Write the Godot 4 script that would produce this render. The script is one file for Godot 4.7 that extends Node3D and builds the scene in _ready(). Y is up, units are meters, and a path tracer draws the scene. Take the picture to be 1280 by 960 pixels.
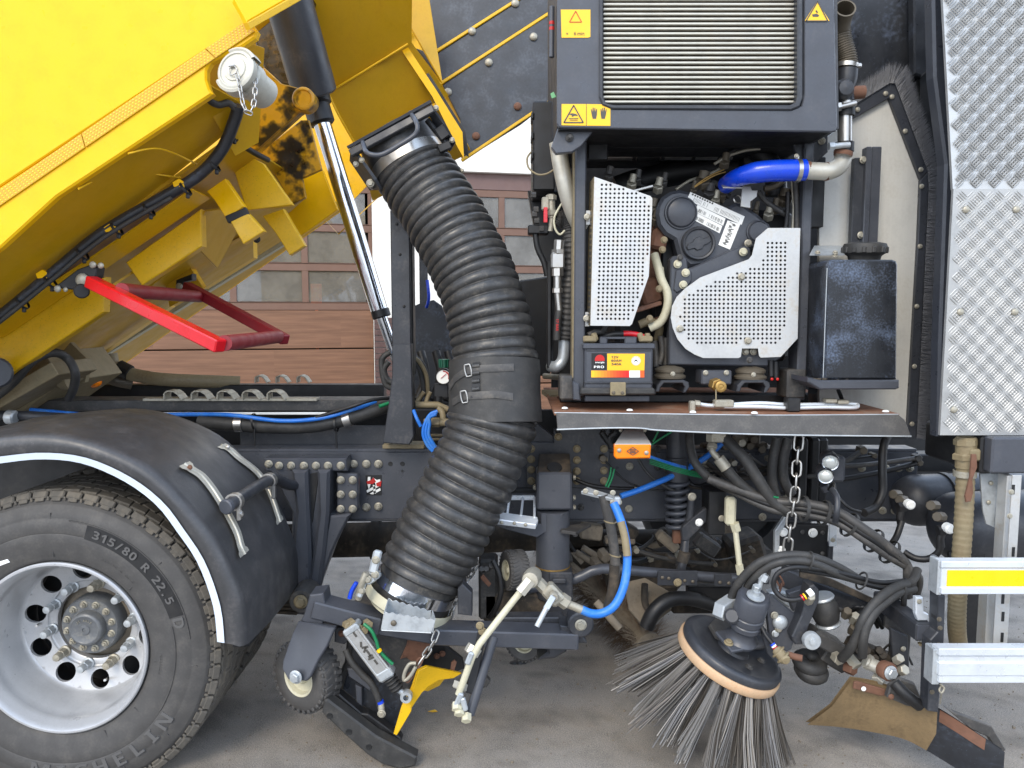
extends Node3D
# A street sweeper truck with its hopper tipped and its engine bay open, parked before a garage.

const FOCAL := 960.0
const PITCH := -5.3
const EYE := Vector3(0, 1.6, 0)
var M := {}
var used := {}
var truck: Node3D
var shared := {}
var rng := RandomNumberGenerator.new()

# ---------------------------------------------------------------- measuring
# a point of the photograph, at a given distance in front of the camera, as a point of the world
func at(px: float, py: float, dist: float) -> Vector3:
	var d := Basis(Vector3.RIGHT, deg_to_rad(PITCH)) * Vector3((px - 640.0) / FOCAL, (480.0 - py) / FOCAL, -1.0)
	return EYE + d * (dist / -d.z)
func on_ground(px: float, py: float, h := 0.0) -> Vector3:
	var d := Basis(Vector3.RIGHT, deg_to_rad(PITCH)) * Vector3((px - 640.0) / FOCAL, (480.0 - py) / FOCAL, -1.0)
	return EYE + d * ((h - EYE.y) / d.y)
func on_plane(px: float, py: float, pl: Plane) -> Vector3:
	var d := Basis(Vector3.RIGHT, deg_to_rad(PITCH)) * Vector3((px - 640.0) / FOCAL, (480.0 - py) / FOCAL, -1.0)
	var hit = pl.intersects_ray(EYE, d)
	return hit if hit != null else EYE + d * 4.0
# points read off an enlarged piece of the photograph whose corner is (ox, oy)
func cr(ox: float, oy: float, s: float, a: Array) -> Array:
	var r := []
	for p in a:
		var q := [ox + p[0] * s, oy + p[1] * s]
		if p.size() > 2: q.append(p[2])
		r.append(q)
	return r
func tl(ix: int, iy: int, a: Array) -> Array:
	return cr([0, 310, 620, 940][ix], [0, 240, 470, 710][iy], 0.265625, a)
func w3(a: Array, dist := 0.0) -> Array:
	var r := []
	for p in a: r.append(at(p[0], p[1], p[2] if p.size() > 2 else dist))
	return r

# ---------------------------------------------------------------- naming
func numbered(par: Node, n: String) -> String:
	var k := str(par.get_instance_id()) + n
	used[k] = used.get(k, -1) + 1
	return n if used[k] == 0 else "%s_%03d" % [n, used[k]]
func tag(o: Node, label := "", category := "", group := "", kind := "") -> Node:
	if label != "": o.set_meta("label", label)
	if category != "": o.set_meta("category", category)
	if group != "": o.set_meta("group", group)
	if kind != "": o.set_meta("kind", kind)
	return o
func thing(n: String, label: String, category: String, pos: Vector3, group := "") -> Node3D:
	var o := Node3D.new()
	o.name = numbered(self, n)
	o.position = pos
	add_child(o, true)
	tag(o, label, category, group)
	return o
# a surface becomes one named mesh; shapes are measured in world metres
func obj(n: String, st, m: Material, par: Node = null) -> MeshInstance3D:
	var o := MeshInstance3D.new()
	if par == null: par = truck
	o.name = numbered(par, n)
	o.mesh = st.commit() if st is SurfaceTool else st
	o.material_override = m
	par.add_child(o, true)
	if par is Node3D and par.get_parent() == self and not (par is MeshInstance3D): o.position = -par.position
	return o
func put(n: String, mesh: Mesh, m: Material, par: Node, xf: Transform3D) -> MeshInstance3D:
	var o := obj(n, mesh, m, par)
	o.transform = Transform3D(xf.basis, xf.origin + o.position)
	return o

# ---------------------------------------------------------------- shapes
func ns() -> SurfaceTool:
	var s := SurfaceTool.new()
	s.begin(Mesh.PRIMITIVE_TRIANGLES)
	return s
func tri(st: SurfaceTool, a: Vector3, b: Vector3, c: Vector3, na: Vector3, nb: Vector3, nc: Vector3) -> void:
	var g := (b - a).cross(c - a)
	if g.dot(na + nb + nc) > 0.0:
		st.set_normal(na); st.add_vertex(a); st.set_normal(nc); st.add_vertex(c); st.set_normal(nb); st.add_vertex(b)
	else:
		st.set_normal(na); st.add_vertex(a); st.set_normal(nb); st.add_vertex(b); st.set_normal(nc); st.add_vertex(c)
func quad(st: SurfaceTool, a: Vector3, b: Vector3, c: Vector3, d: Vector3, n: Vector3) -> void:
	tri(st, a, b, c, n, n, n)
	tri(st, a, c, d, n, n, n)
func quadn(st: SurfaceTool, a: Vector3, b: Vector3, c: Vector3, d: Vector3, na: Vector3, nb: Vector3, nc: Vector3, nd: Vector3) -> void:
	tri(st, a, b, c, na, nb, nc)
	tri(st, a, c, d, na, nc, nd)
func flat(st: SurfaceTool, a: Vector3, b: Vector3, c: Vector3, d: Vector3, away: Vector3) -> void:
	var n := (c - a).cross(d - b).normalized()
	if n.dot(away) < 0: n = -n
	quad(st, a, b, c, d, n)
func inset(p: PackedVector2Array, e: float) -> PackedVector2Array:
	var r := PackedVector2Array()
	var k := p.size()
	for i in k:
		var d1 := (p[i] - p[(i + k - 1) % k]).normalized()
		var d2 := (p[(i + 1) % k] - p[i]).normalized()
		var n1 := Vector2(-d1.y, d1.x)
		var n2 := Vector2(-d2.y, d2.x)
		var m := (n1 + n2)
		var l := m.length_squared()
		m = m * (2.0 / l) if l > 0.3 else n1
		r.append(p[i] + m * e)
	return r
# a flat outline with depth: the front lies on local z = 0, the back on z = -d
func ext(st: SurfaceTool, pts: PackedVector2Array, xf: Transform3D, d: float, bev := 0.0) -> void:
	var p := PackedVector2Array()
	for q in pts:
		if p.is_empty() or q.distance_to(p[p.size() - 1]) > 1e-5: p.append(q)
	var area := 0.0
	for i in p.size(): area += p[i].cross(p[(i + 1) % p.size()])
	if area < 0: p.reverse()
	var k := p.size()
	var f := inset(p, bev) if bev > 0 else p
	var ix := Geometry2D.triangulate_polygon(f)
	if ix.is_empty() and bev > 0:
		bev = 0.0; f = p; ix = Geometry2D.triangulate_polygon(f)
	var fz := xf.basis.z.normalized()
	for i in range(0, ix.size(), 3):
		var a := f[ix[i]]; var b := f[ix[i + 1]]; var c := f[ix[i + 2]]
		tri(st, xf * Vector3(a.x, a.y, 0), xf * Vector3(b.x, b.y, 0), xf * Vector3(c.x, c.y, 0), fz, fz, fz)
		a = p[ix[i]]; b = p[ix[i + 1]]; c = p[ix[i + 2]]
		tri(st, xf * Vector3(a.x, a.y, -d), xf * Vector3(b.x, b.y, -d), xf * Vector3(c.x, c.y, -d), -fz, -fz, -fz)
	for i in k:
		var j := (i + 1) % k
		var e := p[j] - p[i]
		var n2 := Vector2(e.y, -e.x).normalized()
		var n := (xf.basis * Vector3(n2.x, n2.y, 0)).normalized()
		quad(st, xf * Vector3(p[i].x, p[i].y, -bev), xf * Vector3(p[j].x, p[j].y, -bev), xf * Vector3(p[j].x, p[j].y, -d), xf * Vector3(p[i].x, p[i].y, -d), n)
		if bev > 0:
			quad(st, xf * Vector3(f[i].x, f[i].y, 0), xf * Vector3(f[j].x, f[j].y, 0), xf * Vector3(p[j].x, p[j].y, -bev), xf * Vector3(p[i].x, p[i].y, -bev), (n + fz).normalized())
# an outline read off the photograph, standing upright at one distance
func plate(st: SurfaceTool, px: Array, dist: float, d: float, bev := 0.0) -> void:
	var p := PackedVector2Array()
	for q in px:
		var w := at(q[0], q[1], dist)
		p.append(Vector2(w.x, w.y))
	ext(st, p, Transform3D(Basis(), Vector3(0, 0, -dist)), d, bev)
# a flat outline anywhere in space, given by world points; thickness goes away from the viewer
func sheet(st: SurfaceTool, w: Array, d: float, bev := 0.0) -> void:
	var n := Vector3.ZERO
	var c := Vector3.ZERO
	for i in w.size():
		n += (w[i] as Vector3).cross(w[(i + 1) % w.size()])
		c += w[i]
	c /= w.size()
	n = n.normalized()
	if n.dot(EYE - c) < 0: n = -n
	var u := Vector3.UP.cross(n)
	if u.length() < 0.1: u = Vector3.RIGHT
	u = u.normalized()
	var v := n.cross(u)
	var p := PackedVector2Array()
	for q in w: p.append(Vector2((q - c).dot(u), (q - c).dot(v)))
	ext(st, p, Transform3D(Basis(u, v, n), c), d, bev)
func circ(r: float, n: int, c := Vector2.ZERO, a0 := 0.0) -> PackedVector2Array:
	var p := PackedVector2Array()
	for i in n: p.append(c + Vector2.from_angle(a0 + TAU * i / n) * r)
	return p
# a box with chamfered edges
func bx(st: SurfaceTool, c: Vector3, s: Vector3, b := Basis(), e := 0.003) -> void:
	var h := s / 2
	e = minf(e, minf(h.x, minf(h.y, h.z)) * 0.45)
	var V := func(sx, sy, sz, ax): # corner vertex that belongs to the face across axis ax
		var q := Vector3(sx * (h.x - (0.0 if ax == 0 else e)), sy * (h.y - (0.0 if ax == 1 else e)), sz * (h.z - (0.0 if ax == 2 else e)))
		return c + b * q
	for s1 in [-1, 1]:
		quad(st, V.call(s1, -1, -1, 0), V.call(s1, 1, -1, 0), V.call(s1, 1, 1, 0), V.call(s1, -1, 1, 0), (b * Vector3(s1, 0, 0)).normalized())
		quad(st, V.call(-1, s1, -1, 1), V.call(1, s1, -1, 1), V.call(1, s1, 1, 1), V.call(-1, s1, 1, 1), (b * Vector3(0, s1, 0)).normalized())
		quad(st, V.call(-1, -1, s1, 2), V.call(1, -1, s1, 2), V.call(1, 1, s1, 2), V.call(-1, 1, s1, 2), (b * Vector3(0, 0, s1)).normalized())
		for s2 in [-1, 1]:
			quad(st, V.call(s1, s2, -1, 0), V.call(s1, s2, 1, 0), V.call(s1, s2, 1, 1), V.call(s1, s2, -1, 1), (b * Vector3(s1, s2, 0)).normalized())
			quad(st, V.call(s1, -1, s2, 0), V.call(s1, 1, s2, 0), V.call(s1, 1, s2, 2), V.call(s1, -1, s2, 2), (b * Vector3(s1, 0, s2)).normalized())
			quad(st, V.call(-1, s1, s2, 1), V.call(1, s1, s2, 1), V.call(1, s1, s2, 2), V.call(-1, s1, s2, 2), (b * Vector3(0, s1, s2)).normalized())
			for s3 in [-1, 1]:
				var n := (b * Vector3(s1, s2, s3)).normalized()
				tri(st, V.call(s1, s2, s3, 0), V.call(s1, s2, s3, 1), V.call(s1, s2, s3, 2), n, n, n)
# a box whose front face covers a rectangle of the photograph at one distance
func pb(st: SurfaceTool, x0: float, y0: float, x1: float, y1: float, dist: float, d: float, e := 0.004) -> void:
	var a := at((x0 + x1) / 2, y0, dist)
	var c := at((x0 + x1) / 2, y1, dist)
	var l := at(x0, (y0 + y1) / 2, dist)
	var r := at(x1, (y0 + y1) / 2, dist)
	bx(st, Vector3((l.x + r.x) / 2, (a.y + c.y) / 2, -dist - d / 2), Vector3(r.x - l.x, a.y - c.y, d), Basis(), e)
# a square bar between two points
func bar(st: SurfaceTool, a: Vector3, c: Vector3, w: float, h: float, up := Vector3.UP, e := 0.003) -> void:
	var z := (c - a).normalized()
	var x := up.cross(z)
	if x.length() < 0.05: x = Vector3.RIGHT.cross(z)
	x = x.normalized()
	bx(st, (a + c) / 2, Vector3(w, h, a.distance_to(c)), Basis(x, z.cross(x), z), e)
func smooth(a: Array, k: int) -> Array:
	if k < 2 or a.size() < 3: return a
	var r := []
	for i in a.size() - 1:
		var p0: Vector3 = a[maxi(i - 1, 0)]; var p1: Vector3 = a[i]; var p2: Vector3 = a[i + 1]; var p3: Vector3 = a[mini(i + 2, a.size() - 1)]
		for j in k:
			r.append(p1.cubic_interpolate(p2, p0, p3, float(j) / k))
	r.append(a[a.size() - 1])
	return r
# a tube along points; r is a number or one number per point
func tube(st: SurfaceTool, p: Array, r, n := 10, caps := true) -> void:
	var k := p.size()
	var ts := []
	for i in k:
		var t: Vector3 = (p[mini(i + 1, k - 1)] - p[maxi(i - 1, 0)])
		ts.append(t.normalized())
	var x: Vector3 = ts[0].cross(Vector3.UP)
	if x.length() < 0.1: x = ts[0].cross(Vector3.RIGHT)
	x = x.normalized()
	var pv := []; var pn := []
	for i in k:
		x = (x - ts[i] * x.dot(ts[i])).normalized()
		var y: Vector3 = ts[i].cross(x)
		var rr: float = r if (r is float or r is int) else r[i]
		var sl := 0.0
		if not (r is float or r is int):
			var i0 := maxi(i - 1, 0); var i1 := mini(i + 1, k - 1)
			sl = -(r[i1] - r[i0]) / maxf((p[i1] - p[i0]).length(), 1e-5)
		var cv := []; var cn := []
		for j in n:
			var a := TAU * j / n
			var d: Vector3 = x * cos(a) + y * sin(a)
			cv.append(p[i] + d * rr)
			cn.append((d + ts[i] * sl).normalized())
		if i > 0:
			for j in n:
				var j2 := (j + 1) % n
				quadn(st, pv[j], pv[j2], cv[j2], cv[j], pn[j], pn[j2], cn[j2], cn[j])
		if caps and (i == 0 or i == k - 1):
			var nn: Vector3 = -ts[0] if i == 0 else ts[k - 1]
			for j in n: tri(st, p[i], cv[j], cv[(j + 1) % n], nn, nn, nn)
		pv = cv; pn = cn
func pt(st: SurfaceTool, a: Array, r, n := 10, k := 6, dist := 0.0) -> void:
	tube(st, smooth(w3(a, dist), k), r, n)
# a turned shape round local z; the profile (radius, height) runs from the back outwards to the front
func lathe(st: SurfaceTool, prof: Array, xf: Transform3D, n := 24, a0 := 0.0, a1 := TAU) -> void:
	var seg := []
	for i in prof.size() - 1:
		var d := Vector2(prof[i + 1][0] - prof[i][0], prof[i + 1][1] - prof[i][1])
		seg.append(Vector2(d.y, -d.x).normalized())
	for i in seg.size():
		var n0: Vector2 = seg[i]; var n1: Vector2 = seg[i]
		if i > 0 and seg[i - 1].dot(seg[i]) > 0.72: n0 = (seg[i - 1] + seg[i]).normalized()
		if i < seg.size() - 1 and seg[i + 1].dot(seg[i]) > 0.72: n1 = (seg[i + 1] + seg[i]).normalized()
		var r0: float = prof[i][0]; var z0: float = prof[i][1]; var r1: float = prof[i + 1][0]; var z1: float = prof[i + 1][1]
		for j in n:
			var t0 := a0 + (a1 - a0) * j / n; var t1 := a0 + (a1 - a0) * (j + 1) / n
			var c0 := cos(t0); var s0 := sin(t0); var c1 := cos(t1); var s1 := sin(t1)
			quadn(st, xf * Vector3(r0 * c0, r0 * s0, z0), xf * Vector3(r0 * c1, r0 * s1, z0), xf * Vector3(r1 * c1, r1 * s1, z1), xf * Vector3(r1 * c0, r1 * s0, z1),
				(xf.basis * Vector3(n0.x * c0, n0.x * s0, n0.y)).normalized(), (xf.basis * Vector3(n0.x * c1, n0.x * s1, n0.y)).normalized(), (xf.basis * Vector3(n1.x * c1, n1.x * s1, n1.y)).normalized(), (xf.basis * Vector3(n1.x * c0, n1.x * s0, n1.y)).normalized())
# a frame whose z looks along d
func facing(p: Vector3, d: Vector3, up := Vector3.UP) -> Transform3D:
	var z := d.normalized()
	var x := up.cross(z)
	if x.length() < 0.05: x = Vector3.RIGHT.cross(z)
	x = x.normalized()
	return Transform3D(Basis(x, z.cross(x), z), p)
func cyl(st: SurfaceTool, a: Vector3, c: Vector3, r: float, n := 16, ch := 0.0) -> void:
	var l := a.distance_to(c)
	lathe(st, [[0.0, 0.0], [r - ch, 0.0], [r, ch], [r, l - ch], [r - ch, l], [0.0, l]] if ch > 0 else [[0.0, 0.0], [r, 0.0], [r, l], [0.0, l]], facing(a, c - a), n)
func hexa(st: SurfaceTool, a: Vector3, c: Vector3, r: float, n := 6) -> void:
	var l := a.distance_to(c)
	var xf := facing(a, c - a)
	ext(st, circ(r, n, Vector2.ZERO, 0.3), Transform3D(xf.basis, c), l, r * 0.12)

# fixings
func bolt_mesh(style: int) -> Mesh:
	if shared.has(style): return shared[style]
	var s := ns()
	if style == 0: # flanged nut with a stud end
		lathe(s, [[1.0, 0.0], [1.0, 0.16], [0.86, 0.3], [0.72, 0.34], [0.0, 0.34]], Transform3D(), 16)
		ext(s, circ(0.76, 6, Vector2.ZERO, 0.4), Transform3D(Basis(), Vector3(0, 0, 0.95)), 0.65, 0.1)
		lathe(s, [[0.4, 0.9], [0.4, 1.25], [0.33, 1.34], [0.0, 1.34]], Transform3D(), 10)
	elif style == 1: # hexagon head on a washer
		lathe(s, [[1.0, 0.0], [1.0, 0.14], [0.93, 0.2], [0.0, 0.2]], Transform3D(), 16)
		ext(s, circ(0.74, 6, Vector2.ZERO, 0.2), Transform3D(Basis(), Vector3(0, 0, 0.72)), 0.6, 0.1)
	else: # domed rivet
		lathe(s, [[1.0, 0.0], [0.97, 0.14], [0.8, 0.36], [0.5, 0.5], [0.0, 0.56]], Transform3D(), 14)
	shared[style] = s.commit()
	return shared[style]
func bolt(par: Node, p: Vector3, r: float, m: Material, style := 0, dir := Vector3.BACK, n := "bolt") -> void:
	var xf := facing(p, dir)
	var tw := rng.randf() * TAU
	put(n, bolt_mesh(style), m, par, Transform3D(xf.basis * Basis(Vector3.BACK, tw) * Basis.from_scale(Vector3(r, r, r)), p))
func pbolt(par: Node, a: Array, dist: float, rpx: float, m: Material, style := 0, n := "bolt") -> void:
	for q in a: bolt(par, at(q[0], q[1], dist), rpx / FOCAL * dist, m, style, Vector3.BACK, n)
# a sheet with a square grid of round holes; all measured in pixels on one plane
func perf(st: SurfaceTool, outline: Array, zone: Array, dist: float, d: float, x0: float, y0: float, p: float, r: float, slant := 0.0) -> void:
	var poly := PackedVector2Array(); var zn := PackedVector2Array()
	var lo := Vector2(1e9, 1e9); var hi := -lo
	for q in outline:
		var v := Vector2(q[0], q[1]); poly.append(v); lo = lo.min(v); hi = hi.max(v)
	for q in zone: zn.append(Vector2(q[0], q[1]))
	var area := 0.0
	for i in poly.size(): area += poly[i].cross(poly[(i + 1) % poly.size()])
	var W := func(v: Vector2, back := 0.0) -> Vector3:
		return at(v.x, v.y, dist) - Vector3(0, 0, back)
	var i0 := int(floor((lo.x - x0) / p)) - 2; var i1 := int(ceil((hi.x - x0) / p)) + 2
	var j0 := int(floor((lo.y - y0) / p)) - 2; var j1 := int(ceil((hi.y - y0) / p)) + 2
	var Z := Vector3.BACK
	for j in range(j0, j1):
		var run_start := 1e9
		for i in range(i0, i1 + 1):
			var c := Vector2(x0 + i * p + j * p * slant, y0 + j * p)
			var hole := i < i1 and Geometry2D.is_point_in_polygon(c, zn)
			if not hole and i < i1:
				if run_start > 1e8: run_start = c.x - p / 2
				continue
			if run_start < 1e8: # the plain stretch before this hole
				var cell := PackedVector2Array([Vector2(run_start, c.y - p / 2), Vector2(c.x - p / 2, c.y - p / 2), Vector2(c.x - p / 2, c.y + p / 2), Vector2(run_start, c.y + p / 2)])
				for part in Geometry2D.intersect_polygons(cell, poly):
					var ix := Geometry2D.triangulate_polygon(part)
					for t in range(0, ix.size(), 3):
						for bk in [0.0, d]:
							var nn: Vector3 = Z if bk == 0.0 else -Z
							tri(st, W.call(part[ix[t]], bk), W.call(part[ix[t + 1]], bk), W.call(part[ix[t + 2]], bk), nn, nn, nn)
				run_start = 1e9
			if hole:
				var sq := []; var ci := []
				for k in 8:
					var a := TAU * k / 8 + TAU / 16
					ci.append(c + Vector2.from_angle(a) * r)
					sq.append(c + Vector2(cos(a), sin(a)) / maxf(absf(cos(a)), absf(sin(a))) * p / 2)
				for k in 8:
					var k2 := (k + 1) % 8
					quad(st, W.call(ci[k]), W.call(ci[k2]), W.call(sq[k2]), W.call(sq[k]), Z)
					var nrm: Vector3 = (W.call(c) - W.call((ci[k] + ci[k2]) / 2)).normalized()
					quad(st, W.call(ci[k]), W.call(ci[k2]), W.call(ci[k2], d), W.call(ci[k], d), nrm)
				for k in [0, 2, 4, 6]: # corners of the cell
					var cn: Vector2 = c + Vector2(1 if k in [0, 6] else -1, 1 if k in [0, 2] else -1) * p / 2
					var a1 := int(k)
					tri(st, W.call(sq[a1]), W.call(cn), W.call(sq[(a1 + 1) % 8]), Z, Z, Z)
	for i in poly.size():
		var e := poly[(i + 1) % poly.size()] - poly[i]
		var n2 := Vector2(e.y, -e.x).normalized() * signf(area)
		quad(st, W.call(poly[i]), W.call(poly[(i + 1) % poly.size()]), W.call(poly[(i + 1) % poly.size()], d), W.call(poly[i], d), Vector3(n2.x, -n2.y, 0))
# chain: links laid along a path, each link a piece of its own
func chain(n: String, p: Array, link: float, thick: float, m: Material, par: Node = null) -> void:
	var key := "link%f_%f" % [link, thick]
	if not shared.has(key):
		var s := ns()
		var c := []
		var hw := link * 0.3
		for i in 17:
			var a := TAU * i / 16
			c.append(Vector3(cos(a) * hw, sin(a) * hw + signf(sin(a)) * (link / 2 - hw + thick) if absf(sin(a)) > 0.01 else 0.0, 0))
		tube(s, c, thick, 6, false)
		shared[key] = s.commit()
	var total := 0.0
	for i in p.size() - 1: total += p[i].distance_to(p[i + 1])
	var cnt := int(total / (link * 0.86))
	var host: MeshInstance3D = null
	var off := Vector3.ZERO
	for i in cnt:
		var want := (i + 0.5) * total / cnt
		var acc := 0.0
		for j in p.size() - 1:
			var l: float = p[j].distance_to(p[j + 1])
			if acc + l >= want or j == p.size() - 2:
				var dir: Vector3 = (p[j + 1] - p[j]).normalized()
				var pos: Vector3 = p[j] + dir * (want - acc)
				var side := dir.cross(Vector3.BACK)
				if side.length() < 0.1: side = dir.cross(Vector3.UP)
				side = side.normalized()
				var b := Basis(side, dir, side.cross(dir)) * Basis(Vector3.UP, 0.5 if i % 2 == 0 else 1.9)
				if host == null:
					host = put(n, shared[key], m, truck if par == null else par, Transform3D(b, pos))
					off = host.position - pos
				else:
					var o := obj("chain_link", shared[key], m, host)
					o.transform = host.transform.affine_inverse() * Transform3D(b, pos + off)
				break
			acc += l

# ---------------------------------------------------------------- materials
func noise_bytes(seed_in: int, freq: float, oct: int, size: int) -> PackedByteArray:
	var seed_ := seed_in % 5
	var key := "n%d_%f_%d_%d" % [seed_, freq, oct, size]
	if shared.has(key): return shared[key]
	var n := FastNoiseLite.new()
	n.seed = seed_; n.frequency = freq; n.fractal_octaves = oct
	n.noise_type = FastNoiseLite.TYPE_SIMPLEX_SMOOTH
	var im := n.get_seamless_image(size, size)
	im.convert(Image.FORMAT_L8)
	shared[key] = im.get_data()
	return shared[key]
# a painted or cast surface: base colour with blotches, a dirt film in patches, specks and fine scratches
func colour_map(base: Color, o: Dictionary) -> Texture2D:
	var sz: int = o.get("size", 256)
	var a := noise_bytes(o.get("seed", 1), o.get("freq", 0.012), 4, sz)
	var b := noise_bytes(o.get("seed", 1) + 40, o.get("freq2", 0.09), 3, sz)
	var dirt: Color = o.get("dirt", Color(0.36, 0.32, 0.27))
	var amt: float = o.get("amount", 0.25)
	var thr: float = o.get("threshold", 0.52)
	var vary: float = o.get("vary", 0.12)
	var speck: float = o.get("specks", 0.0)
	var sc: Color = o.get("speck_colour", dirt)
	var streak: float = o.get("streak", 0.0)
	var soft: float = o.get("soft", 3.2)
	var fine: float = o.get("fine", vary)
	var r := RandomNumberGenerator.new()
	r.seed = o.get("seed", 1) + 7
	var out := PackedByteArray()
	out.resize(sz * sz * 3)
	var cols := PackedFloat32Array(); cols.resize(sz)
	var run := 0.0
	for x in sz:
		run = lerpf(run, r.randf_range(-1, 1), 0.5)
		cols[x] = run * streak
	for i in sz * sz:
		var va := a[i] / 255.0; var vb := b[i] / 255.0
		var m: float = 1.0 + (va - 0.5) * vary * 2.0 + (vb - 0.5) * fine + cols[i % sz]
		var d := clampf((va * 0.6 + vb * 0.4 - thr) * soft, 0.0, 1.0) * amt
		var c := Color(base.r * m, base.g * m, base.b * m).lerp(dirt, d)
		if speck > 0.0 and r.randf() < speck: c = c.lerp(sc, r.randf_range(0.3, 0.9))
		out[i * 3] = clampi(int(c.r * 255), 0, 255); out[i * 3 + 1] = clampi(int(c.g * 255), 0, 255); out[i * 3 + 2] = clampi(int(c.b * 255), 0, 255)
	return ImageTexture.create_from_image(Image.create_from_data(sz, sz, false, Image.FORMAT_RGB8, out))
func grey_map(seed_: int, freq: float, lo: float, hi: float, sz := 256) -> Texture2D:
	var key := "g%d_%f_%f_%f" % [seed_, freq, lo, hi]
	if shared.has(key): return shared[key]
	var a := noise_bytes(seed_, freq, 5, sz)
	var out := PackedByteArray(); out.resize(sz * sz)
	for i in sz * sz: out[i] = clampi(int((lo + (hi - lo) * a[i] / 255.0) * 255), 0, 255)
	shared[key] = ImageTexture.create_from_image(Image.create_from_data(sz, sz, false, Image.FORMAT_L8, out))
	return shared[key]
func mat(n: String, base: Color, rough: float, metal := 0.0, o := {}) -> StandardMaterial3D:
	var m := StandardMaterial3D.new()
	m.resource_name = n
	if o.get("plain", false): m.albedo_color = base
	else: m.albedo_texture = colour_map(base, o)
	m.uv1_triplanar = true
	m.uv1_world_triplanar = true
	var s: float = o.get("scale", 1.4)
	m.uv1_scale = Vector3(s, s, s)
	m.metallic = metal
	m.roughness = 1.0
	m.roughness_texture = grey_map(3, 0.03, maxf(rough - 0.13, 0.03), minf(rough + 0.16, 1.0))
	if o.get("plain", false): m.roughness_texture = null; m.roughness = rough
	m.metallic_specular = o.get("spec", 0.5)
	if o.has("bump"):
		m.heightmap_enabled = true
		m.heightmap_texture = grey_map(11, o.get("bump_freq", 0.12), 0.0, 1.0)
		m.heightmap_scale = o.bump
	if o.has("coat"):
		m.clearcoat_enabled = true; m.clearcoat = o.coat; m.clearcoat_roughness = 0.12
	if o.has("backlight"):
		m.backlight_enabled = true; m.backlight = o.backlight
	M[n] = m
	return m
func materials() -> void:
	var dust := Color(0.47, 0.43, 0.38)
	mat("yellow", Color(0.94, 0.725, 0.025), 0.36, 0.0, {"vary": 0.03, "amount": 0.16, "dirt": Color(0.72, 0.56, 0.2), "threshold": 0.55, "coat": 0.08, "spec": 0.35, "seed": 2, "size": 512})
	mat("yellow_dirty", Color(0.88, 0.69, 0.06), 0.38, 0.0, {"vary": 0.06, "amount": 0.22, "dirt": Color(0.5, 0.38, 0.13), "threshold": 0.5, "specks": 0.004, "speck_colour": Color(0.12, 0.1, 0.07), "seed": 5, "size": 512})
	mat("yellow_grease", Color(0.78, 0.57, 0.08), 0.35, 0.0, {"vary": 0.08, "amount": 1.0, "dirt": Color(0.07, 0.06, 0.05), "threshold": 0.5, "freq": 0.006, "freq2": 0.04, "soft": 4.0, "seed": 16, "scale": 1.7})
	mat("oily_shade", Color(0.13, 0.095, 0.06), 0.3, 0.0, {"vary": 0.2, "amount": 0.7, "dirt": Color(0.5, 0.36, 0.07), "threshold": 0.58, "freq": 0.008, "seed": 17, "scale": 1.7})  # grease colour, darkened for the deep shade beside the ram
	mat("yellow_shaded", Color(0.76, 0.59, 0.05), 0.42, 0.0, {"vary": 0.06, "amount": 0.35, "dirt": Color(0.6, 0.43, 0.07), "threshold": 0.5, "seed": 8, "size": 512})  # same hopper paint with a dirt film, darkened for faces in shade
	mat("tape", Color(0.8, 0.61, 0.05), 0.3, 0.0, {"vary": 0.04, "amount": 0.1, "seed": 9})
	mat("tape_bead", Color(0.9, 0.76, 0.2), 0.22, 0.0, {"plain": true})
	mat("black", Color(0.2, 0.207, 0.225), 0.4, 0.0, {"vary": 0.1, "amount": 0.28, "dirt": dust, "threshold": 0.54, "specks": 0.002, "seed": 21, "size": 512, "bump": 0.012})
	mat("black_dusty", Color(0.25, 0.245, 0.24), 0.52, 0.0, {"vary": 0.12, "amount": 0.6, "dirt": Color(0.42, 0.39, 0.35), "threshold": 0.5, "specks": 0.006, "seed": 23, "size": 512, "bump": 0.02})
	mat("black_clean", Color(0.265, 0.275, 0.3), 0.36, 0.0, {"vary": 0.05, "amount": 0.12, "dirt": dust, "threshold": 0.56, "specks": 0.001, "seed": 26, "size": 512, "bump": 0.008})
	mat("black_worn", Color(0.16, 0.168, 0.185), 0.36, 0.0, {"vary": 0.12, "amount": 0.55, "dirt": Color(0.42, 0.47, 0.56), "threshold": 0.54, "freq": 0.01, "specks": 0.003, "seed": 31, "size": 512, "scale": 1.1, "streak": 0.03})
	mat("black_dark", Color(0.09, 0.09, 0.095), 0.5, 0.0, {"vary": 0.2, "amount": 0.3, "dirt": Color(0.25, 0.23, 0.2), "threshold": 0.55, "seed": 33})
	mat("grime", Color(0.2, 0.18, 0.155), 0.8, 0.0, {"vary": 0.3, "amount": 0.6, "dirt": Color(0.42, 0.36, 0.29), "threshold": 0.5, "specks": 0.01, "seed": 36, "bump": 0.06})
	mat("dried_mud", Color(0.5, 0.46, 0.4), 0.9, 0.0, {"vary": 0.15, "amount": 0.5, "dirt": Color(0.24, 0.21, 0.18), "threshold": 0.52, "specks": 0.01, "seed": 38, "bump": 0.08})
	mat("rubber", Color(0.2, 0.197, 0.192), 0.58, 0.0, {"vary": 0.15, "amount": 0.4, "dirt": Color(0.36, 0.33, 0.29), "threshold": 0.53, "seed": 41, "size": 512, "bump": 0.012, "scale": 2.5})
	mat("hose_rubber", Color(0.215, 0.213, 0.211), 0.38, 0.0, {"vary": 0.15, "amount": 0.7, "dirt": Color(0.44, 0.41, 0.36), "threshold": 0.55, "freq": 0.02, "specks": 0.002, "seed": 43, "size": 512, "scale": 2.2, "bump": 0.01})
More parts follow.
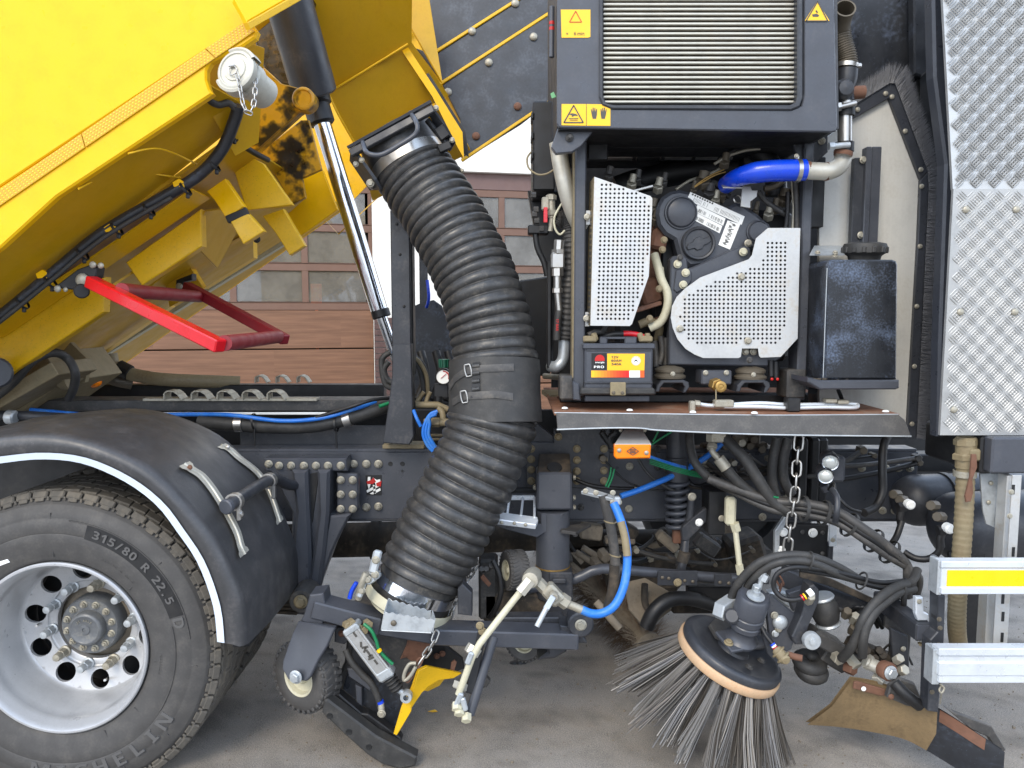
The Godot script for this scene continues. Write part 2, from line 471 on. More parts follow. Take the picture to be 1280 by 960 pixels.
	mat("mat_rubber", Color(0.22, 0.235, 0.26), 0.4, 0.0, {"vary": 0.14, "amount": 0.5, "dirt": Color(0.34, 0.36, 0.39), "threshold": 0.52, "specks": 0.004, "speck_colour": Color(0.05, 0.05, 0.06), "seed": 46, "size": 512, "scale": 1.1, "bump": 0.02})
	mat("tyre", Color(0.27, 0.264, 0.258), 0.62, 0.0, {"vary": 0.1, "amount": 0.35, "dirt": Color(0.37, 0.35, 0.32), "threshold": 0.5, "seed": 48, "size": 512, "scale": 2.0})
	mat("tread", Color(0.34, 0.325, 0.3), 0.8, 0.0, {"vary": 0.16, "amount": 0.7, "dirt": Color(0.47, 0.43, 0.37), "threshold": 0.48, "specks": 0.01, "seed": 50, "scale": 2.0, "bump": 0.02})
	mat("plastic_guard", Color(0.235, 0.235, 0.24), 0.4, 0.0, {"vary": 0.1, "amount": 0.5, "dirt": Color(0.38, 0.36, 0.35), "threshold": 0.53, "specks": 0.004, "speck_colour": Color(0.5, 0.48, 0.46), "seed": 52, "size": 512, "bump": 0.008})
	mat("white_strip", Color(0.79, 0.83, 0.88), 0.4, 0.0, {"vary": 0.03, "amount": 0.1, "seed": 54})
	mat("wheel_paint", Color(0.71, 0.712, 0.715), 0.34, 0.35, {"vary": 0.05, "amount": 0.25, "dirt": Color(0.5, 0.5, 0.5), "threshold": 0.55, "specks": 0.002, "speck_colour": Color(0.15, 0.15, 0.15), "seed": 56, "size": 512, "scale": 2.0})
	mat("hub_grey", Color(0.40, 0.41, 0.42), 0.42, 0.2, {"vary": 0.1, "amount": 0.5, "dirt": Color(0.6, 0.57, 0.5), "threshold": 0.52, "seed": 58, "scale": 4.0})
	mat("chrome", Color(0.86, 0.87, 0.89), 0.12, 1.0, {"vary": 0.02, "amount": 0.1, "seed": 60})
	mat("stainless", Color(0.72, 0.71, 0.69), 0.33, 0.9, {"vary": 0.08, "amount": 0.25, "dirt": Color(0.5, 0.45, 0.38), "threshold": 0.55, "seed": 62})
	mat("zinc", Color(0.66, 0.64, 0.58), 0.48, 0.45, {"vary": 0.12, "amount": 0.5, "dirt": Color(0.42, 0.38, 0.32), "threshold": 0.5, "seed": 64, "scale": 6.0})
	mat("galvanised", Color(0.72, 0.74, 0.75), 0.45, 0.5, {"vary": 0.12, "amount": 0.35, "dirt": Color(0.52, 0.51, 0.48), "threshold": 0.5, "seed": 66, "scale": 3.0})
	mat("aluminium", Color(0.7, 0.7, 0.69), 0.42, 0.6, {"vary": 0.07, "amount": 0.25, "dirt": Color(0.62, 0.6, 0.56), "threshold": 0.5, "seed": 68, "size": 512})
	mat("rail_white", Color(0.83, 0.85, 0.87), 0.32, 0.3, {"vary": 0.05, "amount": 0.2, "dirt": Color(0.6, 0.6, 0.58), "threshold": 0.55, "seed": 70})
	mat("rail_yellow", Color(0.97, 0.77, 0.01), 0.35, 0.0, {"vary": 0.02, "amount": 0.05, "seed": 72})
	mat("guard_steel", Color(0.755, 0.755, 0.745), 0.4, 0.45, {"vary": 0.05, "amount": 0.35, "dirt": Color(0.62, 0.55, 0.45), "threshold": 0.54, "seed": 74, "size": 512})
	mat("black_pillar", Color(0.24, 0.25, 0.275), 0.34, 0.0, {"vary": 0.1, "amount": 0.35, "dirt": Color(0.1, 0.1, 0.105), "threshold": 0.5, "specks": 0.004, "seed": 33, "size": 512, "streak": 0.04})
	mat("cast_alu", Color(0.76, 0.75, 0.7), 0.55, 0.35, {"vary": 0.08, "amount": 0.4, "dirt": Color(0.55, 0.52, 0.46), "threshold": 0.5, "seed": 67, "scale": 4.0})
	mat("grey_lip", Color(0.33, 0.325, 0.32), 0.5, 0.0, {"vary": 0.08, "amount": 0.4, "dirt": Color(0.45, 0.43, 0.4), "threshold": 0.5, "specks": 0.003, "speck_colour": Color(0.65, 0.6, 0.5), "seed": 69, "size": 512, "scale": 2.0})
	mat("tank_worn", Color(0.13, 0.138, 0.155), 0.34, 0.0, {"vary": 0.1, "soft": 2.2, "amount": 0.95, "dirt": Color(0.42, 0.48, 0.58), "threshold": 0.46, "freq": 0.006, "freq2": 0.12, "specks": 0.003, "seed": 34, "size": 512, "scale": 1.6, "streak": 0.12})
	mat("white_panel", Color(0.8, 0.795, 0.77), 0.5, 0.0, {"vary": 0.04, "amount": 0.25, "dirt": Color(0.6, 0.58, 0.53), "threshold": 0.5, "seed": 76, "size": 512, "streak": 0.015})
	mat("cream", Color(0.76, 0.74, 0.64), 0.45, 0.0, {"vary": 0.08, "amount": 0.4, "dirt": Color(0.5, 0.46, 0.38), "threshold": 0.52, "seed": 78, "scale": 3.0})
	mat("red", Color(0.78, 0.04, 0.1), 0.3, 0.0, {"vary": 0.06, "amount": 0.4, "dirt": Color(0.5, 0.16, 0.16), "seed": 80, "coat": 0.4})
	mat("red_dusty", Color(0.5, 0.09, 0.13), 0.5, 0.0, {"vary": 0.08, "amount": 0.35, "dirt": Color(0.4, 0.25, 0.24), "seed": 82})
	mat("blue", Color(0.04, 0.25, 0.8), 0.28, 0.0, {"vary": 0.06, "amount": 0.35, "dirt": Color(0.25, 0.31, 0.55), "seed": 84, "coat": 0.3})
	mat("blue_line", Color(0.14, 0.44, 0.8), 0.4, 0.0, {"vary": 0.08, "amount": 0.6, "dirt": Color(0.45, 0.52, 0.58), "threshold": 0.52, "seed": 86, "scale": 3.0})
	mat("green_line", Color(0.05, 0.45, 0.27), 0.4, 0.0, {"plain": true})
	mat("green_knob", Color(0.06, 0.3, 0.22), 0.4, 0.0, {"plain": true})
	mat("rust", Color(0.45, 0.315, 0.245), 0.8, 0.1, {"vary": 0.2, "amount": 0.7, "dirt": Color(0.34, 0.25, 0.205), "threshold": 0.48, "freq2": 0.05, "seed": 88, "scale": 3.0, "bump": 0.03})
	mat("deck", Color(0.52, 0.35, 0.25), 0.75, 0.0, {"vary": 0.15, "amount": 0.8, "dirt": Color(0.5, 0.47, 0.43), "threshold": 0.5, "specks": 0.01, "seed": 90, "scale": 2.0, "bump": 0.03})
	mat("brass", Color(0.66, 0.53, 0.3), 0.4, 0.7, {"vary": 0.1, "amount": 0.3, "seed": 92})
	mat("beech", Color(0.77, 0.645, 0.51), 0.7, 0.0, {"vary": 0.1, "amount": 0.4, "dirt": Color(0.62, 0.4, 0.25), "threshold": 0.5, "seed": 94, "scale": 4.0, "bump": 0.02})
	mat("amber", Color(1.0, 0.53, 0.04), 0.15, 0.0, {"vary": 0.05, "amount": 0.1, "dirt": Color(0.85, 0.4, 0.05), "seed": 96, "coat": 0.6, "backlight": Color(0.5, 0.2, 0.0)})
	mat("sticker", Color(0.95, 0.74, 0.12), 0.4, 0.0, {"vary": 0.02, "amount": 0.1, "dirt": Color(0.7, 0.6, 0.35), "seed": 98})
	mat("ink", Color(0.1, 0.1, 0.1), 0.5, 0.0, {"plain": true})
	mat("ink_grey", Color(0.28, 0.27, 0.25), 0.5, 0.0, {"plain": true})
	mat("ink_red", Color(0.72, 0.1, 0.08), 0.45, 0.0, {"plain": true})
	mat("paper", Color(0.93, 0.93, 0.91), 0.5, 0.0, {"plain": true})
	mat("label_amber", Color(0.96, 0.72, 0.13), 0.4, 0.0, {"plain": true})
	mat("label_orange", Color(0.9, 0.36, 0.12), 0.4, 0.0, {"plain": true})
	mat("tyre_letter", Color(0.335, 0.33, 0.325), 0.7, 0.0, {"plain": true})
	mat("mud_rubber", Color(0.5, 0.42, 0.3), 0.8, 0.0, {"vary": 0.12, "amount": 0.7, "dirt": Color(0.3, 0.25, 0.18), "threshold": 0.52, "specks": 0.02, "speck_colour": Color(0.2, 0.17, 0.12), "seed": 101, "scale": 3.0, "bump": 0.03})
	mat("hose_old", Color(0.52, 0.47, 0.36), 0.6, 0.0, {"vary": 0.1, "amount": 0.5, "dirt": Color(0.36, 0.3, 0.22), "threshold": 0.5, "seed": 102, "scale": 3.0})
	mat("bellows_tan", Color(0.38, 0.35, 0.3), 0.55, 0.3, {"vary": 0.1, "amount": 0.3, "seed": 104})
	mat("bristle", Color(0.45, 0.44, 0.43), 0.42, 0.3, {"plain": true})
	mat("bristle_pale", Color(0.5, 0.485, 0.465), 0.45, 0.3, {"plain": true})
	mat("bristle_dark", Color(0.4, 0.38, 0.355), 0.42, 0.3, {"plain": true})
	mat("bristle_brown", Color(0.46, 0.38, 0.3), 0.8, 0.0, {"plain": true})
	mat("bristle_black", Color(0.44, 0.44, 0.45), 0.5, 0.0, {"plain": true})
	mat("fin", Color(0.52, 0.5, 0.45), 0.5, 0.5, {"plain": true})
	mat("tube_metal", Color(0.75, 0.735, 0.685), 0.42, 0.4, {"vary": 0.08, "amount": 0.3, "dirt": Color(0.6, 0.56, 0.48), "threshold": 0.5, "seed": 106, "scale": 3.0})
	mat("lamp_glass", Color(0.86, 0.87, 0.85), 0.15, 0.3, {"plain": true})
	mat("orange_board", Color(0.95, 0.42, 0.12), 0.5, 0.0, {"plain": true})
	mat("leaf_green", Color(0.45, 0.7, 0.5), 0.5, 0.0, {"plain": true})
	# the surroundings
	mat("asphalt", Color(0.545, 0.522, 0.492), 0.9, 0.0, {"vary": 0.12, "fine": 0.5, "amount": 0.5, "dirt": Color(0.44, 0.405, 0.365), "threshold": 0.52, "freq2": 0.3, "specks": 0.14, "speck_colour": Color(0.68, 0.64, 0.58), "seed": 110, "size": 1024, "scale": 0.55, "bump": 0.35, "bump_freq": 0.32})
	M.asphalt.heightmap_texture = grey_map(12, 0.35, 0.0, 1.0, 1024)
	mat("render_white", Color(0.88, 0.87, 0.84), 0.85, 0.0, {"vary": 0.02, "amount": 0.15, "dirt": Color(0.75, 0.73, 0.69), "seed": 112, "bump": 0.1})
	mat("door_frame", Color(0.43, 0.32, 0.262), 0.5, 0.0, {"vary": 0.05, "amount": 0.15, "seed": 114})
	mat("door_head", Color(0.42, 0.33, 0.31), 0.55, 0.0, {"vary": 0.05, "amount": 0.15, "seed": 116})
	mat("plinth_tile", Color(0.33, 0.24, 0.22), 0.6, 0.0, {"vary": 0.15, "amount": 0.3, "seed": 118, "scale": 3.0})
	mat("plinth_joint", Color(0.45, 0.42, 0.4), 0.9, 0.0, {"plain": true})
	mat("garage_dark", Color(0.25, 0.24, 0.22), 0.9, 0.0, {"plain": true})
	for k in 3: M["wood%d" % k] = wood(k)
	var g := StandardMaterial3D.new()
	g.transparency = BaseMaterial3D.TRANSPARENCY_ALPHA
	g.albedo_texture = glass_map()
	g.uv1_triplanar = true; g.uv1_world_triplanar = true; g.uv1_scale = Vector3(0.5, 0.5, 0.5)
	g.roughness = 0.03
	g.metallic_specular = 1.0
	M["pane"] = g
func glass_map() -> Texture2D:
	var sz := 256
	var a := noise_bytes(201, 0.012, 4, sz); var b := noise_bytes(202, 0.1, 3, sz)
	var out := PackedByteArray(); out.resize(sz * sz * 4)
	for i in sz * sz:
		var v := a[i] / 255.0 * 0.7 + b[i] / 255.0 * 0.3
		out[i * 4] = 132; out[i * 4 + 1] = 128; out[i * 4 + 2] = 120
		out[i * 4 + 3] = clampi(int((0.2 + v * 0.55) * 255), 0, 255)
	return ImageTexture.create_from_image(Image.create_from_data(sz, sz, false, Image.FORMAT_RGBA8, out))
func wood(k: int) -> StandardMaterial3D:
	var sz := 512
	var n := FastNoiseLite.new(); n.seed = 300 + k; n.frequency = 0.02; n.fractal_octaves = 4
	var f := FastNoiseLite.new(); f.seed = 340 + k; f.frequency = 0.09
	var im := Image.create_empty(sz, sz, false, Image.FORMAT_RGB8)
	for y in sz:
		for x in sz:
			var w := n.get_noise_2d(x * 0.22, y * 1.9) + 0.35 * f.get_noise_2d(x * 0.25, y * 4.0)
			var t := clampf(0.5 + w * 0.75, 0, 1)
			im.set_pixel(x, y, Color(0.515, 0.37, 0.275).lerp(Color(0.4, 0.28, 0.2), t))
	var m := StandardMaterial3D.new()
	m.albedo_texture = ImageTexture.create_from_image(im)
	m.uv1_triplanar = true; m.uv1_world_triplanar = true
	m.uv1_scale = Vector3(0.45, 0.9, 0.45); m.uv1_offset = Vector3(0.37 * k, 0.21 * k, 0.1)
	m.roughness = 0.55
	return m

# ---------------------------------------------------------------- the scene
func _ready() -> void:
	rng.seed = 20240613
	var cam := Camera3D.new()
	cam.name = "camera"
	cam.position = EYE
	cam.rotation_degrees = Vector3(PITCH, 0, 0)
	cam.fov = rad_to_deg(2.0 * atan(480.0 / FOCAL))
	cam.near = 0.05
	cam.far = 300.0
	add_child(cam)
	cam.current = true
	var sky_m := ProceduralSkyMaterial.new()
	sky_m.sky_top_color = Color(0.66, 0.76, 0.9)
	sky_m.sky_horizon_color = Color(0.86, 0.9, 0.95)
	sky_m.sky_curve = 0.2
	sky_m.ground_bottom_color = Color(0.36, 0.35, 0.33)
	sky_m.ground_horizon_color = Color(0.6, 0.6, 0.6)
	sky_m.sky_cover = cloud_cover()
	sky_m.sky_cover_modulate = Color(0.8, 0.8, 0.8)
	sky_m.sun_angle_max = 20.0
	var sky := Sky.new()
	sky.sky_material = sky_m
	var env := Environment.new()
	env.background_mode = Environment.BG_SKY
	env.sky = sky
	env.background_energy_multiplier = 1.22
	env.ambient_light_source = Environment.AMBIENT_SOURCE_SKY
	env.tonemap_mode = Environment.TONE_MAPPER_LINEAR
	env.tonemap_exposure = 1.95
	env.sdfgi_enabled = true
	env.ssao_enabled = true
	env.ssil_enabled = true
	var we := WorldEnvironment.new()
	we.name = "sky"
	we.environment = env
	add_child(we)
	var sun := DirectionalLight3D.new()
	sun.name = "sun"
	sun.light_energy = 0.34
	sun.light_color = Color(1.0, 0.96, 0.9)
	sun.light_angular_distance = 22.0
	sun.shadow_enabled = true
	sun.look_at_from_position(Vector3(-2.6, 5.5, 4.2), Vector3(0, 0, -2.0))
	add_child(sun)
	materials()
	build_ground()
	build_garage()
	truck = thing("street_sweeper_truck", "yellow and black street sweeper truck with tipped hopper and open engine bay", "truck", Vector3(0, 0, -3.7))
	build_all()
func cloud_cover() -> Texture2D:
	var n := FastNoiseLite.new()
	n.seed = 77; n.frequency = 0.008; n.fractal_octaves = 5
	var im := n.get_seamless_image(512, 256)
	im.convert(Image.FORMAT_RGBA8)
	for y in 256:
		for x in 512:
			var v := im.get_pixel(x, y).r
			var c := clampf((v - 0.3) * 2.6, 0, 1)
			im.set_pixel(x, y, Color(0.97, 0.98, 1.0, c))
	return ImageTexture.create_from_image(im)
func build_ground() -> void:
	var st := ns()
	var n := FastNoiseLite.new(); n.seed = 5; n.frequency = 1.3; n.fractal_octaves = 4
	var n2 := FastNoiseLite.new(); n2.seed = 9; n2.frequency = 5.0; n2.fractal_octaves = 3
	var x0 := -3.4; var x1 := 4.2; var z0 := -7.0; var z1 := -1.2
	var nx := 190; var nz := 145
	var shade := func(x: float, z: float) -> Color: # wear of the surface: brush sweeps, tyre tracks, old oil
		var edge := smoothstep(0.0, 0.5, minf(minf(x - x0, x1 - x), minf(z - z0, z1 - z)))
		var sweep := n.get_noise_2d(x * 0.35 + 3.0, z * 2.6 + 0.25 * sin(x * 1.3)) * 0.55
		var blot := maxf(0.0, n2.get_noise_2d(x * 0.5, z * 0.6) - 0.22) * 0.9
		var fine := n2.get_noise_2d(x * 5.0, z * 5.0) * 0.22
		var v := clampf(1.0 + (sweep - blot + fine) * edge, 0.45, 1.25)
		return Color(v, v * 0.99, v * 0.975)
	for j in nz:
		for i in nx:
			var xa := lerpf(x0, x1, float(i) / nx); var xb := lerpf(x0, x1, float(i + 1) / nx)
			var za := lerpf(z0, z1, float(j) / nz); var zb := lerpf(z0, z1, float(j + 1) / nz)
			for q in [[xa, za], [xb, zb], [xa, zb], [xa, za], [xb, za], [xb, zb]]:
				st.set_normal(Vector3.UP); st.set_color(shade.call(q[0], q[1])); st.add_vertex(Vector3(q[0], 0, q[1]))
	for q in [[-60, x0, -60, 60], [x1, 60, -60, 60], [x0, x1, -60, z0], [x0, x1, z1, 60]]:
		st.set_color(Color.WHITE)
		quad(st, Vector3(q[0], 0, q[3]), Vector3(q[1], 0, q[3]), Vector3(q[1], 0, q[2]), Vector3(q[0], 0, q[2]), Vector3.UP)
	M.asphalt.vertex_color_use_as_albedo = true
	tag(obj("asphalt_ground", st, M.asphalt, self), "grey asphalt yard under the sweeper truck", "", "", "structure")

# ---------------------------------------------------------------- the garage behind
var g0: Vector3
var gu: Vector3
var gn: Vector3
func gp(u: float, v: float, w: float) -> Vector3:
	return Vector3(g0.x, v, g0.z) + gu * u + gn * w
func gl(px: float, py: float) -> Vector2:
	var h = on_plane(px, py, Plane(gn, g0))
	return Vector2((h - g0).dot(gu), h.y)
func gbox(st: SurfaceTool, u0: float, v0: float, u1: float, v1: float, w0: float, w1: float, e := 0.004) -> void:
	bx(st, gp((u0 + u1) / 2, (v0 + v1) / 2, (w0 + w1) / 2), Vector3(u1 - u0, v1 - v0, absf(w1 - w0)), Basis(gu, Vector3.UP, gn), e)
func garage_door(b: Node3D, u0: float, u1: float, munt: float, pitch_u: float, note: String) -> void:
	var top = gl(340, 205).y
	var p0 = gl(340, 383).y
	var ph = (gl(340, 232).y - p0) / 3.0
	var fr = ns()
	for k in 4: gbox(fr, u0, p0 + ph * k - 0.045, u1, p0 + ph * k + 0.045, -0.13, -0.085)
	for k in 3: gbox(fr, u0, p0 + ph * k + 0.05, u1, p0 + ph * k + 0.058, -0.12, -0.08)
	for s in [u0, u1 - 0.05]: gbox(fr, s, p0 + 0.06, s + 0.05, top, -0.128, -0.09)
	var door = obj("garage_door", fr, M.door_frame, b)
	tag(door, note)
	var n = 0
	var us = []
	var m = munt
	while m > u0 + 0.2: m -= pitch_u
	while m < u1 - 0.1:
		us.append(m); m += pitch_u
	for k in 3:
		var y0 = p0 + ph * k + 0.06; var y1 = p0 + ph * (k + 1) - 0.045
		var edge = u0 + 0.05
		for j in us.size() + 1:
			var e: float = us[j] if j < us.size() else u1 - 0.05
			var pn = ns()
			gbox(pn, edge + 0.035, y0 + 0.002, e - 0.035, y1 - 0.002, -0.115, -0.11, 0.001)
			obj("pane", pn, M.pane, door)
			if j < us.size():
				var mt = ns()
				gbox(mt, e - 0.04, y0 - 0.004, e + 0.04, y1 + 0.004, -0.131, -0.088)
				obj("muntin", mt, M.door_frame, door)
			edge = e
	var y = p0 - 0.05
	var i = 0
	while y > 0.05: # one board per section
		var pk = ns()
		gbox(pk, u0 + 0.002, maxf(y - ph + 0.012, 0.01), u1 - 0.002, y, -0.125, -0.082, 0.006)
		obj("plank", pk, M["wood%d" % (i % 3)], door)
		y -= ph + 0.004
		i += 1
	var hd = ns()
	gbox(hd, u0, p0 + 3 * ph + 0.05, u1, top, -0.126, -0.086)
	obj("head_panel", hd, M.door_head, door)
func build_garage() -> void:
	g0 = at(470, 391, 10.0)
	var th = deg_to_rad(12.0)
	gu = Vector3(cos(th), 0, -sin(th))
	gn = Vector3(sin(th), 0, cos(th))
	var b = thing("garage_building", "white rendered garage building with brown sectional doors behind the truck", "building", Vector3(g0.x, 0, g0.z))
	var top = gl(340, 205).y
	var a0 = gl(30, 391).x; var a1 = gl(467, 391).x
	var b0 = gl(556, 391).x; var b1 = b0 + (a1 - a0)
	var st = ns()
	gbox(st, a0 - 6.0, top, b1 + 6.0, top + 2.6, -0.4, 0.0)
	gbox(st, a0 - 6.0, 0, a0, top, -0.4, 0.0)
	gbox(st, b1, 0, b1 + 6.0, top, -0.4, 0.0)
	gbox(st, a1, 0, b0, top, -0.4, 0.0)
	obj("wall", st, M.render_white, b)
	var rf = ns()
	gbox(rf, a0 - 6.1, top + 2.6, b1 + 6.1, top + 2.75, -8.0, 0.12)
	obj("roof", rf, M.door_head, b)
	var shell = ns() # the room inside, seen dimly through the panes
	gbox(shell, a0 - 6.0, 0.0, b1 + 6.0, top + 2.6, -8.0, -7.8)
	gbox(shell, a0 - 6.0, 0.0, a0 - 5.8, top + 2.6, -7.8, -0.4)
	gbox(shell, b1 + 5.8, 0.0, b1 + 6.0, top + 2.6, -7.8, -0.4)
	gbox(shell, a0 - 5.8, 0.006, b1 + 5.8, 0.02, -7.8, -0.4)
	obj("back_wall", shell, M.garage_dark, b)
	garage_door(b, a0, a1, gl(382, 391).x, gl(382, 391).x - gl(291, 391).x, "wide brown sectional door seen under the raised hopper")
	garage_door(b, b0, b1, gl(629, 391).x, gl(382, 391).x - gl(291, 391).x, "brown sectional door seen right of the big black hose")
	# tiled plinth of the pillar between the doors
	var pt0 = gl(478, 397).y
	var row = 0
	var y = pt0
	var core = ns()
	gbox(core, a1 + 0.004, 0.0, b0 - 0.004, pt0, 0.0005, 0.012, 0.001)
	var pl = obj("pillar_plinth", core, M.plinth_joint, b)
	while y > 0.1:
		var u = a1 + 0.004 - (0.15 if row % 2 == 1 else 0.0)
		while u < b0 - 0.01:
			var l = maxf(u, a1 + 0.004); var r = minf(u + 0.29, b0 - 0.004)
			if r - l > 0.04:
				var t = ns()
				gbox(t, l, y - 0.072, r, y - 0.004, 0.013, 0.024, 0.003)
				obj("tile", t, M.plinth_tile, pl)
			u += 0.3
		y -= 0.078
		row += 1
	var ob = ns()
	var q0 = gl(386, 355); var q1 = gl(399, 380)
	gbox(ob, q0.x, q1.y - 0.03, q1.x + 0.02, q0.y + 0.02, -0.5, -0.46)
	gbox(ob, q0.x + 0.05, 0.02, q0.x + 0.09, q1.y - 0.031, -0.5, -0.46)
	var o = obj("orange_board", ob, M.orange_board, self)
	tag(o, "bright orange board behind the lower garage door pane beside the chrome ram", "board")

# ---------------------------------------------------------------- the tipped hopper
func sh(n: String, m: Material, par: Node, px: Array, dist: float, d := 0.006, bev := 0.0) -> MeshInstance3D:
	var st = ns()
	sheet(st, w3(px, dist), d, bev)
	return obj(n, st, m, par)
func pl(n: String, m: Material, par: Node, px: Array, dist: float, d: float, bev := 0.003) -> MeshInstance3D:
	var st = ns()
	plate(st, px, dist, d, bev)
	return obj(n, st, m, par)
func tb(n: String, m: Material, par: Node, px: Array, r, sides := 10, k := 6, dist := 0.0) -> MeshInstance3D:
	var st = ns()
	pt(st, px, r, sides, k, dist)
	return obj(n, st, m, par)
func build_hopper() -> void:
	var hop = pl("hopper", M.yellow, truck, [[-170, 345], [-170, -420], [240, -330], [296, 0], [312, 26]], 2.5, 0.02, 0.004)
	tag(hop, "bright yellow steel side of the tipped hopper")
	# bottom edge of the side: a rolled flange below the tape, notched round the filler
	pl("side_flange", M.yellow, hop, [[-170, 345], [312, 26], [322, 39], [319, 47], [303, 58], [263, 78], [258, 88], [258, 100], [262, 112], [266, 117], [70, 246], [0, 310], [-170, 436]], 2.505, 0.03, 0.006)
	sh("edge_bar", M.yellow, hop, [[293, -2, 2.42], [309, 27, 2.42], [380, -14, 2.6], [360, -50, 2.6]], 0.0, 0.02, 0.003)
	sh("edge_bar", M.yellow_dirty, hop, [[309, 28, 2.42], [313, 37, 2.43], [384, -4, 2.61], [381, -13, 2.6]], 0.0, 0.02, 0.002)
	# retro-reflective tape in lengths, with raised beads
	var cuts = [-0.5, -0.02, 0.333, 0.845, 1.0]
	var u0 = Vector2(0, 236); var u1 = Vector2(303, 29)
	var l0 = Vector2(0, 257); var l1 = Vector2(318, 39)
	for i in 4:
		var a: float = cuts[i] + 0.003; var b: float = cuts[i + 1]
		var q = [u0.lerp(u1, a), u0.lerp(u1, b), l0.lerp(l1, b), l0.lerp(l1, a)]
		var pa = []
		for v in q: pa.append([v.x, v.y])
		var tp = pl("reflective_tape", M.tape, hop, pa, 2.4985, 0.004, 0.0008)
		var st = ns()
		var cnt = int((b - a) * 76)
		for c in cnt:
			for r in 5:
				var t = a + (b - a) * (c + 0.5 + (0.5 if r % 2 == 0 else 0.0)) / (cnt + 0.6)
				var v = u0.lerp(u1, t).lerp(l0.lerp(l1, t), 0.12 + r * 0.19)
				var w = at(v.x, v.y, 2.498)
				var tip = w + Vector3(0, 0, 0.0014)
				for e in 5:
					var p1 = w + Vector3(cos(TAU * e / 5), sin(TAU * e / 5), 0) * 0.0036
					var p2 = w + Vector3(cos(TAU * (e + 1) / 5), sin(TAU * (e + 1) / 5), 0) * 0.0036
					var nn = (p1 - w + p2 - w).normalized() * 0.5 + Vector3.BACK
					tri(st, tip, p1, p2, nn.normalized(), nn.normalized(), nn.normalized())
		tag(obj("reflective_bead", st, M.tape_bead, hop), "", "", "", "stuff")
	# the sloping lower side and the floor of the hopper
	sh("lower_side", M.yellow_shaded, hop, [[-170, 438, 2.52], [70, 247, 2.52], [266, 118, 2.52], [305, 120, 2.85], [215, 238, 2.85], [-170, 515, 2.85]], 0.0, 0.01)
	for c in [[[98, 236, 2.52], [150, 215, 2.68], [226, 222, 2.84]], [[160, 192, 2.51], [200, 186, 2.6], [246, 205, 2.82]]]:
		tb("weld_seam", M.yellow_dirty, hop, c, 0.0035, 6)
	var fa = at(-170, 540, 3.1); var fb = at(320, 190, 3.1)
	var st2 = ns()
	sheet(st2, [Vector3(fa.x, fa.y, -2.85), Vector3(fb.x, fb.y, -2.85), Vector3(fb.x, fb.y, -4.72), Vector3(fa.x, fa.y, -4.72)], 0.012)
	obj("hopper_floor", st2, M.yellow_shaded, hop)
	var st3 = ns()
	sheet(st3, [Vector3(fa.x, fa.y, -4.73), Vector3(fb.x, fb.y, -4.73), Vector3(fb.x + 0.3, fb.y + 0.3, -4.73), Vector3(fb.x - 0.6, fb.y + 1.6, -4.73), Vector3(fa.x, fa.y + 1.6, -4.73)], 0.012)
	obj("far_side", st3, M.yellow_dirty, hop)
	# sub-frame rails under the floor
	pl("floor_rail", M.yellow_dirty, hop, [[-170, 540], [0, 418], [106, 354], [131, 346], [129, 390], [9, 470], [0, 460], [-170, 580]], 3.05, 0.05, 0.004)
	pl("floor_rail", M.yellow_dirty, hop, [[157, 328], [251, 261], [252, 308], [177, 357]], 3.05, 0.05, 0.004)
	sh("floor_rail_end", M.yellow_shaded, hop, [[131, 346, 3.06], [157, 328, 3.1], [177, 357, 3.1], [222, 331, 3.5], [165, 372, 3.5], [130, 392, 3.07]], 0.0, 0.01)
	sh("floor_rail_end", M.yellow_shaded, hop, [[252, 262, 3.07], [268, 254, 3.3], [300, 282, 3.5], [318, 290, 3.6], [254, 326, 3.55], [253, 308, 3.08]], 0.0, 0.01)
	sh("rail_lip", M.yellow_dirty, hop, [[-20, 418, 2.9], [240, 236, 2.9], [262, 247, 3.04], [250, 260, 3.04], [131, 343, 3.04], [106, 352, 3.04], [0, 417, 3.04]], 0.0, 0.008)
	pl("far_rail", M.yellow_dirty, hop, [[60, 455], [90, 426], [221, 341], [250, 322], [316, 288], [317, 322], [254, 361], [234, 328], [206, 350], [212, 384], [109, 454]], 3.9, 0.06, 0.004)
	sh("far_rail", M.yellow_shaded, hop, [[206, 350, 3.88], [234, 328, 3.88], [254, 361, 3.89], [212, 384, 3.89]], 0.0, 0.01)
	var lip = ns()
	bar(lip, at(108, 457, 4.15), at(402, 275, 4.15), 0.05, 0.022, Vector3.UP, 0.003)
	obj("far_rail_lip", lip, M.cream, hop)
	# hinge plates and pivot of the ram
	pl("ram_bracket", M.yellow_grease, hop, [[322, 88], [330, 84], [352, 104], [382, 112], [391, 122], [386, 134], [374, 141], [320, 190], [306, 185], [309, 150]], 3.2, 0.05, 0.005)
	pl("ram_shade_sheet", M.oily_shade, hop, [[316, 44], [345, 20], [376, -10], [392, 0], [372, 60], [388, 112], [352, 104], [330, 84]], 3.66, 0.05, 0.004)  # dark sheet added for the shaded, greasy cavity beside the ram
	pl("ram_bracket", M.yellow_grease, hop, [[335, 204], [322, 192], [376, 150], [386, 150], [402, 212], [378, 223], [382, 247], [365, 256]], 3.45, 0.02, 0.003)
	pl("gusset_plate", M.yellow_dirty, hop, [[275, 195], [300, 190], [329, 204], [366, 256], [308, 263], [292, 212]], 3.15, 0.03, 0.003)
	pl("gusset_plate", M.yellow, hop, [[378, 223], [403, 212], [422, 262], [373, 297], [345, 280], [370, 258], [383, 246]], 3.7, 0.03, 0.003)
	pl("hinge_plate", M.yellow, hop, [[258, 239], [281, 223], [305, 258], [283, 274], [268, 250]], 3.0, 0.04, 0.003)
	pl("hinge_plate", M.yellow_dirty, hop, [[288, 277], [309, 266], [330, 289], [304, 305]], 2.98, 0.04, 0.003)
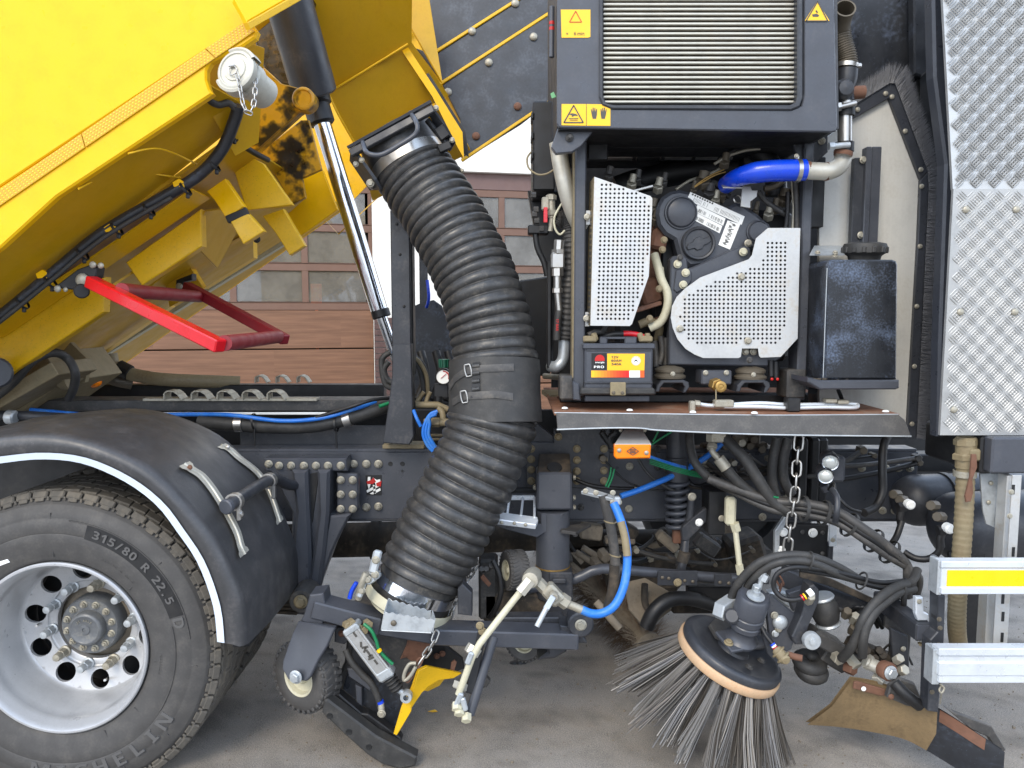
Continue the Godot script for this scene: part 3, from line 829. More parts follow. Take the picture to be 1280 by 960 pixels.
	pl("hinge_plate", M.yellow_dirty, hop, [[328, 270], [354, 261], [381, 307], [362, 319], [345, 292]], 3.3, 0.04, 0.003)
	var gr = ns()
	bar(gr, at(284, 275, 2.99), at(310, 264, 2.99), 0.02, 0.03)
	obj("hinge_pin", gr, M.black_dark, hop)
	for q in [[312, 152], [314, 165], [317, 176]]: bolt(hop, at(q[0], q[1], 3.195), 0.018, M.black_dark, 1)
	for q in [[321, 299, 3.3], [278, 190, 3.14]]: bolt(hop, at(q[0], q[1], q[2]), 0.016, M.black_dark, 1)
	# harness along the lower side
	var cd = tb("cable_conduit", M.black_worn, hop, [[-60, 441, 2.78], [0, 396, 2.78], [60, 347, 2.78], [130, 290, 2.78], [214, 241, 2.78], [252, 216, 2.78], [278, 186, 2.76], [294, 148, 2.72], [298, 132, 2.7]], 0.021, 12)
	tag(cd, "black cable conduit tied along the hopper's lower side")
	tb("cable_conduit", M.rubber, hop, [[296, 138, 2.7], [286, 129, 2.68], [272, 131, 2.66], [260, 124, 2.62]], 0.012, 8)
	tb("cable_conduit", M.rubber, hop, [[-60, 446, 2.75], [0, 402, 2.75], [60, 354, 2.75], [130, 297, 2.75], [214, 247, 2.75]], 0.008, 8)
	tb("cable_conduit", M.black_dark, hop, [[300, 150, 2.8], [296, 170, 2.85], [310, 186, 2.95], [335, 200, 3.1]], 0.011, 8)
	for q in [[28, 378], [63, 352], [103, 317], [146, 286], [186, 262], [232, 236], [268, 206], [290, 168]]:
		var t = ns()
		var c = at(q[0], q[1], 2.78)
		lathe(t, [[0.027, -0.005], [0.029, -0.004], [0.029, 0.004], [0.027, 0.005]], facing(c, Vector3(0.82, 0.57, 0)), 14)
		bx(t, c + Vector3(0.012, -0.028, 0.012), Vector3(0.012, 0.016, 0.012))
		obj("cable_tie", t, M.black_dark, hop)
	for q in [[52, 340], [137, 282], [223, 226]]:
		pl("conduit_clip", M.yellow, hop, [[q[0] - 8, q[1] + 2], [q[0], q[1] - 3], [q[0] + 7, q[1] + 1], [q[0] + 7, q[1] + 8], [q[0] - 6, q[1] + 8]], 2.76, 0.03, 0.002)
	# coupling for the water filler with its cap and chain
	var fc = at(293, 86, 2.44)
	var fx = facing(fc, Vector3(-0.28, 0.22, 1.0))
	var cs = ns()
	lathe(cs, [[0.05, -0.16], [0.05, -0.09], [0.058, -0.085], [0.058, -0.05], [0.052, -0.045], [0.052, -0.03], [0.062, -0.028], [0.064, -0.02], [0.064, -0.006], [0.056, 0.0], [0.052, 0.0], [0.05, -0.004], [0.038, -0.004], [0.036, 0.0], [0.012, 0.001], [0.0, 0.001]], fx, 36)
	var cap = obj("filler_cap", cs, M.cast_alu, hop)
	tag(cap, "silver screw coupling cap with chain")
	for s in [0.5, 3.6]:
		var lugs = ns()
		lathe(lugs, [[0.06, -0.045], [0.073, -0.04], [0.073, -0.004], [0.066, 0.0], [0.06, -0.004]], fx, 12, s, s + 1.5)
		obj("cap_lug", lugs, M.cast_alu, hop)
	var ring = ns()
	var rp = []
	for i in 17: rp.append(fx * (Vector3(cos(TAU * i / 16) * 0.014, sin(TAU * i / 16) * 0.014 - 0.01, 0.008)))
	tube(ring, rp, 0.002, 6, false)
	bx(ring, fx * Vector3(-0.004, 0.006, 0.006), Vector3(0.022, 0.007, 0.012), fx.basis)
	obj("cap_ring", ring, M.stainless, hop)
	chain("cap_chain", smooth(w3([[296, 92, 2.42], [300, 110, 2.42], [304, 130, 2.42], [311, 141, 2.42], [317, 130, 2.43], [319, 108, 2.44], [318, 92, 2.46]]), 6), 0.021, 0.0021, M.stainless)
	# dark recess behind the filler
	sh("filler_recess", M.yellow_shaded, hop, [[256, 70, 2.62], [300, 50, 2.62], [330, 60, 2.7], [325, 180, 2.85], [290, 190, 2.85], [256, 124, 2.62]], 0.0, 0.006)
	# the nose of the hopper over the chassis
	sh("front_wall", M.yellow_shaded, hop, [[290, -70, 3.5], [516, -70, 3.62], [514, 52, 3.93], [410, 116, 3.98], [290, 195, 4.1]], 0.0, 0.01)
	sh("front_wall", M.yellow_shaded, hop, [[410, 116, 3.975], [514, 52, 3.925], [560, 118, 4.12], [445, 184, 4.1]], 0.0, 0.01)
	sh("front_wall", M.yellow_shaded, hop, [[290, 195, 4.09], [410, 116, 3.975], [445, 184, 4.1], [466, 236, 4.6], [411, 268, 4.72], [330, 212, 3.8]], 0.0, 0.01)
	sh("front_wall", M.yellow_shaded, hop, [[445, 184, 4.1], [466, 236, 4.6], [590, 206, 4.25], [560, 116, 4.12]], 0.0, 0.01)
	for c in [[[412, 115, 3.96], [450, 92, 3.94], [510, 55, 3.91]], [[410, 116, 3.95], [424, 145, 3.99], [445, 182, 4.08]], [[447, 181, 4.06], [500, 150, 4.06], [538, 128, 4.06]]]:
		tb("weld_seam", M.yellow_dirty, hop, c, 0.006, 6)
	sh("front_flange", M.yellow, hop, [[484, -30, 3.95], [491, -30, 3.95], [499, 30, 3.95], [510, 59, 3.95], [545, 112, 3.95], [578, 165, 3.95], [580, 198, 3.95], [572, 184, 3.95], [540, 120, 3.95], [504, 66, 3.95], [494, 40, 3.95]], 0.0, 0.012)
	sh("front_flange", M.yellow_shaded, hop, [[493, -2, 4.0], [515, -40, 4.05], [536, -10, 4.05], [552, 104, 4.02], [520, 45, 4.0]], 0.0, 0.012, 0.003)
	sh("rubber_seal", M.black_dark, hop, [[500, 30, 4.03], [514, 58, 4.03], [548, 110, 4.03], [582, 165, 4.03], [586, 196, 4.03], [575, 190, 4.03], [541, 124, 4.03], [508, 64, 4.03]], 0.0, 0.012)
	# rubber mats bolted on the far inlet cover
	var bands = [[[520, -60], [760, -60], [760, -30], [700, -30], [690, -28], [544, 66], [540, 40]], [[544, 68], [690, -26], [696, -26], [696, 9], [650, 39], [553, 103], [520, 60]], [[553, 106], [650, 41], [696, 12], [698, 118], [651, 155], [579, 200], [575, 150]]]
	for i in 3:
		pl("rubber_mat", M.mat_rubber, hop, bands[i], 4.3, 0.02, 0.006)
	for q in [[[540, 68], [694, -30]], [[549, 106], [697, 10]], [[577, 201], [699, 119]]]:
		var s = ns()
		bar(s, at(q[0][0], q[0][1], 4.305), at(q[1][0], q[1][1], 4.305), 0.02, 0.016)
		obj("yellow_edge", s, M.yellow_dirty, hop)
	pl("inlet_cover", M.yellow_dirty, hop, [[480, -70], [780, -70], [780, 60], [699, 116], [578, 199], [520, 110], [488, 40]], 4.33, 0.03, 0.0)
	for q in [[590, 39], [611, 78], [560, 115], [644, 4], [510, 36], [667, 46]]: bolt(hop, at(q[0], q[1], 4.295), 0.022, M.zinc, 2)
	for q in [[595, 170], [647, 133]]: bolt(hop, at(q[0], q[1], 4.295), 0.022, M.rust, 2)
	# tipping ram
	var ra = at(304, -200, 3.13); var rb = at(398, 138, 3.6); var rc = at(474, 388, 3.65); var rd = at(496, 450, 3.68)
	var s1 = ns()
	cyl(s1, ra, at(394, 118, 3.56), 0.1, 28, 0.01)
	var ram = obj("tipping_ram", s1, M.black, truck)
	tag(ram, "black and chrome telescopic tipping ram")
	var s2 = ns()
	cyl(s2, at(389, 98, 3.6), at(393, 112, 3.6), 0.075, 24, 0.008)
	cyl(s2, at(392, 112, 3.6), at(396, 132, 3.6), 0.068, 24, 0.01)
	cyl(s2, at(395, 130, 3.6), at(403, 156, 3.6), 0.06, 24, 0.01)
	obj("ram_collar", s2, M.black_dark, ram)
	var s3 = ns()
	cyl(s3, at(402, 153, 3.6), rc, 0.041, 32, 0.004)
	obj("chrome_stage", s3, M.chrome, ram)
	var s4 = ns()
	cyl(s4, at(474.5, 387, 3.65), at(477.5, 397, 3.65), 0.044, 28, 0.004)
	obj("ram_collar", s4, M.black_dark, ram)
	var s5 = ns()
	cyl(s5, at(477, 396, 3.65), rd, 0.026, 28, 0.002)
	obj("chrome_stage", s5, M.chrome, ram)
	var s6 = ns()
	var pv = at(380, 124, 3.17)
	lathe(s6, [[0.045, -0.06], [0.045, 0.012], [0.04, 0.016], [0.034, 0.016], [0.03, 0.01], [0.0, 0.01]], Transform3D(Basis(), pv), 24)
	obj("pivot_pin", s6, M.yellow_grease, ram)
	# red safety prop, folded out below the hopper
	var prop = ns()
	bar(prop, at(113, 352, 2.72), at(276, 433, 2.45), 0.045, 0.042, Vector3.UP, 0.004)
	var red = obj("safety_prop", prop, M.red, truck)
	tag(red, "bright red folding prop frame below the hopper")
	var p2 = ns()
	bar(p2, at(233, 358, 3.5), at(357, 425, 3.2), 0.045, 0.042, Vector3.UP, 0.004)
	obj("prop_arm", p2, M.red_dusty, red)
	tb("prop_rung", M.red_dusty, red, [[152, 363, 2.68], [250, 371, 3.45]], 0.026, 14, 1)
	tb("prop_rung", M.red_dusty, red, [[280, 429, 2.47], [348, 421, 3.2]], 0.026, 14, 1)
	for q in [[[66, 360], [96, 337], [114, 330], [122, 334], [120, 345], [108, 358], [100, 363], [90, 362]]]:
		var hb = pl("prop_hinge", M.black_dark, red, q, 2.74, 0.05, 0.004)
		for p in [[103, 350, 8.5], [116, 331, 4.5], [126, 332, 4], [72, 361, 4.5], [82, 362, 3]]:
			bolt(red, at(p[0], p[1], 2.735), p[2] / 960.0 * 2.735, M.zinc, 2)
		hb.set_meta("label", "black bolted hinge plate")
	pl("prop_hinge", M.black_dark, red, [[220, 350], [240, 342], [240, 350], [230, 352], [228, 363], [219, 364]], 3.55, 0.05, 0.004)
	bolt(red, at(224, 358, 3.545), 0.016, M.zinc, 2)
	var kn = ns()
	cyl(kn, at(102, 363, 2.78), at(102, 364, 2.72), 0.026, 18, 0.004)
	obj("prop_buffer", kn, M.black_dark, red)

# ---------------------------------------------------------------- rear wheel and mudguard
func arc_text(st: SurfaceTool, txt: String, r: float, a_mid: float, size: float, z: float, sx := 1.0, depth := 0.004, inward := false, bold := true, step := 0.0) -> void:
	var f = SystemFont.new()
	f.font_names = PackedStringArray(["Droid Sans"])
	f.font_weight = 700 if bold else 400
	var adv = step if step > 0 else size * 0.62 * sx
	var n = txt.length()
	for i in n:
		if txt[i] == " ": continue
		var tm = TextMesh.new()
		tm.font = f; tm.text = txt[i]; tm.font_size = 48; tm.pixel_size = size / 48.0; tm.depth = depth; tm.curve_step = 4.0
		var off = (i - (n - 1) / 2.0) * adv / r
		var a = a_mid - off if not inward else a_mid + off
		var up = a - PI / 2 if not inward else a + PI / 2
		st.append_from(tm, 0, Transform3D(Basis(Vector3.BACK, up) * Basis.from_scale(Vector3(sx, 1, 1)), Vector3(cos(a) * r, sin(a) * r, z)))
func build_wheel() -> void:
	var wc = at(74, 811, 2.5)
	var o = Transform3D(Basis(), wc)
	var st = ns()
	var prof = [[0.298, -0.31], [0.36, -0.325], [0.42, -0.33], [0.48, -0.322], [0.512, -0.30], [0.527, -0.275], [0.529, -0.16], [0.527, -0.045], [0.517, -0.026], [0.502, -0.016], [0.497, -0.008], [0.494, -0.006], [0.488, -0.004], [0.474, 0.003], [0.455, 0.008], [0.451, 0.0075], [0.448, 0.0095], [0.43, 0.012], [0.405, 0.013], [0.401, 0.011], [0.397, 0.0125], [0.37, 0.01], [0.335, 0.004], [0.318, -0.001], [0.314, -0.003], [0.308, -0.004], [0.3, -0.014]]
	lathe(st, prof, o, 96)
	var wheel = obj("rear_wheel", st, M.tyre, truck)
	tag(wheel, "big rear tyre on a silver steel rim")
	var tr = ns()
	var nb = 58
	for k in nb:
		for j in 5:
			var a = TAU * (k + (0.5 if j % 2 == 1 else 0.0) + (0.12 * (j - 2))) / nb
			var z = -0.062 - j * 0.049
			var b = Basis(Vector3.BACK, a)
			var tw = b * Basis(Vector3.RIGHT, 0.16 if j % 2 == 0 else -0.16)
			bx(tr, o * (b * Vector3(0.5315, 0, z)), Vector3(0.018, 0.0545, 0.0465), tw, 0.003)
		var a2 = TAU * (k + 0.35) / nb
		var b2 = Basis(Vector3.BACK, a2)
		bx(tr, o * (b2 * Vector3(0.5235, 0, -0.0285)), Vector3(0.026, 0.05, 0.02), b2 * Basis(Vector3.UP, 0.55), 0.004)
		bx(tr, o * (b2 * Vector3(0.512, 0.0, -0.0175)), Vector3(0.016, 0.03, 0.008), b2 * Basis(Vector3.UP, 0.55), 0.002)
		bx(tr, o * (Basis(Vector3.BACK, a2 + 0.054) * Vector3(0.513, 0.0, -0.0185)), Vector3(0.014, 0.008, 0.008), Basis(Vector3.BACK, a2 + 0.054), 0.002)
	tag(obj("tyre_tread", tr, M.tread, wheel), "", "", "", "stuff")
	# raised lettering and flashes on the side wall
	var lt = ns()
	arc_text(lt, "315/80 R 22.5", 0.423, deg_to_rad(46.5), 0.038, 0.0135, 1.2, 0.006, false, true, 0.0275)
	arc_text(lt, "D", 0.423, deg_to_rad(13), 0.05, 0.0125, 1.3, 0.005)
	arc_text(lt, "MICHELIN", 0.43, deg_to_rad(-68), 0.062, 0.0125, 1.4, 0.006, true, true, 0.07)
	for k in 5: bx(lt, o.affine_inverse() * o * Vector3(cos(1.08 - k * 0.022) * 0.465, sin(1.08 - k * 0.022) * 0.465, 0.0062), Vector3(0.018, 0.005, 0.003), Basis(Vector3.BACK, 1.08 - k * 0.022 + 0.5))
	var letters = obj("tyre_lettering", lt, M.tyre_letter, wheel)
	letters.position += wc
	var sm = ns()
	arc_text(sm, "315/80 R 22.5", 0.355, deg_to_rad(52), 0.017, 0.007, 1.0, 0.003, false, false)
	arc_text(sm, "TUBELESS", 0.35, deg_to_rad(-8), 0.016, 0.006, 1.0, 0.003, false, false)
	var small = obj("tyre_lettering", sm, M.tyre, wheel)
	small.position += wc
	var bd = ns()
	lathe(bd, [[0.398, 0.0118], [0.3985, 0.0135], [0.446, 0.0115], [0.4465, 0.009]], o, 30, deg_to_rad(16), deg_to_rad(74))
	obj("badge_field", bd, M.black_dark, wheel)
	var rb = ns() # moulded ribs and the darker badge field behind the size
	lathe(rb, [[0.395, 0.012], [0.396, 0.0145], [0.399, 0.0145], [0.4, 0.012]], o, 40, deg_to_rad(-32), deg_to_rad(12))
	lathe(rb, [[0.446, 0.008], [0.447, 0.0115], [0.45, 0.0115], [0.451, 0.008]], o, 60, deg_to_rad(5), deg_to_rad(82))
	for a in [deg_to_rad(90), deg_to_rad(40), deg_to_rad(-7), deg_to_rad(-40), deg_to_rad(-64)]:
		bar(rb, o * Vector3(cos(a) * 0.32, sin(a) * 0.32, 0.002), o * Vector3(cos(a) * 0.47, sin(a) * 0.47, 0.006), 0.0025, 0.006, Vector3.BACK, 0.0006)
	obj("sidewall_rib", rb, M.tyre, wheel)
	# the inner tyre of the pair
	var o2 = Transform3D(Basis(), wc - Vector3(0, 0, 0.35))
	var st2 = ns()
	lathe(st2, prof, o2, 64)
	for k in nb:
		for j in 5:
			var a = TAU * (k + (0.5 if j % 2 == 1 else 0.0)) / nb
			var b = Basis(Vector3.BACK, a)
			bx(st2, o2 * (b * Vector3(0.5315, 0, -0.062 - j * 0.049)), Vector3(0.018, 0.0465, 0.0445), b, 0.003)
	tag(obj("inner_tyre", st2, M.tread, wheel), "second tyre of the pair, half hidden behind the mudguard")
	# rim
	var rim = ns()
	lathe(rim, [[0.29, -0.03], [0.299, -0.012], [0.3, 0.002], [0.296, 0.006], [0.29, 0.006], [0.285, 0.0], [0.281, -0.012], [0.273, -0.03], [0.268, -0.05], [0.27, -0.056], [0.262, -0.075], [0.258, -0.12], [0.252, -0.145], [0.25, -0.17], [0.246, -0.184], [0.24, -0.19]], o, 96)
	var r0 = 0.165; var r1 = 0.241
	var hz = func(r: float) -> float: return -0.19 - (0.241 - r) / 0.076 * 0.02
	for k in 10: # ten hand holes
		var am = deg_to_rad(-120 + 36 * k + 0.0)
		var cc = Vector2.from_angle(am) * 0.205
		for i in 32:
			var ring = []
			for q in [i, i + 1]:
				var t = TAU * q / 32
				var d = Vector2.from_angle(am + t)
				var inner: Vector2 = cc + d * 0.0345
				# march out to the sector's edge
				var lo = 0.0345; var hi = 0.13; var why = 0
				for s in 18:
					var mid = (lo + hi) / 2
					var p = cc + d * mid
					var da = absf(angle_difference(p.angle(), am))
					if p.length() > r1 or p.length() < r0 or da > deg_to_rad(18):
						hi = mid
						why = 1 if p.length() > r1 else (2 if p.length() < r0 else 3)
					else: lo = mid
				ring.append([inner, cc + d * lo, why])
			var A: Vector2 = ring[0][0]; var B: Vector2 = ring[1][0]; var C: Vector2 = ring[1][1]; var D: Vector2 = ring[0][1]
			var f = func(v: Vector2, back := 0.0) -> Vector3: return o * Vector3(v.x, v.y, hz.call(v.length()) - back)
			quadn(rim, f.call(A), f.call(B), f.call(C), f.call(D), Vector3(-A.x, -A.y, 0.7).normalized(), Vector3(-B.x, -B.y, 0.7).normalized(), Vector3(-C.x, -C.y, 0.7).normalized(), Vector3(-D.x, -D.y, 0.7).normalized())
			if ring[0][2] != ring[1][2]: # close the sector's corner
				var best = Vector2.ZERO
				for q in [[r0, -18], [r0, 18], [r1, -18], [r1, 18]]:
					var cq = Vector2.from_angle(am + deg_to_rad(q[1])) * q[0]
					if best == Vector2.ZERO or cq.distance_to((C + D) / 2) < best.distance_to((C + D) / 2): best = cq
				tri(rim, f.call(D), f.call(C), f.call(best), Vector3(0, 0, 1), Vector3(0, 0, 1), Vector3(0, 0, 1))
			var nr = Vector3(cc.x - A.x, cc.y - A.y, 0).normalized()
			quad(rim, f.call(A), f.call(B), f.call(B, 0.012), f.call(A, 0.012), nr)
	lathe(rim, [[0.1655, -0.2098], [0.162, -0.217], [0.157, -0.219], [0.14, -0.219], [0.136, -0.222], [0.136, -0.245]], o, 72)
	var rm = obj("wheel_rim", rim, M.wheel_paint, wheel)
	tag(rm, "silver painted steel rim with round hand holes")
	var dk = ns()
	lathe(dk, [[0.26, -0.33], [0.255, -0.17]], o, 40)
	lathe(dk, [[0.256, -0.3], [0.0, -0.3]], o, 40)
	obj("brake_drum", dk, M.black_dark, wheel)
	var o3 = Transform3D(Basis(), wc + Vector3(0, 0, -0.03))
	for k in 10:
		var a = deg_to_rad(-120 + 36 * k + 20)
		var p = o3 * Vector3(cos(a) * 0.1675, sin(a) * 0.1675, -0.188)
		p = o3 * Vector3(cos(a) * 0.153, sin(a) * 0.153, -0.19)
		var nt = ns()
		lathe(nt, [[0.021, 0.0], [0.021, 0.008], [0.017, 0.011], [0.0, 0.011]], Transform3D(Basis(), p), 20)
		ext(nt, circ(0.0175, 6, Vector2.ZERO, a), Transform3D(Basis(), p + Vector3(0, 0, 0.04)), 0.03, 0.002)
		lathe(nt, [[0.0145, 0.039], [0.0145, 0.058], [0.0125, 0.064], [0.0, 0.066]], Transform3D(Basis(), p), 18)
		obj("wheel_nut", nt, M.zinc if k % 4 == 1 else M.galvanised, wheel)
	var hb = ns()
	lathe(hb, [[0.108, -0.22], [0.108, -0.2], [0.105, -0.165], [0.1, -0.158], [0.062, -0.157], [0.061, -0.13], [0.056, -0.124], [0.05, -0.122], [0.046, -0.125], [0.02, -0.125], [0.018, -0.122], [0.008, -0.121], [0.006, -0.125], [0.0, -0.125]], o3, 48)
	var hub = obj("wheel_hub", hb, M.hub_grey, wheel)
	tag(hub, "dusty grey hub with a ring of small nuts")
	var hd = ns()
	lathe(hd, [[0.165, -0.26], [0.14, -0.235], [0.122, -0.222], [0.1, -0.22]], o3, 48)
	obj("hub_drum", hd, M.dried_mud, wheel)
	for k in 12:
		var a = TAU * k / 12 + 0.2
		bolt(wheel, o3 * Vector3(cos(a) * 0.083, sin(a) * 0.083, -0.158), 0.0135, M.zinc, 0, Vector3.BACK, "hub_nut")
	var hl = ns()
	arc_text(hl, "ZF AXLE", 0.035, deg_to_rad(90), 0.011, -0.123, 1.0, 0.002, false, false, 0.0085)
	var ho = obj("hub_lettering", hl, M.zinc, wheel)
	ho.position += wc + Vector3(0, 0, -0.03)
	for q in [[Vector3(-0.2, -0.005, -0.25), Vector3(-0.175, 0.012, -0.16)], [Vector3(0.035, -0.215, -0.23), Vector3(0.06, -0.19, -0.16)]]:
		var vs = ns()
		tube(vs, [o * q[0], o * q[1]], 0.0045, 8)
		obj("valve_stem", vs, M.stainless, wheel)
	pl("balance_weight", M.paper, wheel, [[-14, 705], [9, 699], [12, 703], [-12, 712]], 2.493, 0.004, 0.001)
func resample(a: Array, n: int) -> Array:
	var v = []
	for p in a: v.append(Vector3(p[0], p[1], 0))
	v = smooth(v, 8)
	var L = 0.0
	for i in v.size() - 1: L += v[i].distance_to(v[i + 1])
	var r = []; var acc = 0.0; var j = 0
	for i in n:
		var want = L * i / (n - 1)
		while j < v.size() - 2 and acc + v[j].distance_to(v[j + 1]) < want:
			acc += v[j].distance_to(v[j + 1]); j += 1
		var q: Vector3 = v[j].lerp(v[j + 1], clampf((want - acc) / maxf(v[j].distance_to(v[j + 1]), 1e-6), 0, 1))
		r.append(Vector2(q.x, q.y))
	return r
func strip(st: SurfaceTool, rows: Array) -> void: # a smooth skin through rows of world points
	var nr = rows.size(); var nc: int = rows[0].size()
	var nm = []
	for i in nr:
		var l = []
		for j in nc:
			var du: Vector3 = rows[mini(i + 1, nr - 1)][j] - rows[maxi(i - 1, 0)][j]
			var dv: Vector3 = rows[i][mini(j + 1, nc - 1)] - rows[i][maxi(j - 1, 0)]
			l.append(du.cross(dv).normalized())
		nm.append(l)
	for i in nr - 1:
		for j in nc - 1:
			var sgn = 1.0
			var g: Vector3 = nm[i][j]
			if g.dot(EYE - rows[i][j]) < 0: sgn = -1.0
			quadn(st, rows[i][j], rows[i + 1][j], rows[i + 1][j + 1], rows[i][j + 1], nm[i][j] * sgn, nm[i + 1][j] * sgn, nm[i + 1][j + 1] * sgn, nm[i][j + 1] * sgn)
func build_mudguard() -> void:
	var A = resample([[-170, 640], [-110, 604], [-55, 583], [0, 575], [53, 570], [106, 576], [159, 599], [199, 629], [226, 664], [252, 704], [271, 758], [276, 803]], 40)
	var B = resample([[-180, 612], [-115, 575], [-60, 555], [0, 547], [53, 544], [106, 552], [159, 572], [199, 597], [239, 640], [266, 675], [287, 717], [301, 755], [304, 808]], 40)
	var rows = [[], [], [], [], [], [], [], [], []]
	for i in 40:
		var nrm: Vector2 = (B[i] - A[i])
		rows[0].append(at(A[i].x - nrm.x * 0.12, A[i].y - nrm.y * 0.12, 2.425))
		rows[1].append(at(A[i].x, A[i].y, 2.42))
		rows[2].append(at((A[i].x + B[i].x) / 2, (A[i].y + B[i].y) / 2, 2.408))
		var b = at(B[i].x, B[i].y, 2.42)
		var inn = at(A[i].x, A[i].y, 2.42)
		var out = (b - inn).normalized()
		rows[3].append(b - out * 0.012 + Vector3(0, 0, 0.006))
		rows[4].append(b + Vector3(0, 0, -0.004))
		rows[5].append(b + out * 0.008 + Vector3(0, 0, -0.025))
		rows[6].append(b + out * 0.022 + Vector3(0, 0, -0.2))
		rows[7].append(b + out * 0.026 + Vector3(0, 0, -0.42))
		rows[8].append(b + out * 0.012 + Vector3(0, 0, -0.6))
	var st = ns()
	strip(st, rows)
	var gd = obj("mudguard", st, M.plastic_guard, truck)
	tag(gd, "scratched black plastic mudguard over the rear wheel")
	var inner = ns()
	var ir = [[], [], []]
	for i in 40:
		for k in 3: ir[k].append((rows[[2, 5, 8][k]][i] as Vector3) + Vector3(0, -0.012, -0.006))
	strip(inner, ir)
	obj("guard_lining", inner, M.black_dark, gd)
	var ws = ns()
	var w = [[], []]
	for i in 40:
		var d: Vector2 = (B[i] - A[i]).normalized()
		w[0].append(at(A[i].x - d.x * 4.6, A[i].y - d.y * 4.6, 2.413))
		w[1].append(at(A[i].x + d.x * 4.6, A[i].y + d.y * 4.6, 2.409))
	strip(ws, w)
	obj("white_edge_strip", ws, M.white_strip, gd)
	rail("arch_shade_panel", M.black_dark, gd, -300, 236, 545, 720, 3.22, 0.01)  # black panel added for the deep shade inside the wheel arch
	# stainless straps and the stay tube
	var shell = PackedVector2Array()
	for r in rows[6]: shell.append(Vector2(r.x, r.y))
	shell.append(Vector2(rows[6][39].x - 1.0, rows[6][39].y - 0.3))
	for s in [[tl(0, 2, [[868, 412], [905, 440], [950, 470], [1000, 530], [1045, 600], [1090, 680], [1120, 745], [1135, 800], [1152, 838]]), 2.585], [tl(1, 2, [[-125, 325], [-85, 345], [-40, 385], [20, 430], [60, 470], [95, 530], [120, 590], [140, 650], [152, 688]]), 2.93]]:
		var sp3 = []
		for q in s[0]: # rest the strap on the guard's skin
			var zz = 2.43
			while zz < s[1] + 0.12:
				var wq = at(q[0], q[1], zz)
				if Geometry2D.is_point_in_polygon(Vector2(wq.x, wq.y), shell): break
				zz += 0.005
			sp3.append(at(q[0], q[1], zz - 0.012))
		var p: Array = smooth(sp3, 4)
		var sm = ns()
		var hw = [[], []]
		for i in p.size():
			var t: Vector3 = (p[mini(i + 1, p.size() - 1)] - p[maxi(i - 1, 0)]).normalized()
			var n = Vector3(t.y, -t.x, 0).normalized()
			var f = absf(float(i) / (p.size() - 1) - 0.5) * 2
			hw[0].append(p[i] + Vector3(0.0, 0.0, 1.0) * (0.03 + (0.012 if f > 0.85 else 0.0)))
			hw[1].append(p[i] - Vector3(0.0, 0.0, 1.0) * (0.03 + (0.012 if f > 0.85 else 0.0)) + n * 0.0)
		strip(sm, hw)
		tube(sm, p, 0.006, 6)
		var sp = obj("guard_strap", sm, M.tube_metal, gd)
		bolt(gd, p[3] + Vector3(0.004, 0.004, 0.01), 0.009, M.rust if s[1] < 2.7 else M.stainless, 2)
		sp.set_meta("label", "stainless strap riveted on the black mudguard")
	var tbm = tb("stay_tube", M.black, gd, [[284, 633, 2.5], [300, 622, 2.58], [338, 599, 2.9], [348, 600, 3.0], [362, 606, 3.08], [378, 604, 3.15], [391, 590, 3.2]], 0.022, 14)
	tag(tbm, "black stay tube clamped across both straps")
	var cp = ns()
	cyl(cp, at(286, 632, 2.51), at(281, 634.5, 2.49), 0.026, 18, 0.004)
	obj("tube_end_cap", cp, M.black_clean, gd)
	for q in [[293, 627, 2.545], [336, 601, 2.88]]:
		var c = ns()
		lathe(c, [[0.024, -0.014], [0.03, -0.014], [0.03, 0.014], [0.024, 0.014]], facing(at(q[0], q[1], q[2]), at(300, 622, 2.58) - at(338, 599, 2.9)), 20)
		bx(c, at(q[0] + 6, q[1] + 14, q[2]), Vector3(0.014, 0.05, 0.02))
		obj("pipe_clamp", c, M.stainless, gd)
	bolt(gd, at(300, 642, 2.545), 0.012, M.stainless, 0, Vector3(0.7, -0.2, 0.7))

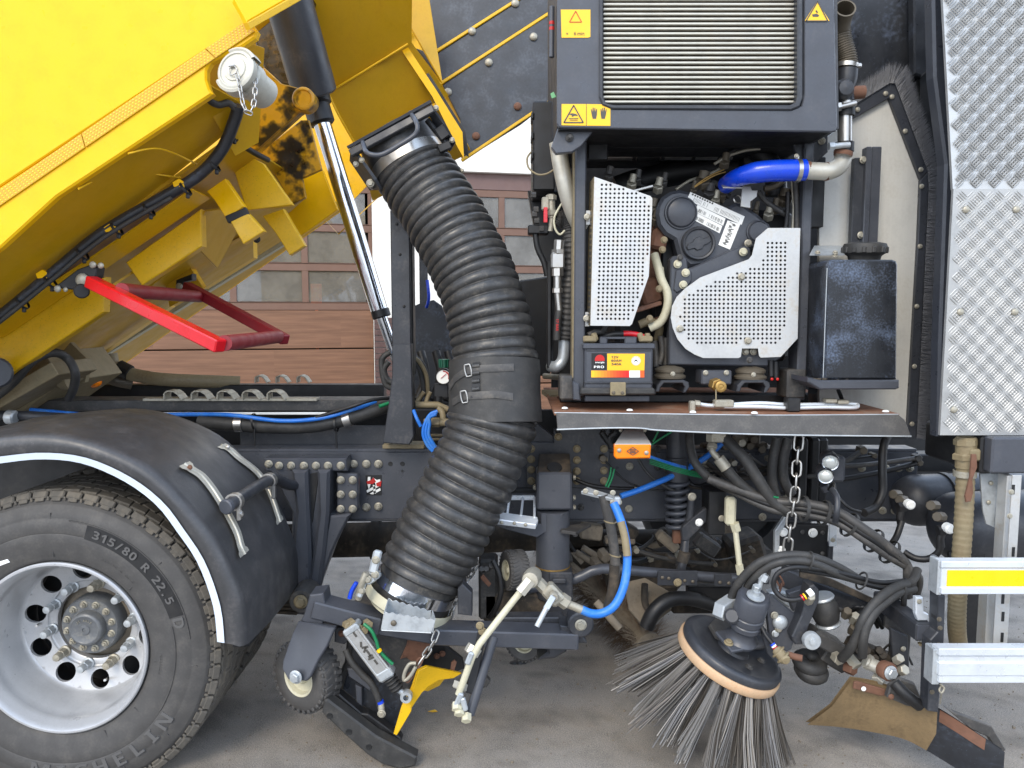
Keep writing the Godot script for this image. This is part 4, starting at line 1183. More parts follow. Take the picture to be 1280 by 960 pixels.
# ---------------------------------------------------------------- chassis, hose, frame furniture
func rail(n: String, m: Material, par: Node, x0: float, x1: float, y0: float, y1: float, dist: float, d: float, e := 0.005) -> MeshInstance3D:
	var st = ns()
	pb(st, x0, y0, x1, y1, dist, d, e)
	return obj(n, st, m, par)
func build_chassis() -> void:
	# main rails
	var fr = rail("chassis_frame", M.black_clean, truck, -300, 1146, 565, 649, 3.25, 0.012)
	tag(fr, "grey-black main chassis rail with rows of bolts")
	rail("frame_flange", M.black_clean, fr, -300, 1146, 561, 565, 3.25, 0.1, 0.002)
	rail("frame_flange", M.black, fr, -300, 1146, 649, 652, 3.25, 0.1, 0.002)
	rail("far_frame", M.black_dark, fr, -300, 1500, 520, 610, 4.1, 0.08)
	rail("body_rail", M.black_dark, fr, -300, 480, 481, 502, 4.0, 0.09)
	rail("body_rail", M.black_dusty, fr, -300, 490, 500, 514, 3.45, 0.16, 0.004)
	rail("web_plate", M.black, fr, 300, 492, 532, 562, 3.36, 0.01)
	rail("web_plate", M.black_dark, fr, -300, 760, 512, 562, 3.6, 0.02)
	rail("pale_conduit", M.paper, fr, -60, 470, 515.5, 518.5, 3.38, 0.012, 0.002)
	rail("hook_rail", M.zinc, fr, 178, 396, 498, 501.5, 3.42, 0.05, 0.002)
	for x in [217, 251, 283, 314, 345]:
		var h = ns()
		var hp = w3([[x - 8, 499, 3.44], [x - 8, 491, 3.44], [x - 4, 488, 3.44], [x + 4, 488.5, 3.44], [x + 9, 492, 3.44], [x + 14, 499, 3.44]])
		for i in hp.size() - 1: bar(h, hp[i], hp[i + 1], 0.07, 0.007, Vector3.BACK.cross(hp[i + 1] - hp[i]), 0.002)
		obj("lashing_hook", h, M.zinc, fr)
	for x in [327, 353, 379]:
		var h = ns()
		var hp = w3([[x - 6, 478, 4.02], [x - 6, 471, 4.02], [x - 1, 469, 4.02], [x + 4, 471, 4.02], [x + 9, 478, 4.02]])
		for i in hp.size() - 1: bar(h, hp[i], hp[i + 1], 0.06, 0.007, Vector3.BACK.cross(hp[i + 1] - hp[i]), 0.002)
		obj("lashing_hook", h, M.zinc, fr)
	# lines along the frame
	tb("black_hose", M.rubber, fr, [[250, 527, 3.3], [290, 530, 3.28], [340, 533, 3.26], [390, 532, 3.26], [430, 524, 3.27], [470, 512, 3.3], [490, 505, 3.35]], 0.031, 14)
	tb("blue_air_line", M.blue_line, fr, [[38, 512, 3.3], [80, 516, 3.3], [130, 519, 3.32], [240, 518, 3.3], [290, 519, 3.24], [350, 526, 3.22], [400, 523, 3.22], [440, 512, 3.24], [470, 502, 3.3]], 0.009, 10)
	tb("black_hose", M.black_dark, fr, [[395, 522, 3.22], [440, 508, 3.22], [465, 500, 3.25], [490, 497, 3.3]], 0.008, 8)
	tb("black_hose", M.black, fr, [[-40, 520, 3.2], [15, 519, 3.2], [60, 521, 3.2], [150, 526, 3.3]], 0.02, 12)
	tb("green_line", M.green_line, fr, [[474, 508, 3.22], [486, 504, 3.24]], 0.008, 8, 1)
	for q in [[299, 530], [434, 524]]:
		var c = ns()
		lathe(c, [[0.03, -0.016], [0.034, -0.016], [0.034, 0.016], [0.03, 0.016]], facing(at(q[0], q[1], 3.27), Vector3(1, 0.02 if q[0] < 400 else 0.28, 0)), 20)
		obj("hose_clip", c, M.stainless, fr)
	var cp = ns()
	cyl(cp, at(8, 521, 3.17), at(20, 522, 3.17), 0.03, 20, 0.006)
	obj("hose_coupling", cp, M.galvanised, fr)
	for q in [[318, 527], [420, 530]]:
		var t = ns()
		lathe(t, [[0.034, -0.004], [0.036, -0.004], [0.036, 0.004], [0.034, 0.004]], facing(at(q[0], q[1], 3.25), Vector3(1, 0.1, 0)), 16)
		tube(t, [at(q[0], q[1] + 9, 3.23), at(q[0] + 1, q[1] + 30, 3.23)], 0.004, 6)
		obj("cable_tie", t, M.black_dark, fr)
	# bolt rows
	pbolt(fr, [[442, 580], [458, 580], [473, 580], [458, 634], [473, 633]], 3.247, 5.4, M.zinc)
	pbolt(fr, [[787, 583], [881, 585], [786, 636], [953, 646]], 3.247, 5.0, M.zinc)
	pbolt(fr, [[822, 561], [822, 584], [726, 634]], 3.247, 4.5, M.black_dusty)
	pbolt(fr, [[1077, 585], [1107, 585], [1123, 585], [1137, 585], [1103, 638], [1118, 638]], 3.247, 5.0, M.zinc)
	for q in [[488, 580, 2.6], [503, 580, 2.6], [503, 589, 1.4], [955, 585, 2.6], [997, 612, 2.2]]:
		var hst = ns()
		lathe(hst, [[q[2] * 0.0039, 0.0], [q[2] * 0.0034, 0.0016], [0.0, 0.0012]], Transform3D(Basis(), at(q[0], q[1], 3.2495)), 16)
		obj("bolt_hole", hst, M.ink, fr)
	# printed warning plate on the rail
	var wp = pl("frame_sticker", M.ink, fr, [[457, 594], [477, 594], [477, 619], [458, 619]], 3.247, 0.002, 0.0004)
	for q in [[[460, 596], [463, 596], [463, 606], [461, 612], [459, 604]], [[466, 597], [471, 600], [475, 599], [476, 606], [470, 607]], [[458, 613], [475, 604], [476, 607], [459, 616]], [[462, 617], [475, 610], [476, 613], [466, 618]], [[466, 606], [469, 607], [470, 617], [467, 617]]]:
		pl("sticker_print", M.paper, fr, q, 3.2445, 0.001, 0.0)
	for q in [[[458, 602], [464, 600], [467, 597], [470, 602], [466, 605], [459, 605]], [[470, 604], [477, 601], [476, 608], [471, 608]]]:
		pl("sticker_print", M.ink_red, fr, q, 3.243, 0.001, 0.0)
	# cast spring hanger
	var hg = pl("spring_hanger", M.black_clean, truck, [[331, 573], [432, 573], [433, 588], [413, 590], [414, 642], [437, 643], [432, 652], [416, 684], [408, 706], [398, 728], [392, 760], [384, 770], [368, 768], [362, 750], [365, 640], [340, 592], [331, 588]], 3.14, 0.1, 0.008)
	tag(hg, "dark grey cast spring hanger bolted to the chassis rail")
	pl("hanger_dark_hole", M.black_dark, hg, [[377, 594], [399, 590], [391, 652], [388, 657], [381, 656], [374, 630]], 3.137, 0.005, 0.002)  # black plate painted for the dark opening between the legs
	pl("hanger_leg", M.black_clean, hg, [[364, 588], [384, 588], [386, 640], [389, 700], [388, 756], [366, 756], [365, 690], [370, 640]], 3.1, 0.07, 0.012)
	pl("hanger_leg", M.black_clean, hg, [[396, 588], [412, 588], [411, 640], [406, 690], [400, 730], [391, 762], [380, 758], [387, 720], [393, 680], [398, 640]], 3.09, 0.07, 0.012)
	pl("hanger_gusset", M.black_clean, hg, [[412, 645], [438, 643], [425, 668], [415, 690], [406, 715], [396, 742], [394, 720], [402, 690], [409, 660]], 3.11, 0.05, 0.008)
	pl("hanger_flange", M.black_clean, hg, [[330, 573], [433, 573], [434, 589], [331, 589]], 3.139, 0.03, 0.004)
	pl("bolt_plate", M.black_clean, hg, [[421, 591], [446, 593], [448, 597], [448, 636], [444, 641], [421, 642]], 3.15, 0.03, 0.006)
	pbolt(hg, [[336, 580], [349, 582], [364, 582], [380, 582], [395, 582], [410, 582], [426, 582]], 3.136, 5.2, M.zinc)
	pbolt(hg, [[426, 600], [441, 600], [426, 618], [441, 618], [426, 636], [441, 636]], 3.145, 5.2, M.zinc)
	var cs = ns()
	lathe(cs, [[0.05, -0.12], [0.05, -0.01], [0.045, 0.0], [0.03, 0.0], [0.03, -0.006], [0.0, -0.006]], Transform3D(Basis(), at(376, 752, 2.96)), 24)
	obj("hanger_eye", cs, M.black_dusty, hg)
	bolt(hg, at(376, 752, 2.955), 0.028, M.hose_old, 1)
	var lf = ns()
	for k in 3: bar(lf, at(210, 742 + k * 5, 3.1), at(375, 752 + k * 5, 3.1), 0.09, 0.014)
	obj("leaf_spring", lf, M.grime, hg)
	# axle and shafts, dusty, between the rails
	var ax = ns()
	tube(ax, [at(300, 678, 3.75), at(560, 672, 3.75), at(760, 662, 3.75)], 0.085, 20)
	lathe(ax, [[0.1, -0.02], [0.1, 0.02]], facing(at(470, 674, 3.75), Vector3(1, 0, 0)), 20)
	tag(obj("prop_shaft", ax, M.grime, truck), "dusty brown shaft between the chassis rails")
	# upright post with flared foot
	var post = rail("hose_post", M.black, truck, 489, 513, 262, 470, 3.15, 0.02)
	tag(post, "black upright post behind the suction hose")
	rail("post_flank", M.black_dark, post, 511, 516, 262, 470, 3.17, 0.08)
	pl("post_foot", M.black, post, [[490, 430], [514, 430], [515, 470], [517, 546], [512, 556], [478, 554], [485, 510], [490, 470]], 3.12, 0.08, 0.004)
	for q in [[496, 280], [500, 318], [505, 383], [505, 446]]: bolt(post, at(q[0], q[1], 3.148), 0.006, M.ink, 2)
	rail("post_base", M.hose_old, post, 478, 530, 556, 561, 3.2, 0.1, 0.002)
	rail("back_post", M.black, post, 525, 535, 300, 560, 3.9, 0.03)
	var bp = pl("back_plate", M.black_worn, truck, [[516, 383], [528, 378], [542, 375], [552, 382], [575, 440], [640, 440], [640, 520], [516, 520]], 3.85, 0.02, 0.003)
	tag(bp, "stained black plate behind the suction hose")
	tb("blue_air_line", M.blue, bp, [[534, 350, 3.7], [536, 372, 3.7], [533, 384, 3.75]], 0.008, 8)
	pl("dark_cowl", M.black_dark, truck, [[640, 352], [688, 345], [688, 470], [655, 470], [640, 440]], 3.5, 0.1, 0.006)
	# hoses round the post
	for c in [[[488, 440], [478, 448], [478, 465], [482, 480], [489, 485]], [[517, 446], [528, 456], [534, 475], [536, 495]], [[517, 452], [525, 462], [529, 480], [531, 496]], [[486, 452], [480, 462], [484, 474], [490, 478]]]:
		tb("loose_hose", M.rubber, post, c, 0.013, 10, 6, 3.3)
	tb("loose_hose", M.hose_old, post, [[516, 447], [524, 452], [533, 470], [535, 494]], 0.009, 8, 6, 3.28)
	# big suction hose
	var path = [[491, 166, 3.1], [500, 182, 3.1], [511, 205, 3.09], [528, 231, 3.07], [547, 259, 3.04], [564, 287, 3.01], [580, 317, 2.98], [594, 347, 2.95], [605, 378, 2.92], [614, 414, 2.9], [619, 455, 2.88], [620, 490, 2.86], [614, 532, 2.84], [600, 572, 2.82], [580, 614, 2.8], [558, 656, 2.78], [538, 694, 2.76], [522, 728, 2.74], [514, 748, 2.74]]
	var cp2 = smooth(w3(path), 44)
	var L = 0.0
	for i in cp2.size() - 1: L += cp2[i].distance_to(cp2[i + 1])
	var rr = []; var acc = 0.0
	var ph = 0.0
	var mid = at(619, 487, 2.865)
	for i in cp2.size():
		var ds = 0.0 if i == 0 else cp2[i].distance_to(cp2[i - 1])
		acc += ds
		var t = acc / L
		ph = fposmod(ph + ds / lerpf(0.0375, 0.0435, smoothstep(0.3, 0.75, t)), 1.0)
		var base = 0.146 + 0.011 * smoothstep(0.4, 0.62, t) - 0.013 * smoothstep(0.85, 1.0, t)
		if t < 0.085 or t > 0.955 or absf(cp2[i].y - mid.y) < 0.1: rr.append(base + (0.004 if t < 0.085 else 0.0))
		else:
			var bulge = sqrt(maxf(0.0, 1.0 - pow(ph * 2.0 - 1.0, 2.0)))
			rr.append(base - 0.004 + (0.0155 + 0.002 * sin(acc * 31.0) + 0.0015 * sin(acc * 77.0)) * pow(bulge, 1.1))
	var hs = ns()
	tube(hs, cp2, rr, 56)
	var hose = obj("suction_hose", hs, M.hose_rubber, truck)
	tag(hose, "thick ribbed black suction hose running down to the nozzle")
	# bands at both ends
	var lo = at(503, 182, 3.12); var up = (at(503, 182, 3.12) - at(514, 208, 3.1)).normalized()
	var b1 = ns()
	lathe(b1, [[0.148, -0.022], [0.154, -0.021], [0.154, 0.021], [0.148, 0.022]], facing(at(511, 205, 3.09), at(500, 182, 3.1) - at(519, 218, 3.08)), 56)
	bx(b1, at(466, 229, 3.03), Vector3(0.02, 0.045, 0.03), Basis(Vector3.BACK, -0.5))
	obj("hose_band", b1, M.stainless, hose)
	bolt(hose, at(463, 229, 3.0), 0.016, M.zinc, 1)
	bolt(hose, at(577, 214, 3.05), 0.012, M.zinc, 1, Vector3(1, 0.3, 0.2))
	var b2 = ns()
	var dn = (at(514, 748, 2.74) - at(530, 711, 2.75)).normalized()
	lathe(b2, [[0.147, -0.022], [0.152, -0.02], [0.152, 0.02], [0.147, 0.022]], facing(at(519.5, 733, 2.74), dn), 56)
	obj("hose_band", b2, M.chrome, hose)
	var b3 = ns()
	lathe(b3, [[0.16, 0.03], [0.165, 0.012], [0.165, -0.006], [0.158, -0.012], [0.135, -0.012], [0.135, -0.03]], facing(at(510, 755, 2.74), -dn), 56)
	obj("nozzle_collar", b3, M.cream, hose)
	# upper flange with handle
	var fl = ns()
	sheet(fl, w3([[435, 187, 2.925], [439, 195, 2.92], [543, 139, 2.92], [540, 130, 2.925]]), 0.02, 0.003)
	sheet(fl, w3([[435, 186, 2.93], [540, 129, 2.93], [540, 133, 3.3], [446, 186, 3.3]]), 0.012, 0.002)
	sheet(fl, w3([[436, 188, 2.95], [447, 196, 2.95], [470, 224, 2.98], [474, 238, 3.0], [462, 238, 3.1], [438, 200, 3.05]]), 0.012)
	sheet(fl, w3([[539, 130, 2.98], [552, 158, 2.98], [568, 180, 3.02], [564, 188, 3.06], [548, 172, 3.02], [534, 138, 3.0]]), 0.012)
	var inlet = obj("inlet_flange", fl, M.black, hose)
	tag(inlet, "black inlet flange with a bent grab handle")
	tb("grab_handle", M.black_clean, hose, [[453, 175, 2.95], [456, 187, 2.88], [463, 193, 2.86], [478, 193, 2.86], [500, 181, 2.86], [518, 169, 2.86], [522, 160, 2.86], [519, 150, 2.88], [513, 141, 2.96]], 0.009, 10)
	for q in [[545, 135, 2.97], [452, 200, 2.95], [522, 150, 2.94], [558, 180, 3.0], [445, 205, 2.96], [565, 175, 3.0]]: bolt(hose, at(q[0], q[1], q[2]), 0.011, M.zinc, 1)
	var ct = ns()
	tube(ct, [at(534, 150, 3.0), at(560, 182, 3.0)], 0.012, 8)
	bx(ct, at(553, 166, 2.99), Vector3(0.04, 0.05, 0.03), Basis(Vector3.BACK, 0.6))
	bx(ct, at(556, 184, 2.99), Vector3(0.05, 0.03, 0.03), Basis(Vector3.BACK, 0.4))
	obj("hose_catch", ct, M.black_dark, hose)
	# rubber sleeve buckled round the middle
	var sl = ns()
	var up2 = (at(619, 455, 2.88) - at(620, 520, 2.85)).normalized()
	var sx = facing(at(618.5, 487, 2.865), up2, Vector3.BACK)
	lathe(sl, [[0.156, -0.125], [0.176, -0.123], [0.1725, -0.04], [0.1715, 0.0], [0.1725, 0.06], [0.17, 0.108], [0.153, 0.11]], sx, 64)
	var slv = obj("hose_sleeve", sl, M.rubber, hose)
	tag(slv, "smooth rubber sleeve strapped round the hose")
	var skin = func(px, py, r): # where the line of sight meets the sleeve
		var q: Vector3 = at(px, py, 2.86); var dq: Vector3 = (q - EYE).normalized()
		var ax2 = sx.basis.z
		var o2 = EYE - sx.origin
		var dp = dq - ax2 * dq.dot(ax2); var op = o2 - ax2 * o2.dot(ax2)
		var A = dp.dot(dp); var B = dp.dot(op); var C2 = op.dot(op) - r * r
		return EYE + dq * ((-B - sqrt(maxf(B * B - A * C2, 0.0))) / A)
	var gs = ns()
	strip(gs, [[skin.call(591, 453, 0.1755), skin.call(590, 475, 0.174), skin.call(588, 498, 0.177)], [skin.call(600, 452, 0.1755), skin.call(600, 475, 0.174), skin.call(600, 497, 0.177)]])
	obj("sleeve_gap", gs, M.black_dark, hose)
	for q in [457, 466, 476, 486]:
		var gp2 = ns()
		tube(gp2, [skin.call(591, q + 1, 0.174), skin.call(600, q, 0.174)], 0.008, 8)
		obj("sleeve_rib", gp2, M.hose_rubber, hose)
	for s in [[[562, 484], [568, 474], [576, 468], [586, 463], [600, 461], [620, 460], [642, 459]], [[566, 503], [574, 498], [584, 495], [600, 494], [620, 493], [641, 496]]]:
		var bs = ns()
		var rw = [[], [], [], []]
		for p in s:
			var q: Vector3 = skin.call(p[0], p[1], 0.176)
			var rad: Vector3 = (q - sx.origin) - sx.basis.z * (q - sx.origin).dot(sx.basis.z)
			rad = rad.normalized()
			rw[0].append(q + sx.basis.z * 0.0135 - rad * 0.003); rw[1].append(q + sx.basis.z * 0.013 + rad * 0.002); rw[2].append(q - sx.basis.z * 0.013 + rad * 0.002); rw[3].append(q - sx.basis.z * 0.0135 - rad * 0.003)
		strip(bs, rw)
		obj("sleeve_strap", bs, M.black_dusty, hose)
	for q in [[585, 463], [580, 496]]:
		var bk = ns()
		var c: Vector3 = skin.call(q[0], q[1], 0.181)
		var pts = []
		for k in 21:
			var a = TAU * k / 20
			pts.append(c + Basis(Vector3.UP, -0.3) * Basis(Vector3.BACK, 0.2) * Vector3(cos(a) * 0.012, clampf(sin(a) * 1.6, -1, 1) * 0.021, 0))
		tube(bk, pts, 0.003, 6, false)
		obj("strap_buckle", bk, M.stainless, hose)
	# air valves and gauge beside the hose
	var vg = ns()
	lathe(vg, [[0.03, -0.05], [0.034, -0.045], [0.034, 0.0], [0.031, 0.004], [0.029, 0.0]], Transform3D(Basis(), at(554, 471, 3.2)), 28)
	bx(vg, at(552, 488, 3.26), Vector3(0.06, 0.06, 0.06))
	tube(vg, [at(548, 495, 3.24), at(548, 504, 3.24)], 0.02, 12)
	var gauge = obj("air_gauge", vg, M.black_dark, truck)
	tag(gauge, "round white pressure gauge with green knob beside the hose")
	var gf = ns()
	lathe(gf, [[0.03, -0.002], [0.0, -0.002]], Transform3D(Basis(), at(554, 471, 3.2)), 28)
	obj("gauge_dial", gf, M.paper, gauge)
	var gr = ns()
	lathe(gr, [[0.026, -0.0015], [0.026, 0.0], [0.021, 0.0]], Transform3D(Basis(), at(554, 471, 3.2)), 12, -0.4, 1.6)
	bar(gr, at(551, 473, 3.199), at(558, 467, 3.199), 0.0025, 0.002, Vector3.UP, 0.0)
	obj("gauge_needle", gr, M.ink_red, gauge)
	var kb = ns()
	lathe(kb, [[0.0, -0.02], [0.019, -0.018], [0.02, 0.016], [0.0, 0.018]], facing(at(555, 454, 3.2), Vector3(0, 1, 0)), 10)
	for k in 10: bx(kb, at(555, 454, 3.2) + Vector3(cos(TAU * k / 10), 0, sin(TAU * k / 10)) * 0.02, Vector3(0.006, 0.034, 0.006), Basis(Vector3.UP, -TAU * k / 10))
	obj("gauge_knob", kb, M.green_knob, gauge)
	var fx = ns()
	tube(fx, [at(520, 506, 3.2), at(547, 506, 3.2), at(560, 512, 3.2)], 0.014, 12)
	tube(fx, [at(530, 528, 3.15), at(548, 528, 3.15), at(566, 528, 3.15)], 0.016, 12)
	hexa(fx, at(540, 528, 3.15), at(550, 528, 3.15), 0.02)
	tube(fx, smooth([at(548, 510, 3.18), at(553, 516, 3.17), at(554, 528, 3.15)], 4), 0.013, 10)
	tube(fx, smooth([at(530, 490, 3.22), at(524, 498, 3.22), at(520, 506, 3.2)], 4), 0.009, 10)
	tube(fx, smooth([at(538, 490, 3.22), at(534, 498, 3.22), at(532, 506, 3.2)], 4), 0.009, 10)
	obj("air_fitting", fx, M.hose_old, gauge)
	for yy in [544, 549]: tb("pale_line", M.hose_old, gauge, [[534, yy, 3.22], [560, yy, 3.22]], 0.006, 8, 1)
	for k in 3:
		tb("blue_coil", M.blue_line, gauge, [[547 - k, 514 + k * 2, 3.1], [538 - k * 0.5, 518 + k * 2, 3.1], [531 + k * 3, 530, 3.1], [529 + k * 3.4, 543, 3.1], [534 + k * 3, 556 - k * 2, 3.1], [541 + k * 2, 564 - k * 2, 3.1]], 0.0075, 10)
	tb("blue_coil", M.blue_line, gauge, [[517, 513, 3.12], [521, 523, 3.1], [526, 533, 3.1]], 0.0075, 8)
	for q in [[545, 486], [560, 484], [526, 484]]:
		tb("loose_hose", M.black_dark, gauge, [[q[0], 440, 3.5], [q[0] + 6, 470, 3.45], [q[0] - 4, 500, 3.4]], 0.02, 10)
	# left clutter under the hopper hinge
	var hn = ns()
	bx(hn, at(75, 476, 3.6), Vector3(0.3, 0.16, 0.5), Basis(Vector3.BACK, 0.6))
	bx(hn, at(45, 485, 3.3), Vector3(0.4, 0.06, 0.3), Basis(Vector3.BACK, 0.5))
	tube(hn, [at(78, 470, 3.35), at(90, 470, 3.35)], 0.06, 18)
	sheet(hn, w3([[88, 428, 3.5], [112, 452, 3.5], [106, 478, 3.5], [70, 480, 3.5], [60, 462, 3.5]]), 0.03)
	var hinge = obj("hopper_hinge", hn, M.hose_old, truck)
	tag(hinge, "dusty rear hinge of the hopper above the mudguard")
	tb("hinge_hose", M.rubber, hinge, [[-40, 520, 3.1], [10, 484, 3.1], [40, 452, 3.1], [66, 441, 3.15], [84, 448, 3.2], [94, 466, 3.2], [92, 485, 3.25], [86, 498, 3.3]], 0.018, 12)
	tb("hinge_hose", M.black_dusty, hinge, [[-40, 500, 3.2], [20, 480, 3.2], [60, 474, 3.25]], 0.02, 10)
	var rl = ns()
	cyl(rl, at(-6, 466, 3.0), at(-6, 466, 2.9), 0.06, 24, 0.008)
	obj("hinge_roller", rl, M.black, hinge)
	tb("drain_hose", M.hose_old, hinge, [[138, 442, 3.95], [142, 456, 3.95], [156, 465, 3.95], [180, 471, 3.95], [215, 475, 3.95], [300, 478, 4.05]], 0.034, 14)
	tb("drain_hose", M.bellows_tan, hinge, [[128, 446, 3.9], [132, 462, 3.9], [140, 474, 3.95], [165, 480, 4.0]], 0.03, 14)
	tb("rubber_cuff", M.black_dark, hinge, [[148, 459, 3.94], [162, 466, 3.94]], 0.04, 14, 1)
	var bc = ns()
	cyl(bc, at(121, 478, 3.8), at(121, 468, 3.8), 0.035, 18, 0.006)
	obj("lamp_base", bc, M.black_dark, hinge)
	var ol = ns()
	lathe(ol, [[0.03, 0.0], [0.028, 0.03], [0.015, 0.045], [0.0, 0.048]], facing(at(120, 476, 3.74), Vector3(0, -0.2, 1)), 18)
	obj("amber_lens", ol, M.amber, hinge)
	var wc2 = ns()
	cyl(wc2, at(120, 466, 3.8), at(118, 456, 3.8), 0.028, 18, 0.006)
	obj("white_cap", wc2, M.paper, hinge)
func build_underframe() -> void:
	# bolted mount and column of the nozzle lift
	var mp = pl("lift_mount", M.black, truck, [[657, 553], [692, 553], [692, 536], [762, 536], [762, 612], [658, 608]], 3.15, 0.02, 0.003)
	tag(mp, "black bolted mount plate above the nozzle lift column")
	pl("mount_gusset", M.black, mp, [[640, 520], [672, 530], [692, 545], [692, 553], [640, 560]], 3.17, 0.03, 0.003)
	pbolt(mp, [[664, 561], [664, 574], [664, 587], [664, 601], [721, 561], [721, 575], [721, 589], [721, 601], [755, 561], [755, 575], [755, 588], [755, 601], [698, 546]], 3.147, 5.0, M.hose_old, 1)
	for q in [[754, 539], [754, 545], [697, 539]]: bolt(mp, at(q[0], q[1], 3.148), 0.011, M.ink, 2)
	pl("mount_bar", M.black_dark, mp, [[640, 611], [672, 611], [672, 616], [640, 616]], 3.1, 0.03, 0.003)
	var col = rail("lift_column", M.black_clean, truck, 671, 715, 591, 638, 2.93, 0.14, 0.008)
	tag(col, "black square head of the nozzle lift column")
	var wt = ns()
	sheet(wt, w3([[671.5, 592, 2.935], [714.5, 592, 2.935], [712, 566, 3.08], [674, 567, 3.08]]), 0.02, 0.004)
	obj("worn_top", wt, M.grime, col)
	var ov = ns()
	lathe(ov, [[0.03, 0.0], [0.028, 0.003], [0.0, 0.002]], facing(at(693, 584, 2.968), Vector3(0, 0.85, 0.5)), 20)
	obj("oval_hole", ov, M.ink, col)
	for q in [[717, 597], [717, 622], [717, 634], [669, 609]]: bolt(col, at(q[0], q[1], 2.98), 0.012, M.zinc, 1, Vector3(1 if q[0] > 700 else -1, 0, 0.2))
	pl("column_bracket", M.black_clean, col, [[676, 642], [705, 642], [695, 664], [683, 665], [671, 672], [632, 662], [618, 655], [640, 655], [676, 655]], 2.92, 0.05, 0.003)
	var cy = ns()
	cyl(cy, at(691, 637, 2.98), at(691, 708, 2.98), 0.067, 32, 0.003)
	obj("column_tube", cy, M.black_clean, col)
	var rg = ns()
	lathe(rg, [[0.066, -0.004], [0.069, -0.002], [0.069, 0.002], [0.066, 0.004]], facing(at(691, 707, 2.98), Vector3.UP), 32)
	obj("seal_ring", rg, M.brass, col)
	var cy2 = ns()
	cyl(cy2, at(691, 708, 2.98), at(691, 745, 2.98), 0.069, 32, 0.003)
	pb(cy2, 686, 716, 716, 770, 2.9, 0.12, 0.005)
	pb(cy2, 690, 724, 708, 730, 2.88, 0.03, 0.006)
	obj("column_foot", cy2, M.black, col)
	sh("swing_plate", M.black_dusty, col, [[699, 658, 2.95], [737, 652, 3.05], [739, 656, 3.03], [720, 664, 2.9], [702, 663, 2.9]], 0.0, 0.012, 0.003)
	bolt(col, at(719, 667, 2.92), 0.014, M.black_dusty, 1, Vector3.DOWN)
	# pale step frame
	var sf = ns()
	sheet(sf, w3([[613, 640, 2.86], [616, 649, 2.83], [670, 656, 2.83], [673, 650, 2.86], [672, 645, 2.88], [617, 640, 2.88]]), 0.02, 0.003)
	for q in [[[620, 622], [614, 641]], [[637, 622], [634, 644]], [[654, 622], [651, 646]], [[668, 622], [668, 648]]]: bar(sf, at(q[0][0], q[0][1], 3.02), at(q[1][0], q[1][1], 2.87), 0.009, 0.012)
	bar(sf, at(620, 622, 3.02), at(668, 622, 3.02), 0.012, 0.02)
	sheet(sf, w3([[614, 648, 2.84], [670, 656, 2.84], [668, 661, 2.86], [640, 658, 2.86], [617, 655, 2.86]]), 0.02)
	var stp = obj("step_frame", sf, M.rail_white, truck)
	tag(stp, "small white step frame with three openings")
	for q in [[627, 653], [643, 654], [657, 656]]: bolt(stp, at(q[0], q[1], 2.83), 0.007, M.zinc, 2)
	# amber side marker on its bracket
	var br = sh("marker_bracket", M.guard_steel, truck, [[780, 537, 2.78], [803, 537, 2.78], [814, 555, 2.66], [768, 555, 2.66]], 0.0, 0.006, 0.001)
	tag(br, "grey bracket carrying an amber side marker")
	var am = pl("amber_marker", M.amber, br, [[769, 556], [813, 556], [814, 558], [813, 573], [771, 574], [768, 571], [768, 558]], 2.65, 0.03, 0.005)
	tag(am, "amber reflector marker with a diamond emblem")
	var dm = ns()
	var dc = at(791, 564, 2.646)
	for k in 4:
		var a = TAU * k / 4; var b = TAU * (k + 1) / 4
		bar(dm, dc + Vector3(cos(a) * 0.021, sin(a) * 0.014, 0), dc + Vector3(cos(b) * 0.021, sin(b) * 0.014, 0), 0.002, 0.002, Vector3.BACK, 0.0)
	for k in 3: bar(dm, dc + Vector3(-0.01, (k - 1) * 0.005, 0), dc + Vector3(0.01, (k - 1) * 0.005, 0), 0.0025, 0.002, Vector3.BACK, 0.0)
	obj("marker_emblem", dm, M.ink_grey, br)
	for q in [[774, 563], [808, 566]]: bolt(br, at(q[0], q[1], 2.647), 0.008, M.zinc, 2)
	for q in [[776, 538], [806, 538]]: bolt(br, at(q[0], q[1], 2.79), 0.007, M.zinc, 2)
	# spring strut
	var ss = ns()
	cyl(ss, at(847, 535, 3.1), at(847, 602, 3.1), 0.045, 24, 0.006)
	cyl(ss, at(847, 570, 3.1), at(847, 575, 3.1), 0.05, 24, 0.003)
	tube(ss, [at(847, 600, 3.1), at(847, 660, 3.1)], 0.026, 16)
	var strut = obj("spring_strut", ss, M.black, truck)
	tag(strut, "black coil spring strut below the engine deck")
	var co = []
	for i in 140:
		var a = TAU * i / 20.0
		var y = lerpf(602, 662, i / 139.0)
		var rr2 = 0.04 + 0.004 * sin(i / 139.0 * PI)
		co.append(at(847, y, 3.1) + Vector3(cos(a) * rr2, 0, sin(a) * rr2))
	var cs2 = ns()
	tube(cs2, co, 0.0095, 8)
	obj("coil_spring", cs2, M.black_clean, strut)
	var rd = ns()
	pb(rd, 842, 662, 852, 680, 3.08, 0.035)
	obj("rusty_rod_end", rd, M.rust, strut)
	tb("strut_link", M.black, strut, [[865, 622, 3.05], [862, 650, 3.05], [857, 672, 3.05], [854, 700, 3.0], [850, 716, 3.0]], 0.017, 12)
	tb("strut_link", M.grime, strut, [[856, 690, 3.0], [853, 702, 3.0]], 0.024, 12, 1)
	bolt(strut, at(865, 621, 3.0), 0.017, M.zinc, 1)
	pl("link_arm", M.black, strut, [[852, 665], [854, 658], [880, 636], [890, 634], [893, 644], [884, 652], [860, 676], [853, 676]], 3.02, 0.03, 0.004)
	bolt(strut, at(874, 653, 3.017), 0.016, M.paper, 1)
	var mb = rail("arm_box", M.black_dark, strut, 886, 907, 614, 669, 2.98, 0.12, 0.004)
